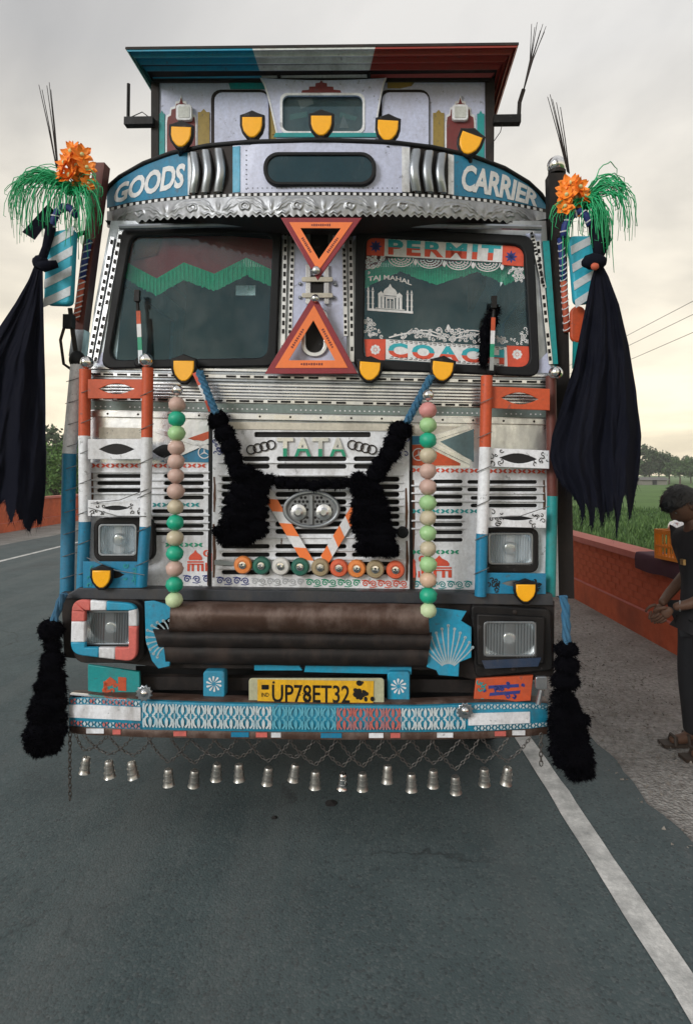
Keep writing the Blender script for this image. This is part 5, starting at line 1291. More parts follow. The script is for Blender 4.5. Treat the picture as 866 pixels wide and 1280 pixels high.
# right lower headlight in a black box
flat('lamp_box', rpoly([(588, 756), (688, 762), (692, 838), (594, 848)], 8), .075, .05, M_BLACK, T, bev=.008)
headlight(637, 799, 66, 44, .045, [(596, 768), (680, 772), (680, 830), (596, 832)], M_BLACK)
flat('lamp_lip', [(602, 826), (676, 822), (672, 833), (606, 836)], .04, .02, mat('dark_blue_paint', (.012, .03, .07), .4), T)
for x_, y_ in ((643, 765), (641, 836)):
    q = MB(); q.lathe([(.012, 0), (.011, .006), (.005, .009)], L(x_, y_, .075), 'Y', 8); q.build('lamp_bolt', M_STEEL, T)
# palm fan ornaments
def fan(outline, cx, cy, n, a0, a1, r0, r1, m_):
    f__ = flat('fan_ornament', outline, .055, .012, M_SKYB, T, bev=.003); pl = []
    for k in range(n):
        a_ = rad(a0 + (a1-a0)*k/(n-1)); mid = 1 - .25*abs(k/(n-1)-.5)*2
        P = [(cx + (r0+(r1*mid-r0)*t/7)*math.cos(a_) + 3.2*math.sin(t/7*2.2)*(k/(n-1)-.5)*3, cy + (r0+(r1*mid-r0)*t/7)*math.sin(a_) + 2.5*(t/7)**2*abs(k/(n-1)-.5)*3) for t in range(8)]
        pl += ribbon(P, 1.8); pl.append(ell(P[-1][0], P[-1][1], 2.0, 2.0, 8))
    decal('fan_print', pl, .0535, m_, f__)
fan([(181, 752), (192, 751), (214, 757), (213, 772), (196, 782), (197, 796), (207, 806), (214, 818), (212, 833), (198, 836), (190, 826), (182, 800)], 216, 798, 11, 128, 268, 10, 33, mat('pale_blue_print', (.32, .42, .46), .5))
fan([(537, 766), (545, 760), (583, 764), (576, 776), (589, 784), (589, 822), (574, 828), (573, 846), (548, 844), (545, 838), (533, 834), (536, 806), (533, 790)], 560, 842, 11, 234, 306, 12, 60, MATS['pale_blue_print'])
# panels under the apron
fp = flat('side_badge', [(110, 831), (174, 840), (176, 872), (110, 864)], .10, .02, M_TEAL, T, bev=.003)
squiggle(128, 842, 158, 864, 9, M_ORED, .098, fp, 2.6, 21)
decal('badge_print', [[(138, 846), (146, 852), (138, 858), (131, 852)], [(148, 846), (158, 847), (158, 864), (148, 863)]], .0982, M_ORED, fp)
fp = flat('side_badge', [(595, 849), (666, 844), (663, 876), (591, 881)], .06, .02, M_ORED, T, bev=.003)
squiggle(605, 854, 655, 872, 12, M_NAVY, .058, fp, 2.2, 22); squiggle(596, 852, 604, 878, 5, M_TEAL, .058, fp, 1.8, 23)
decal('badge_print', [[(610, 857), (648, 855), (648, 859), (610, 861)], [(612, 866), (650, 863), (649, 867), (611, 870)]], .0582, M_NAVY, fp)
def pinwheel(x0, y0, x1, y1, d):
    b_ = flat('pinwheel_bracket', rrect(x0, y0, x1, y1, 4), d, .06, M_SKYB, T, bev=.005); cx, cy = (x0+x1)/2, (y0+y1)/2 - 1; pl = []
    for k in range(10):
        a_ = rad(36*k); pl.append([(cx + R*math.cos(a_+o), cy + R*math.sin(a_+o)) for R, o in ((2, 0), (6, .05), (9.5, .12), (10, .28), (9, .42), (5, .30))])
    decal('pinwheel_print', pl, d-.0015, M_WHITEP, b_)
pinwheel(254, 839, 281, 873, .07); pinwheel(484, 840, 512, 878, .07)
flat('cross_beam', [(176, 846), (600, 850), (600, 866), (176, 862)], .17, .05, M_STEEL, T)
flat('apron_lip', [(318, 831), (372, 830), (378, 838), (318, 838)], .105, .02, M_SKYB, T); flat('apron_lip', [(382, 832), (514, 834), (514, 843), (380, 840)], .105, .02, M_SKYB, T)
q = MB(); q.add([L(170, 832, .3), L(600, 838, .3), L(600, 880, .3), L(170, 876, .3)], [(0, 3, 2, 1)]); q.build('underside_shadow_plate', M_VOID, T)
# number plate
npl = flat('number_plate_frame', rrect(311, 848, 480, 886, 4), .03, .012, mat('clear_plastic', (.42, .42, .28), .3), T, bev=.003)
flat('plate_sheet', [(322, 849.5), (467, 851.5), (466, 885.5), (322, 882.5)], .026, .005, M_YEL, npl)
nmat = M_BLACK
text('plate_lettering', 'UP78ET32', None, .0245, .001, nmat, npl, bold=.012, warp=lambda u, v: (340 + 97*u, 878 - 22.5*v + 1.4*u))
text('plate_lettering', 'IND', (327, 866, 336, 871), .0245, .001, nmat, npl)
rp = random.Random(8); pl = [rrect(327, 856, 336, 862, 1)]
for k in range(16): pl.append(ell(rp.gauss(453, 5.5), rp.gauss(868, 6), rp.uniform(2, 4.5), rp.uniform(2, 5), 9, rp.uniform(0, 90)))
for k in range(7): pl.append(ell(rp.gauss(382, 5), rp.gauss(869, 5), rp.uniform(.6, 2), rp.uniform(.6, 2.4), 7))
for k, o_ in enumerate(pl): decal('plate_smudge', [o_], .0243 - .00005*k, nmat, npl)
for x_, y_ in ((342, 853), (453, 853), (344, 882)):
    q = MB(); q.lathe([(.006, 0), (.005, .003)], L(x_, y_, .0255), 'Y', 8); q.build('plate_screw', M_STEEL, npl)
# ---- bumper ---------------------------------------------------------------------
bt = [(87, 873), (110, 872), (180, 876), (260, 879), (400, 882), (520, 883), (600, 880), (660, 879), (684, 881)]
bb_ = [(87, 907), (110, 909), (180, 912), (260, 913.5), (400, 915), (520, 915), (600, 914), (660, 911), (684, 908)]
BD = 0.0
bu = band('bumper', bt, bb_, BD, .10, mat('bumper_blue_paint', (.01, .23, .37), .45, dirt=.6, dcol=(.04, .07, .08), dscale=9), T, lambda x_: .10*abs((x_-385)/300)**6, 60, 4, .012)
DF = lambda x_: .10*abs((x_-385)/300)**6
def at(pl, x_):
    for (a0, b0), (a1, b1) in zip(pl, pl[1:]):
        if a0 <= x_ <= a1: return b0+(b1-b0)*(x_-a0)/(a1-a0)
    return pl[0][1] if x_ < pl[0][0] else pl[-1][1]
def bump_fn(x_, v): # v 0..1 down the face
    return (x_, at(bt, x_)*(1-v) + at(bb_, x_)*v)
P_W, P_R, P_G = [], [], []
k = 0; x_ = 178
M_BPR = mat('stencil_white', (.52, .58, .60), .5, dirt=.75, dcol=(.05, .3, .42), dscale=14)
M_BRD = mat('stencil_red', (.46, .12, .10), .5, dirt=.7, dcol=(.05, .25, .36), dscale=14)
M_BGR = mat('stencil_blue_grey', (.10, .36, .47), .5, dirt=.4, dcol=(.03, .28, .4), dscale=14)
def tile(cx, w_, out):
    B = lambda u, v: bump_fn(cx + u*w_, v)
    def rib(pp, wd): out.extend(ribbon([B(u, v) for u, v in pp], wd))
    out.append([B(*p) for p in ((0, .06), (.09, .18), (.10, .34), (0, .46), (-.10, .34), (-.09, .18))])
    out.append([B(*p) for p in ((0, .54), (.10, .66), (.09, .82), (0, .94), (-.09, .82), (-.10, .66))])
    for s_ in (-1, 1):
        rib([(s_*.16, .10), (s_*.30, .20), (s_*.34, .36), (s_*.24, .46), (s_*.12, .48)], 2.4)
        rib([(s_*.16, .90), (s_*.30, .80), (s_*.34, .64), (s_*.24, .54), (s_*.12, .52)], 2.4)
        rib([(s_*.40, .08), (s_*.44, .24), (s_*.40, .40)], 2.2); rib([(s_*.40, .92), (s_*.44, .76), (s_*.40, .60)], 2.2)
        out.append([B(*p) for p in ((s_*.46, .44), (s_*.5, .38), (s_*.5, .62), (s_*.46, .56))])
while x_ < 580:
    tile(x_+10, 20, P_R if 412 < x_ < 498 else P_G if 330 < x_ <= 412 else P_W); x_ += 20.2
pl = []
decal('stencil_print', P_W, BD-.014, M_BPR, bu, DF); decal('stencil_print', P_R, BD-.014, M_BRD, bu, DF); decal('stencil_print', P_G, BD-.014, M_BGR, bu, DF)
for xa, xb in ((88, 172), (592, 682)):
    Q = [[], []]; x_ = xa
    while x_ < xb:
        for v0 in (.02, .80):
            o_ = Q[(0 if xa > 300 else int(random.random() < .6))]
            B = lambda u, v: bump_fn(x_+u*8, v0+v*.18)
            o_.append([B(*p) for p in ((0, .5), (.25, 0), (.5, .5), (.25, 1))]); o_.append([B(*p) for p in ((.5, 0), (.95, 0), (.72, .5))]); o_.append([B(*p) for p in ((.5, 1), (.72, .6), (.95, 1))])
        x_ += 8
    decal('stencil_print', Q[0], BD-.014, M_BPR, bu, DF)
    if Q[1]: decal('stencil_print', Q[1], BD-.014, M_BRD, bu, DF)
def bquad(x0, x1, v0, v1, m_, nm, n=8):
    t_ = [bump_fn(x0+(x1-x0)*i/n, v0) for i in range(n+1)]; b_ = [bump_fn(x0+(x1-x0)*i/n, v1) for i in range(n+1)]
    band(nm, t_, b_, BD-.0165, .004, m_, bu, DF, n)
bquad(87, 176, .24, .70, M_WHITE, 'white_block'); bquad(585, 662, .34, .78, M_WHITE, 'white_block')
band('bumper_cap', [(x_, y_-5) for x_, y_ in bt], [(x_, y_+.5) for x_, y_ in bt], BD+.03, .06, M_RUST, bu, DF, 40, 2, .012)
band('chrome_edge', [(88, 867), (130, 871), (178, 875)], [(88, 872), (130, 875), (178, 878)], BD+.01, .02, M_CHROME, bu, DF, 10, 3, .01)
band('bumper_lip', [(x_, y_) for x_, y_ in bb_], [(x_, y_+9.5) for x_, y_ in bb_], BD+.012, .09, M_RUST, bu, DF, 50, 2, .006)
for x_, w_, m_ in ((119, 22, M_WHITE), (146, 10, M_PINK), (225, 16, M_PINK), (300, 22, M_BLUE), (327, 14, M_PINK), (345, 12, M_WHITE), (414, 26, M_BLUE), (470, 18, M_WHITE), (494, 12, M_PINK), (556, 20, M_WHITE), (625, 14, M_PINK), (648, 16, M_WHITE)):
    a_ = [(x_-w_/2+w_*i/4, at(bb_, x_)+1.5) for i in range(5)]; band('lip_paint', a_, [(u, v+6) for u, v in a_], BD+.004, .004, m_, bu, DF, 4)
for x_, y_ in ((180, 867), (581, 889)):
    ro = flat('rosette', [(x_ + (11 if k % 2 else 8.5)*math.cos(rad(k*15)), y_ + (11 if k % 2 else 8.5)*math.sin(rad(k*15))) for k in range(24)], -.03, .012, M_ALUD, T, bev=.003)
    q = MB(); q.ball(L(x_, y_, -.032), (.018, .012, .018), 12, 8); q.build('rosette_boss', M_CHROME, ro, True)
flat('corner_fitting', rrect(669, 846, 684, 862, 3), .02, .02, M_ALUD, T, bev=.003); q = MB(); q.tube([L(676, 862, .03), L(672, 880, .03)], .012, 8); q.build('corner_strut', M_ALUD, T)
# ---- wheels ----------------------------------------------------------------------
def wheel(x_, y_, R=.50, w_=.26):
    g_ = TM @ Vector((x_, y_, 0)); dz = -g_.z     # stands on the cambered road
    q = MB(); c = Vector((x_, y_, R + dz + .004)); pr = [(.29, -w_*.36), (.33, -w_*.46), (R*.88, -w_*.5), (R*.97, -w_*.42), (R, -w_*.25), (R, w_*.25), (R*.97, w_*.42), (R*.88, w_*.5), (.33, w_*.46), (.29, w_*.36)]
    q.lathe(pr, c, 'X', 36); tt = q.build('wheel', M_RUBBER, T, True); tt.data.set_sharp_from_angle(angle=rad(45))
    q = MB(); q.lathe([(.05, -w_*.2), (.12, -w_*.2), (.2, -w_*.05), (.288, -w_*.3), (.288, w_*.3), (.2, w_*.05), (.12, w_*.2), (.05, w_*.2)], c, 'X', 24); q.build('rim', M_ALUD, tt)
for x_, y_ in ((-.98, 1.35), (.98, 1.35), (-.98, 5.2), (.98, 5.2)): wheel(x_, y_)
q = MB(); q.tube([(-.9, 1.35, .5), (.9, 1.35, .5)], .05, 10); q.build('axle', M_STEEL, T); q = MB(); q.tube([(-.9, 5.2, .5), (.9, 5.2, .5)], .07, 10); q.build('axle', M_STEEL, T)
# ---- side mirrors wrapped in striped cloth ------------------------------------------
M_MBL = mat('cyan_stripe_cloth', (.02, .36, .50), .6, dirt=.2); M_MWH = mat('white_stripe_cloth', (.55, .60, .64), .6, dirt=.25)
def mirror(quad, d, slant, arm):
    f_ = quadmap(quad); sm = flat('side_mirror', rpoly(quad, 8), d, .05, M_MBL, T, bev=.012)
    for k in range(4):
        v0 = .06 + k*.26; o_ = [f_(u, v0 + slant*(u-.5)*.35) for u in (.02, .25, .5, .75, .98)] + [f_(u, v0 + .12 + slant*(u-.5)*.35) for u in (.98, .75, .5, .25, .02)]
        flat('stripe', o_, d-.002, .003, M_MWH, sm)
    q = MB(); q.tube(arm, .012, 8); q.build('mirror_arm', M_STEEL, sm)
mirror([(57, 290), (93, 284), (88, 381), (54, 380)], .12, -.5, [L(90, 300, .16), L(100, 292, .25), L(112, 290, .3)])
mirror([(711, 294), (748, 294), (752, 376), (718, 380)], .12, -.6, [L(714, 300, .16), L(700, 296, .25), L(690, 296, .3)])
q = MB(); q.tube([L(88, 385, .19), L(92, 420, .22), L(96, 446, .24)], .012, 8); q.tube([L(84, 398, .2), L(76, 425, .2), L(80, 455, .22), L(90, 462, .23)], .008, 8); q.build('mirror_strut', M_STEEL, T)
q = MB(); q.box(L(88, 402, .2)-Vector((.03, .02, .035)), L(88, 402, .2)+Vector((.02, .02, .035))); q.build('mirror_clamp', M_RUBBER, T)
flat('lower_mirror', rrect(713, 382, 732, 428, 9), .22, .03, M_ORED, T, bev=.008); flat('lower_mirror_strut', [(717, 405), (728, 405), (722, 460), (716, 460)], .225, .02, M_TEAL, T)
# ================================================================== things hung on the truck
rf = random.Random(17)
def fluff_mb(blobs, nf, fl=.022, droop=.3, seed=0):
    """woolly volume: uneven core plus loose tufts of yarn"""
    b = MB(); r = random.Random(seed)
    for c, rr in blobs:
        c = Vector(c); rx, ry, rz = rr
        b.ball(c, (rx*.93, ry*.93, rz*.93), 18, 12, 0, lambda u: 1 + .13*noise.noise(u*3.1 + c*9) + .09*noise.noise(u*7.3 + c*5))
        for k in range(nf):                              # loose yarn ends
            u = Vector((r.gauss(0, 1), r.gauss(0, 1), r.gauss(0, 1))).normalized(); p = c + Vector((u.x*rx, u.y*ry, u.z*rz))*.9
            d_ = (u + Vector((r.gauss(0, .5), r.gauss(0, .5), r.gauss(-droop, .5)))).normalized(); l = fl*r.uniform(.5, 1.6); s_ = d_.orthogonal().normalized()*.0016
            m1 = p + d_*l*.6; m2 = m1 + (d_ + Vector((r.gauss(0, .5), r.gauss(0, .5), -.8))).normalized()*l*.6
            b.add([p - s_*1.5, p + s_*1.5, m1 + s_, m1 - s_, m2], [(0, 1, 2, 3), (3, 2, 4)])
    return b
# ---- black woollen tassel garland across the grille --------------------------------
gar = thing('tassel_garland', 'black woolly tassel garland slung across the white grille hatch', 'garland')
def puffs(lst, d, name, par, nf=170, seed=0, fl=.022, dp=None):
    bl = []
    for x_, y_, rx, ry in lst: bl.append((L(x_, y_, d), (rx/S(d), min(rx, ry)/S(d)*(dp or .8), ry/S(d))))
    rj = random.Random(seed*7+1)
    for c_, rr_ in list(bl):
        for _ in range(3 if name in ('tassel', 'skirt') else 0):
            k_ = rj.uniform(.45, .7); bl.append((c_ + Vector((rj.uniform(-.55, .55)*rr_[0], rj.uniform(-.8, .3)*rr_[1], rj.uniform(-.7, .7)*rr_[2])), tuple(v*k_ for v in rr_)))
    return fluff_mb(bl, int(nf*1.0), fl, seed=seed).build(name, M_WOOL, par)
puffs([(273, 525, 14, 13), (281, 542, 14, 13), (288, 558, 13, 12), (292, 573, 12, 12), (297, 588, 12, 13)], .12, 'pom_chain', gar, 320, 1, .013)
puffs([(500, 538, 16, 13), (493, 553, 14, 12), (487, 567, 14, 12), (477, 580, 13, 12), (470, 592, 13, 12)], .12, 'pom_chain', gar, 320, 2, .013)
puffs([(316, 600, 18, 14), (313, 612, 26, 14), (308, 626, 29, 14), (306, 640, 31, 14), (302, 654, 31, 13), (296, 664, 26, 12), (286, 668, 18, 10), (320, 660, 15, 14), (300, 672, 22, 9)], .11, 'tassel', gar, 420, 3, .015, .7)
puffs([(450, 606, 14, 13), (459, 614, 21, 14), (462, 630, 25, 15), (464, 646, 27, 14), (465, 660, 28, 13), (469, 672, 27, 12), (472, 684, 24, 10), (485, 688, 13, 8), (456, 684, 12, 9)], .11, 'tassel', gar, 420, 4, .015, .7)
puffs([(336, 599, 9, 7), (350, 602, 9, 7), (364, 605, 9, 6.5), (378, 605, 8, 6), (392, 607, 10, 7), (406, 604, 9, 6), (420, 605, 9, 6.5), (434, 603, 9, 6.5), (444, 603, 9, 7)], .12, 'yarn_rope', gar, 90, 5, .014)
rebase(gar, L(390, 700, .11))
def cord(name, pts, d, r, m_, label, cat='cord', group=None):
    t_ = thing(name, label, cat, group); q = MB(); P = [L(x_, y_, d) for x_, y_ in pts]
    for s_ in range(3):
        q.tube([p + Vector((r*1.1*math.cos(i*1.1 + s_*2.09), r*1.1*math.sin(i*1.1 + s_*2.09), 0)) for i, p in enumerate(P)], r, 6)
    q.build('strand', m_, t_); return t_
def lerpn(p0, p1, n): return [(p0[0]+(p1[0]-p0[0])*i/n, p0[1]+(p1[1]-p0[1])*i/n) for i in range(n+1)]
c1 = cord('cord', lerpn((249, 464), (270, 517), 14), .10, .011, M_ROPE, 'twisted blue cord tying the garland below the shield next to the left windscreen')
flat('ribbon_band', bar(243, 466, 250, 481, 5), .12, .003, M_REDP, c1); flat('ribbon_band', bar(250, 481, 258, 500, 5), .12, .003, M_WHITEP, c1); flat('ribbon_band', bar(258, 500, 263, 514, 5), .12, .003, M_REDP, c1); rebase(c1, L(270, 517, .1))
c2 = cord('cord', lerpn((539, 470), (508, 528), 14), .10, .011, M_ROPE, 'twisted blue cord tying the garland below the stickered windscreen pane')
flat('ribbon_band', bar(528, 490, 516, 512, 4), .12, .003, M_REDP, c2); rebase(c2, L(508, 528, .1))
# ---- striped tape V ----------------------------------------------------------------
for pts, lb in ((((333, 614), (391, 712)), 'orange and white striped tape hanging from the shorter black tassel'), (((447, 632), (398, 712)), 'orange and white striped tape hanging from the longer black tassel')):
    tp_ = thing('striped_tape', lb, 'tape', 'striped tapes on the grille'); (x0, y0), (x1, y1) = pts; n = 6
    fx = lambda t: (x0+(x1-x0)*t, y0+(y1-y0)*t)
    flat('tape', bar(x0, y0, x1, y1, 13), .176, .004, M_WHITEP, tp_)
    dx, dy = (x1-x0), (y1-y0); ln = math.hypot(dx, dy); ux, uy = dx/ln, dy/ln; nx_, ny_ = -uy, ux
    for k in range(3):
        s0 = ln*(.14 + k*.31); o_ = []
        for s_, w_ in ((s0, -6.5), (s0 + ln*.16, -6.5), (s0 + ln*.16 - 9*(1 if nx_ > 0 else 1), 6.5), (s0 - 9, 6.5)):
            s_ = min(max(s_, 0), ln); o_.append((x0 + ux*s_ + nx_*w_, y0 + uy*s_ + ny_*w_))
        flat('orange_stripe', o_, .1745, .003, M_ORANGE, tp_)
    rebase(tp_, L(x1, y1, .176))
# ---- bead garlands ------------------------------------------------------------------
BC = {'k': ('pinkish_bead', (.52, .36, .31)), 'g': ('emerald_bead', (.01, .36, .22)), 'l': ('light_green_bead', (.33, .56, .27)), 'b': ('beige_bead', (.50, .44, .32)), 'r': ('rose_bead', (.58, .25, .24)), 'p': ('peach_bead', (.60, .42, .30)), 'y': ('pale_lime_bead', (.53, .66, .40))}
def beads(x0, x1, ys, cols, ychrome, label):
    t_ = thing('bead_garland', label, 'garland', 'bead garlands hanging down the truck front'); d = -.02; n = len(ys)
    q = MB(); q.tube([L(x0, ychrome-4, d+.02)] + [L(x0+(x1-x0)*i/(n-1), y_, d) for i, y_ in enumerate(ys)], .004, 6); q.build('string', M_WIRE, t_)
    q = MB(); q.ball(L(x0+.5, ychrome, d), .0265, 16, 11); q.build('chrome_bead', M_CHROME, t_, True)
    for i, (y_, c) in enumerate(zip(ys, cols)):
        nm, col = BC[c]; R = .0402 + rf.uniform(-.0015, .0015); q = MB()
        q.ball(Vector((0, 0, 0)), (R, R, R*.94), 20, 14); m_ = mat(nm, col, .4, dirt=.22, dcol=tuple(v*.55 for v in col), dscale=5, bump=.25, bscale=22, vary=.10)
        eu = Euler((rf.uniform(-.3, .3), rf.uniform(-.3, .3), 0))
        for v in q.v: v.rotate(eu)
        q.v = [v + L(x0+(x1-x0)*i/(n-1) + rf.uniform(-.8, .8), y_, d) for v in q.v]
        q.build('bead', m_, t_, True)
    rebase(t_, L(x1, ys[-1]+10, d))
beads(221.5, 218, [505.8, 523.6, 541.6, 559.7, 577, 594.8, 614, 633.8, 653.2, 672.6, 691.7, 711, 730.7, 750], 'kglkkkkbgbgkgy', 487.7, 'hanging bead garland below the shield by the plain windscreen, pinkish beads at its top')
beads(534.5, 535, [513, 531.5, 550.4, 569.5, 589, 608.8, 628.5, 647.3, 666.5, 686, 705.5, 725, 744.3, 763], 'rlgbkklblblpgy', 494, 'hanging bead garland below the stickered windscreen, rose bead at its top')
# ---- warning triangles -----------------------------------------------------------------
def tri_in(t_, k):
    c = (sum(p[0] for p in t_)/3, sum(p[1] for p in t_)/3); return [(c[0]+(x_-c[0])*k, c[1]+(y_-c[1])*k) for x_, y_ in t_]
def wtri(t_, label, ball, d):
    o = thing('warning_triangle', label, 'warning sign', 'warning triangles on the centre post')
    flat('border', [t_, tri_in(t_, .765)], d, .010, M_MARR, o, bev=.002); flat('reflective_band', [tri_in(t_, .785), tri_in(t_, .50)], d-.003, .006, M_ORANGE, o, bev=.001)
    q = MB(); q.ball(L(*ball, d-.012), (.021, .018, .021), 14, 9); q.build('fixing_ball', M_ALU, o, True)
    c = (sum(p[0] for p in t_)/3, sum(p[1] for p in t_)/3); pl = []
    for i in range(3):
        a_, b_ = tri_in(t_, .645)[i-1], tri_in(t_, .645)[i]; s0 = .32
        for k in range(9):
            u = s0 + k*.042; pl.append(bar(a_[0]+(b_[0]-a_[0])*u, a_[1]+(b_[1]-a_[1])*u, a_[0]+(b_[0]-a_[0])*(u+.028), a_[1]+(b_[1]-a_[1])*(u+.028), 3.0 if k % 3 else 2.2))
    decal('small_print', pl, d-.0035, M_MAROON, o)
    rebase(o, L(c[0], max(p[1] for p in t_), d))
wtri([(351, 272), (452, 272), (397, 350)], 'orange and maroon warning triangle pointing down, above the other triangle', (395, 338), -.10)
wtri([(331, 467), (447, 467), (393, 367)], 'orange and maroon warning triangle pointing up, below the other triangle', (394, 373), .155)
# ---- bell chain under the bumper ---------------------------------------------------------
bch = thing('bell_chain', 'chain swags with small metal bells hanging below the patterned bumper', 'bell chain'); BDP = .03
def link_run(P, pitch=.017, r=.0022):
    """chain of separate links along a polyline"""
    q = MB(); ln = [0]
    for a_, b_ in zip(P, P[1:]): ln.append(ln[-1]+(b_-a_).length)
    n = max(2, int(ln[-1]/pitch))
    for k in range(n):
        s_ = (k+.5)/n*ln[-1]
        for i in range(len(P)-1):
            if s_ <= ln[i+1]: break
        c = P[i].lerp(P[i+1], (s_-ln[i])/max(ln[i+1]-ln[i], 1e-6)); t_ = (P[i+1]-P[i]).normalized()
        u = Vector((0, 1, 0)) if k % 2 else t_.cross(Vector((0, 1, 0)))
        u = (u - t_*u.dot(t_)).normalized(); a_, b_ = pitch*.72, pitch*.40
        q.tube([c + t_*a_*math.cos(w_) + u*b_*math.sin(w_) for w_ in [math.pi*2*j/8 for j in range(8)]], r, 4, closed=True)
    return q
bells = [(107, 957, .95), (137, 962, 1), (166, 963, 1), (211, 972, 1), (243, 973, 1), (271, 965, 1), (299, 966, 1), (335, 970, 1), (368, 966, 1), (394, 975, 1), (428, 977, .9), (453, 977, 1), (484, 968, 1), (514, 978, 1), (541, 973, 1), (569, 981, 1), (605, 971, 1), (633, 970, 1)]
prof_b = [(.004, .042), (.019, .042), (.0228, .035), (.0218, .016), (.0262, .015), (.0262, .009), (.0235, .008), (.0245, -.010), (.0285, -.011), (.0285, -.017), (.0262, -.018), (.0275, -.030), (.032, -.038), (.028, -.038), (.024, -.02)]
for i, (x_, y_, k) in enumerate(bells):
    lp = bells[i-1][0] if i else x_-26; nx_ = bells[i+1][0] if i < len(bells)-1 else x_+26
    sp_ = 33; ax, bx = x_ - sp_*rf.uniform(.75, 1.05), x_ + sp_*rf.uniform(.75, 1.05)
    ax, bx = max(ax, 95), min(bx, 668)
    A, B, C = L(ax, at(bb_, ax)+10, BDP), L(x_, y_-19, BDP - .012*(i % 2)), L(bx, at(bb_, bx)+10, BDP)
    P = [A.lerp(B, t/6) - Vector((0, 0, .014*math.sin(math.pi*t/6))) for t in range(7)] + [B.lerp(C, t/6) - Vector((0, 0, .014*math.sin(math.pi*t/6))) for t in range(1, 7)]
    link_run(P).build('chain', M_CHAIN, bch)
    q = MB(); c = L(x_, y_, BDP - .012*(i % 2)); q.lathe([(r*.93*k, h*.98*k) for r, h in prof_b], Vector((0, 0, 0)), 'Z', 16)
    ro = Euler((rf.uniform(-.12, .12), rf.uniform(-.12, .12), rf.uniform(0, 6))) if i not in (2, 10) else Euler((.0, -.2 if i == 2 else .05, 0))
    q.v = [Vector(v) for v in q.v]
    for v in q.v: v.rotate(ro)
    q.v = [v + c for v in q.v]
    bo = q.build('bell', M_TARN if i != 10 else M_CHROME, bch, True); bo.data.set_sharp_from_angle(angle=rad(40))
    q = MB(); q.tube([c + Vector((.006*math.cos(j*.785), 0, .040 + .008*math.sin(j*.785))) for j in range(8)], .0022, 5, closed=True); q.tube([c + Vector((0, 0, .02)), c + Vector((.003, 0, -.034))], .003, 5); q.build('clapper', M_CHAIN, bo)
for x_, y0, y1 in ((88, 916, 1000), (676, 917, 957)):
    link_run([L(x_, y0, BDP+.02), L(x_-.5, (y0+y1)/2, BDP+.02), L(x_, y1, BDP+.02)], .02, .0028).build('chain_tail', M_CHAIN, bch)
rebase(bch, L(390, 985, BDP))
# ---- big hanging tassels at the bumper ends -------------------------------------------------
def side_tassel(rope, blobs, d, label, seed, m_=M_ROPE):
    t_ = thing('hanging_tassel', label, 'tassel', 'black tassels at the bumper ends')
    q = MB(); P = [L(x_, y_, d) for x_, y_ in rope]
    for s_ in range(3): q.tube([p + Vector((.012*math.cos(i*1.3+s_*2.1), .012*math.sin(i*1.3+s_*2.1), 0)) for i, p in enumerate(P)], .011, 6)
    q.build('rope', m_, t_); puffs(blobs[:3], d, 'pom', t_, 380, seed, .014); puffs(blobs[3:], d, 'skirt', t_, 480, seed+1, .017, .75)
    rebase(t_, L(blobs[-1][0], blobs[-1][1], d))
side_tassel([(80, 742), (76, 752), (72, 763), (69, 774), (66, 785)], [(64, 788, 17, 15), (66, 806, 12, 9), (66, 826, 16, 15), (66, 846, 18, 14), (64, 862, 21, 14), (62, 878, 25, 14), (60, 895, 27, 15), (58, 912, 28, 15), (56, 926, 25, 14), (48, 932, 15, 10)], .05, 'black woolly tassel hanging beside the striped lamp bezel', 31)
side_tassel([(703, 745), (706, 757), (707, 770), (707, 782), (708, 796), (708, 806)], [(707, 812, 15, 11), (708, 832, 16, 13), (706, 851, 18, 13), (703, 874, 15, 13), (705, 890, 19, 14), (708, 906, 22, 15), (711, 922, 25, 15), (713, 938, 28, 15), (717, 952, 26, 13), (724, 961, 16, 9)], .05, 'black woolly tassel on a blue rope beside the black lamp box', 33)
# ---- dark tufts over the wipers ----------------------------------------------------------------
for pts, lb in (([(618, 388, 7, 8), (613, 402, 10, 11), (608, 418, 10, 14), (606, 436, 8, 14), (604, 450, 6, 9)], 'black tuft bound round the wiper before the stickered windscreen'),):
    t_ = thing('wiper_tuft', lb, 'tuft'); puffs(pts, .175, 'yarn', t_, 120, 41, .018, .35); rebase(t_, L(608, 460, .175))
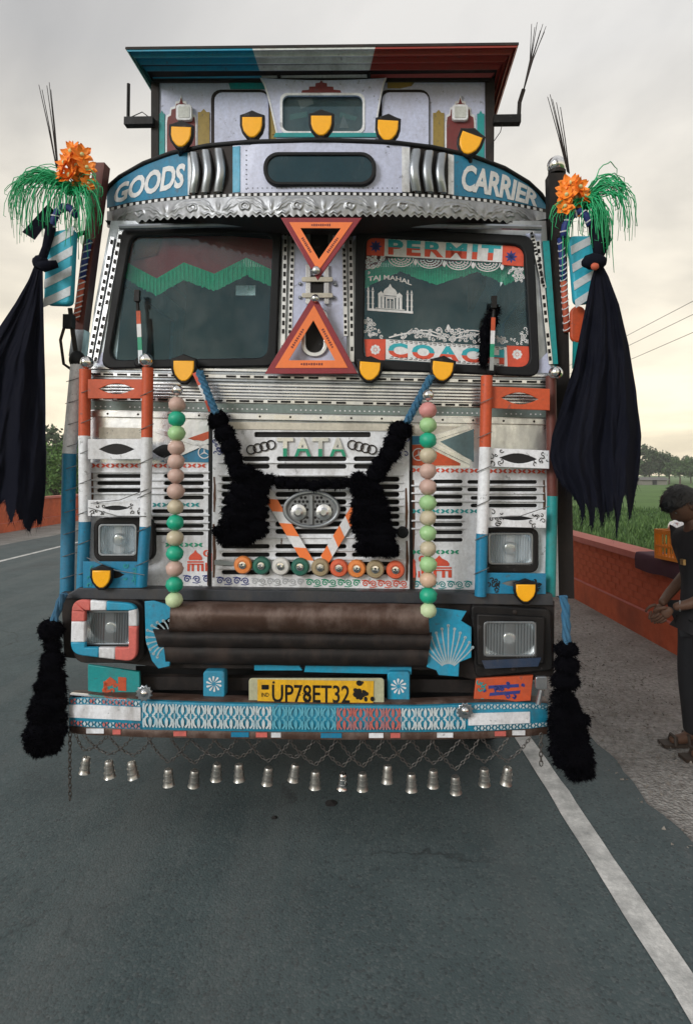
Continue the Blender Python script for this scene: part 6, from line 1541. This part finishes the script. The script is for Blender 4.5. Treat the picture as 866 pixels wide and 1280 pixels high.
# ---- black cloths -------------------------------------------------------------------------------
def drape(name, label, left, right, bottom, top, d, seed, nfold, amp):
    """left/right: edge polylines (y -> x); bottom: list of pixel y for columns"""
    nu, nv = 110, 70; vv = []; ff = []
    def ed(pl, y_):
        for (x0, y0), (x1, y1) in zip(pl, pl[1:]):
            if y0 <= y_ <= y1: return x0+(x1-x0)*(y_-y0)/max(y1-y0, 1e-6)
        return pl[-1][0] if y_ > pl[-1][1] else pl[0][0]
    def bt_(u):
        t = u*(len(bottom)-1); k = min(int(t), len(bottom)-2); f__ = t-k; return bottom[k]+(bottom[k+1]-bottom[k])*f__ + 7*noise.noise(Vector((u*26, seed, 0))) + 5*noise.noise(Vector((u*70, seed, 1)))
    for i in range(nu+1):
        u = i/nu
        for j in range(nv+1):
            v = j/nv; y_ = top + (bt_(u)-top)*v; xl_, xr_ = ed(left, y_), ed(right, y_); x_ = xl_ + (xr_-xl_)*u
            a_ = amp*min(1, v*1.6)*(1-.25*v)
            dd = d + a_*(math.sin(u*nfold*2*math.pi + 1.3*math.sin(v*2.5+seed) + seed) + .5*math.sin(u*nfold*4.6*math.pi + 2*v)) + .02*noise.noise(Vector((u*5, v*4, seed)))*min(1, v*3)
            dd += .05*v*math.sin(math.pi*u)*-1 + min(1, v*3)*(.010*noise.noise(Vector((u*13, v*9, seed+9))) + .006*noise.noise(Vector((u*24 + v*9, v*14, seed+5))))
            vv.append(L(x_ + 1.5*noise.noise(Vector((u*9, v*7, seed+3)))*v, y_, dd))
    for i in range(nu):
        for j in range(nv): a_ = i*(nv+1)+j; ff.append((a_, a_+1, a_+nv+2, a_+nv+1))
    t_ = thing(name, label, 'cloth', 'black cloths hanging from the mirrors'); mk('drape', vv, ff, M_CLOTH, t_, True)
    q = MB(); rr_ = random.Random(int(seed*10))                       # frayed threads along the torn hem
    for i in range(0, nu+1):
        for _ in range(3):
            p_ = Vector(vv[i*(nv+1)+nv]) + Vector((rr_.uniform(-.006, .006), 0, .01)); l_ = rr_.uniform(.01, .05) * (2 if rr_.random() < .06 else 1); dx_ = rr_.gauss(0, .3)*l_
            q.add([p_ - Vector((.0012, 0, 0)), p_ + Vector((.0012, 0, 0)), p_ + Vector((dx_, rr_.gauss(0, .2)*l_, -l_))], [(0, 1, 2)])
    q.build('frayed_threads', M_CLOTH, t_)['kind'] = 'stuff'
    return t_
bl = [652, 660, 640, 650, 636, 655, 640, 600, 604, 640, 652, 648, 600+22, 660, 654, 645, 625, 620, 640, 655, 662]
t_ = drape('black_cloth', 'black cloth hanging from the mirror with the orange and green plume by the far lane', [(44, 330), (36, 350), (20, 378), (0, 408), (-30, 450), (-60, 560), (-66, 670)], [(54, 330), (55, 400), (57, 470), (58, 560), (58, 600), (54, 640), (53, 665)], [640, 655, 640, 660, 642, 650, 648, 652, 640, 655, 650, 658, 640, 630, 623, 640, 652, 640, 646, 655, 661, 662, 650, 656, 648], 330, .06, 2.0, 2.2, .028)
q = MB(); q.ball(L(51, 328, .06), (.04, .035, .035), 12, 8, 0, lambda u: 1+.2*noise.noise(u*4)); q.tube([L(52, 327, .05), L(58, 310, .09), L(64, 285, .11), L(66, 268, .13)], [.022, .020, .026, .014], 8); q.tube([L(46, 330, .04), L(56, 333, .03), L(72, 330, .06)], [.012, .03, .02], 8); q.build('knot', M_CLOTH, t_, True); rebase(t_, L(30, 660, .06))
t_ = drape('black_cloth', 'black cloth hanging from the mirror beside the dark steel post', [(744, 330), (738, 350), (728, 400), (716, 460), (703, 500), (690, 545), (686, 570), (692, 590), (702, 610), (712, 640), (712, 670)], [(752, 330), (760, 345), (773, 380), (785, 430), (795, 490), (801, 545), (800, 570), (797, 600), (794, 640), (792, 665)], [598, 606, 615, 622, 630, 655, 640, 628, 655, 660, 636, 632, 652, 658, 640, 645, 640, 635, 650, 674, 640, 622, 618, 640, 650, 630, 600], 330, .06, 5.0, 2.3, .028)
q = MB(); q.ball(L(742, 327, .05), (.06, .04, .038), 12, 8, 0, lambda u: 1+.25*noise.noise(u*4)); q.tube([L(748, 325, .05), L(746, 305, .07), L(741, 285, .1), L(738, 272, .12)], [.022, .026, .024, .014], 8); q.build('knot', M_CLOTH, t_, True)
q = MB(); q.ball(L(743, 333, .02), (.02, .015, .018), 10, 6); q.build('tie', M_CORO, t_, True); rebase(t_, L(750, 660, .06))
# ---- plumes: orange flowers, green streamers and thin rods -----------------------------------------
M_PET = mat('orange_petal', (.95, .27, .02), .5, dirt=.6, dcol=(.95, .42, .10), dscale=18, bump=.1); M_PETC = mat('pale_flower_heart', (.55, .58, .28), .5, dirt=.2, dcol=(.7, .35, .1))
M_STRM = mat('green_streamer', (.01, .40, .15), .35, dirt=.2, dcol=(.01, .12, .05), streak=False)
def flower(c, R, fac, par, seed):
    r = random.Random(seed); pet = None; fac = Vector(fac).normalized(); u = fac.orthogonal().normalized(); v = fac.cross(u)
    q = MB()
    for lay, (n, k, lift) in enumerate(((6, 1.0, .15), (5, .72, .45))):
        for i in range(n):
            a_ = 2*math.pi*(i + .5*lay)/n + r.uniform(-.12, .12); dr = u*math.cos(a_)+v*math.sin(a_); sd_ = fac.cross(dr); g_ = []
            for t, w_ in ((.08, .10), (.35, .29), (.64, .33), (.87, .18), (1.04, .01)):
                for s_ in (-1, 0, 1): g_.append(c + dr*R*k*t + sd_*R*k*w_*s_ + fac*R*(lift*t*t + .10*abs(s_)*t))
            q.add(g_, [(3*a+b, 3*a+b+1, 3*a+b+4, 3*a+b+3) for a in range(4) for b in range(2)])
    fo_ = q.build('flower', M_PET, par, True)
    q = MB(); q.ball(c + fac*R*.12, R*.2, 10, 7); q.build('flower_heart', M_PETC, fo_, True)
def plume(label, fl, root, tips, rods, sleeve, d, seed):
    t_ = thing('plume', label, 'plume', 'plumes above the side mirrors'); r = random.Random(seed)
    for i, (x_, y_, R, fx) in enumerate(fl): flower(L(x_, y_, d-.02-.02*(i % 3)), R/S(d), (fx, -1, r.uniform(.0, .5)), t_, seed+i)
    q = MB()
    for (x1, y1, n, sx, sy, lift) in tips:
        for k in range(int(n*1.35)):
            ex, ey = x1 + r.gauss(0, sx), y1 + r.gauss(0, sy); rx_, ry_ = root[0]+r.uniform(-7, 7), root[1]+r.uniform(-5, 5); dz = r.gauss(0, .06)
            lf = lift*r.uniform(.6, 1.3); ytop = min(ry_, ey) - lf; bx_ = rx_+(ex-rx_)*.35; cx_ = ex + (ex-rx_)*.12; P = []
            for j in range(13):
                s_ = j/12; i_ = 1-s_; P.append(L(rx_*i_**3+3*s_*i_*i_*bx_+3*s_*s_*i_*cx_+ex*s_**3, ry_*i_**3+3*s_*i_*i_*ytop+3*s_*s_*i_*ytop+ey*s_**3, d + dz*s_ - .03*math.sin(math.pi*s_)))
            wv = r.uniform(0, 6); P = [p_ + Vector((.004*math.sin(wv+j*1.7), .004*math.cos(wv*2+j*1.3), .004*math.sin(wv*3+j*2.1)))*min(1, j/4) for j, p_ in enumerate(P)]
            if r.random() < .45: P[-1] = P[-2] + Vector(((1 if ex < rx_ else -1)*r.uniform(.008, .02), 0, r.uniform(-.012, .006)))
            q.tube(P, [.0026]*8+[.0024, .0022, .002, .0018, .0012], 4)
    q.build('streamers', M_STRM, t_, True)
    q = MB()
    for x0, y0, x1, y1 in rods: q.tube([L(x0, y0, d+.01), L((x0+x1)/2+.6, (y0+y1)/2, d), L(x1, y1, d-.02)], [.0032, .0026, .0016], 5)
    q.build('rods', M_STEEL, t_)
    q = MB(); P = [L(x_, y_, d-.03) for x_, y_ in sleeve]; q.tube(P, .018, 8); sl_ = q.build('stalk', M_COB, t_, True)
    q = MB()
    for k in range(len(P)-1):
        c = P[k].lerp(P[k+1], .5); ax = (P[k+1]-P[k]).normalized(); u = ax.orthogonal().normalized(); v = ax.cross(u); q.tube([c+(u*math.cos(w_*.785)+v*math.sin(w_*.785))*.019+ax*.008*math.cos(w_*.785) for w_ in range(8)], .004, 4, closed=True)
    q.build('stalk_wrap', M_WHITEP, sl_)
    rebase(t_, L(root[0], root[1]+30, d)); return t_
plume('plume of orange flowers and green streamers above the mirror by the red oxide post', [(90, 190, 15, -.3), (103, 194, 14, .5), (82, 204, 14, -.5), (97, 208, 16, .1), (109, 210, 13, .5), (88, 220, 15, -.4), (102, 224, 15, .3), (111, 230, 11, .6), (78, 216, 11, -.8)], (90, 240),
      [(18, 268, 22, 5, 14, 34), (30, 300, 14, 9, 8, 40), (24, 240, 14, 7, 8, 22), (50, 285, 20, 12, 10, 26), (112, 285, 34, 8, 14, 14), (96, 310, 16, 10, 8, 8), (122, 255, 12, 3, 14, 20), (75, 285, 18, 10, 10, 12)],
      [(71, 210, 49, 106), (71, 210, 53, 112), (72, 210, 59, 107), (72, 211, 62, 103), (73, 211, 64, 112)], [(64, 292, ), (67, 276), (73, 264), (80, 258), (88, 260), (96, 270)], .14, 50)
plume('plume of orange flowers and green streamers above the mirror by the dark steel post', [(712, 230, 14, -.3), (724, 234, 13, .4), (708, 244, 13, -.5), (719, 248, 15, .2), (730, 246, 11, .6), (706, 258, 12, -.3), (716, 263, 12, .2), (704, 236, 10, -.6)], (730, 258),
      [(770, 262, 22, 8, 12, 30), (785, 290, 14, 7, 12, 44), (776, 240, 14, 9, 6, 20), (758, 310, 18, 6, 9, 18), (750, 330, 12, 6, 9, 16), (712, 290, 12, 7, 16, 10), (708, 335, 8, 3, 8, 12), (690, 290, 4, 3, 8, 12), (742, 300, 14, 10, 10, 16)],
      [(709, 215, 684, 121), (709, 215, 687, 118), (710, 216, 690, 124), (710, 216, 695, 128), (711, 217, 700, 134)], [(704, 296), (706, 282), (714, 270), (724, 264), (733, 270), (737, 282)], .14, 70)
# leafy dark wrap behind the streamers
for pts, lb in (([(66, 300), (74, 268), (60, 255), (28, 290), (44, 300), (55, 285)], 'black rag tail knotted under the plume by the red oxide post'), ([(738, 290), (742, 250), (757, 262), (764, 300), (750, 330), (742, 315)], 'black rag tail knotted under the plume by the dark steel post')):
    t_ = thing('rag', lb, 'cloth'); vv = []; c = (sum(p[0] for p in pts)/6, sum(p[1] for p in pts)/6)
    vv = [L(*c, .12)] + [L(x_, y_, .15+.02*(i % 2)) for i, (x_, y_) in enumerate(pts)]
    mk('rag_cloth', vv, [(0, 1+i, 1+(i+1) % 6) for i in range(6)], M_CLOTH, t_); rebase(t_, L(pts[0][0], max(p[1] for p in pts), .15))
# ================================================================== person at the verge
M_SKIN = mat('skin', (.10, .052, .033), .5, dirt=.2, dcol=(.07, .035, .022), bump=.15, bscale=120, spec=.35)
M_HAIR = mat('black_hair', (.007, .006, .006), .45, dirt=.0, bump=.8, bscale=350)
M_SHIRT = mat('black_shirt', (.008, .008, .010), .85, dirt=.2, dcol=(.015, .015, .018), bump=.4, bscale=350)
M_TROU = mat('black_trousers', (.007, .0075, .010), .85, dirt=.2, dcol=(.014, .014, .018), bump=.4, bscale=350)
M_SAND = mat('brown_leather', (.03, .02, .014), .6, dirt=.4)
M_GOLD = mat('brass', (.6, .45, .2), .3, .9)
per = empty('person', (2.245, 3.98, 0), 'person in black shirt and trousers with bowed head, hands held together in front', 'person')
def skin(name, V_, E_, m_, par, sub=2):
    me = bpy.data.meshes.new(name); me.from_pydata([v[:3] for v in V_], E_, []); me.materials.append(m_)
    o = link(bpy.data.objects.new(name, me), par)
    md = o.modifiers.new('skin', 'SKIN'); md.use_smooth_shade = True
    if not me.skin_vertices: me.skin_vertices.new()
    for i, v in enumerate(V_):
        r = v[3]; me.skin_vertices[0].data[i].radius = r if isinstance(r, tuple) else (r, r); me.skin_vertices[0].data[i].use_root = (i == 0)
    sb = o.modifiers.new('sub', 'SUBSURF'); sb.levels = sub; sb.render_levels = sub
    return o
# person faces -X; local origin between the feet
body = [(0, 0, .93, .13), (.005, 0, 1.08, .115), (.0, 0, 1.24, .125), (-.02, 0, 1.38, .10), (-.05, 0, 1.455, .052), (-.085, 0, 1.51, .048),
        (-.02, -.17, 1.385, .058), (.05, -.22, 1.13, .043), (-.15, -.15, .975, .034), (-.24, -.09, .94, .026),
        (-.02, .17, 1.385, .058), (.04, .22, 1.13, .043), (-.15, .13, .98, .034), (-.24, .05, .93, .026),
        (0, -.09, .86, .088), (.0, -.095, .48, .06), (.03, -.10, .10, .042), (-.03, -.10, .045, .04), (-.14, -.105, .03, .03),
        (0, .09, .86, .088), (-.03, .095, .48, .06), (.0, .10, .10, .042), (-.06, .10, .045, .04), (-.17, .105, .03, .03)]
be = [(0, 1), (1, 2), (2, 3), (3, 4), (4, 5), (3, 6), (6, 7), (7, 8), (8, 9), (3, 10), (10, 11), (11, 12), (12, 13), (0, 14), (14, 15), (15, 16), (16, 17), (17, 18), (0, 19), (19, 20), (20, 21), (21, 22), (22, 23)]
skin('body', body, be, M_SKIN, per)
sh = [(0, 0, .92, .142), (.01, 0, 1.08, .135), (0, 0, 1.24, .152), (-.02, 0, 1.38, .112), (-.04, 0, 1.43, .068), (-.02, -.17, 1.385, .076), (.02, -.205, 1.22, .068), (-.02, .17, 1.385, .076), (.02, .205, 1.22, .068), (0, 0, .86, .128)]
skin('shirt', sh, [(0, 1), (1, 2), (2, 3), (3, 4), (3, 5), (5, 6), (3, 7), (7, 8), (0, 9)], M_SHIRT, per)
tr = [(0, 0, .93, .138), (0, -.09, .84, .115), (-.01, -.095, .48, .098), (.02, -.10, .12, .078), (.02, -.10, .07, .078), (0, .09, .84, .105), (-.03, .095, .48, .086), (.0, .10, .12, .078), (.0, .10, .07, .078)]
skin('trousers', tr, [(0, 1), (1, 2), (2, 3), (3, 4), (0, 5), (5, 6), (6, 7), (7, 8)], M_TROU, per)
# head, bowed forward
hd = bmesh.new(); bmesh.ops.create_icosphere(hd, subdivisions=4, radius=1)
for v in hd.verts:                      # -x is the face
    x, y, z = v.co; v.co = Vector((x*.098, y*.076, z*.118))
    if v.co.x < -.02 and v.co.z < 0: v.co.x *= 1 - .10*(-v.co.z/.118)
    n_ = math.exp(-((v.co.y)/.013)**2); 
    if x < -.6: v.co.x -= .026*n_*math.exp(-((v.co.z+.022)/.022)**2) + .010*math.exp(-(v.co.y/.024)**2)*math.exp(-((v.co.z+.062)/.010)**2) + .012*math.exp(-(v.co.y/.03)**2)*math.exp(-((v.co.z+.098)/.016)**2) + .006*math.exp(-((v.co.z-.025)/.012)**2)
    if x < -.5: v.co.x += .010*math.exp(-((abs(v.co.y)-.032)/.014)**2)*math.exp(-((v.co.z-.005)/.012)**2)
me = bpy.data.meshes.new('head'); hd.to_mesh(me); hd.free(); me.materials.append(M_SKIN); me.polygons.foreach_set('use_smooth', [True]*len(me.polygons))
HM = Matrix.Translation((-.115, 0, 1.575)) @ Matrix.Rotation(rad(-38), 4, 'Y')
def hput(o): o.matrix_local = HM; return o
hput(link(bpy.data.objects.new('head', me), per))
q = MB()
for s_ in (-1, 1): q.ball((.012, s_*.078, -.008), (.024, .010, .034), 10, 8, 0, lambda u: 1+.1*noise.noise(u*4))
hput(q.build('ears', M_SKIN, per, True))
q = MB()
for s_ in (-1, 1): q.ball((-.074, s_*.031, .006), .0115, 10, 7)
hput(q.build('eyes', mat('eye', (.25, .24, .22), .2, dirt=0), per, True))
hb_ = bmesh.new(); bmesh.ops.create_icosphere(hb_, subdivisions=4, radius=1); rm = []
for v in hb_.verts:
    x, y, z = v.co; k = 1 + .06*noise.noise(v.co*7); v.co = Vector((x*.113*k+.004, y*.089*k, z*.128*k+.012))
    if z < .12 and x < .0 or (z < -.35 and x < .35) or z < -.6: rm.append(v)
    if z > .2 and x < -.4: v.co.x -= .02*(1+noise.noise(v.co*60)); v.co.z += .006
bmesh.ops.delete(hb_, geom=rm, context='VERTS')
me = bpy.data.meshes.new('hair'); hb_.to_mesh(me); hb_.free(); me.materials.append(M_HAIR); me.polygons.foreach_set('use_smooth', [True]*len(me.polygons))
ho = hput(link(bpy.data.objects.new('hair', me), per))
q = MB(); rh = random.Random(2)
for k in range(900):
    u = Vector((rh.gauss(0, 1), rh.gauss(0, 1), rh.gauss(0, 1))).normalized()
    if (u.z < .12 and u.x < 0) or (u.z < -.3 and u.x < .35) or u.z < -.55: continue
    p = Vector((u.x*.112+.004, u.y*.088, u.z*.127+.012)); d_ = (u*.5 + Vector((-.9, rh.gauss(0, .3), rh.gauss(-.1, .3)))).normalized(); s_ = d_.orthogonal().normalized()*.004; l = rh.uniform(.02, .045)
    q.add([p-s_, p+s_, p+d_*l], [(0, 1, 2)])
hput(q.build('hair_strands', M_HAIR, per))
# hands: palms and fingers, the near one clasped over the far one
def hand(w, fw, side, name, curl):
    """w wrist, fw direction of the fingers, side direction towards the thumb"""
    w = Vector(w); fw = Vector(fw).normalized(); side = Vector(side); side = (side - fw*side.dot(fw)).normalized(); nm = fw.cross(side)
    V_ = [tuple(w) + (.024,), tuple(w + fw*.045) + ((.020, .032),), tuple(w + fw*.085) + ((.016, .034),)]; E_ = [(0, 1), (1, 2)]
    o = skin(name, V_, E_, M_SKIN, per)
    for k, (off_, ln) in enumerate(((.030, .075), (.010, .085), (-.010, .079), (-.029, .062))):
        b0 = w + fw*.075 + side*off_; p = b0; F = [tuple(p) + (.0095,)]
        dr = fw.copy()
        for s_ in range(3):
            dr = (dr + nm*curl*(.5+.25*s_)).normalized(); p = p + dr*ln*(.45, .32, .23)[s_]; F.append(tuple(p) + ((.009, .0085, .007)[s_],))
        skin('finger', F, [(0, 1), (1, 2), (2, 3)], M_SKIN, o, 1)
    b0 = w + fw*.02 + side*.022; F = [tuple(b0) + (.012,), tuple(b0 + side*.028 + fw*.03) + (.0105,), tuple(b0 + side*.034 + fw*.058 + nm*.012) + (.009,), tuple(b0 + side*.028 + fw*.08 + nm*.022) + (.0075,)]
    skin('thumb', F, [(0, 1), (1, 2), (2, 3)], M_SKIN, o, 1)
hand((-.24, -.09, .94), (-.62, .22, -.75), (-.75, -.1, .62), 'hand', .45)
hand((-.24, .05, .93), (-.60, -.25, -.76), (-.75, .1, .62), 'hand', -.45)
q = MB(); c = Vector((-.205, -.115, .955)); q.tube([c + Vector((.010*math.cos(t*.52), .030*math.cos(t*.52)*.6, .032*math.sin(t*.52))) for t in range(12)], .004, 6, closed=True); q.build('bangle', mat('bangle_metal', (.5, .5, .5), .3, .9), per)
q = MB(); q.box((-.152, -.06, 1.20), (-.136, -.02, 1.235)); q.build('buckle', M_GOLD, per)
for x0, y_ in ((-.03, -.10), (-.06, .10)):
    q = MB(); q.box((x0-.165, y_-.048, .002), (x0+.10, y_+.048, .022)); so_ = q.build('sandal', M_SAND, per)
    q = MB(); q.tube([(x0-.09, y_-.046, .015), (x0-.085, y_-.03, .062), (x0-.085, y_+.03, .062), (x0-.09, y_+.046, .015)], .012, 8); q.build('strap', M_SAND, so_); q = MB(); q.tube([(x0+.0, y_-.046, .015), (x0+.0, y_-.035, .075), (x0, y_+.035, .075), (x0, y_+.046, .015)], .012, 8); q.build('strap', M_SAND, so_)
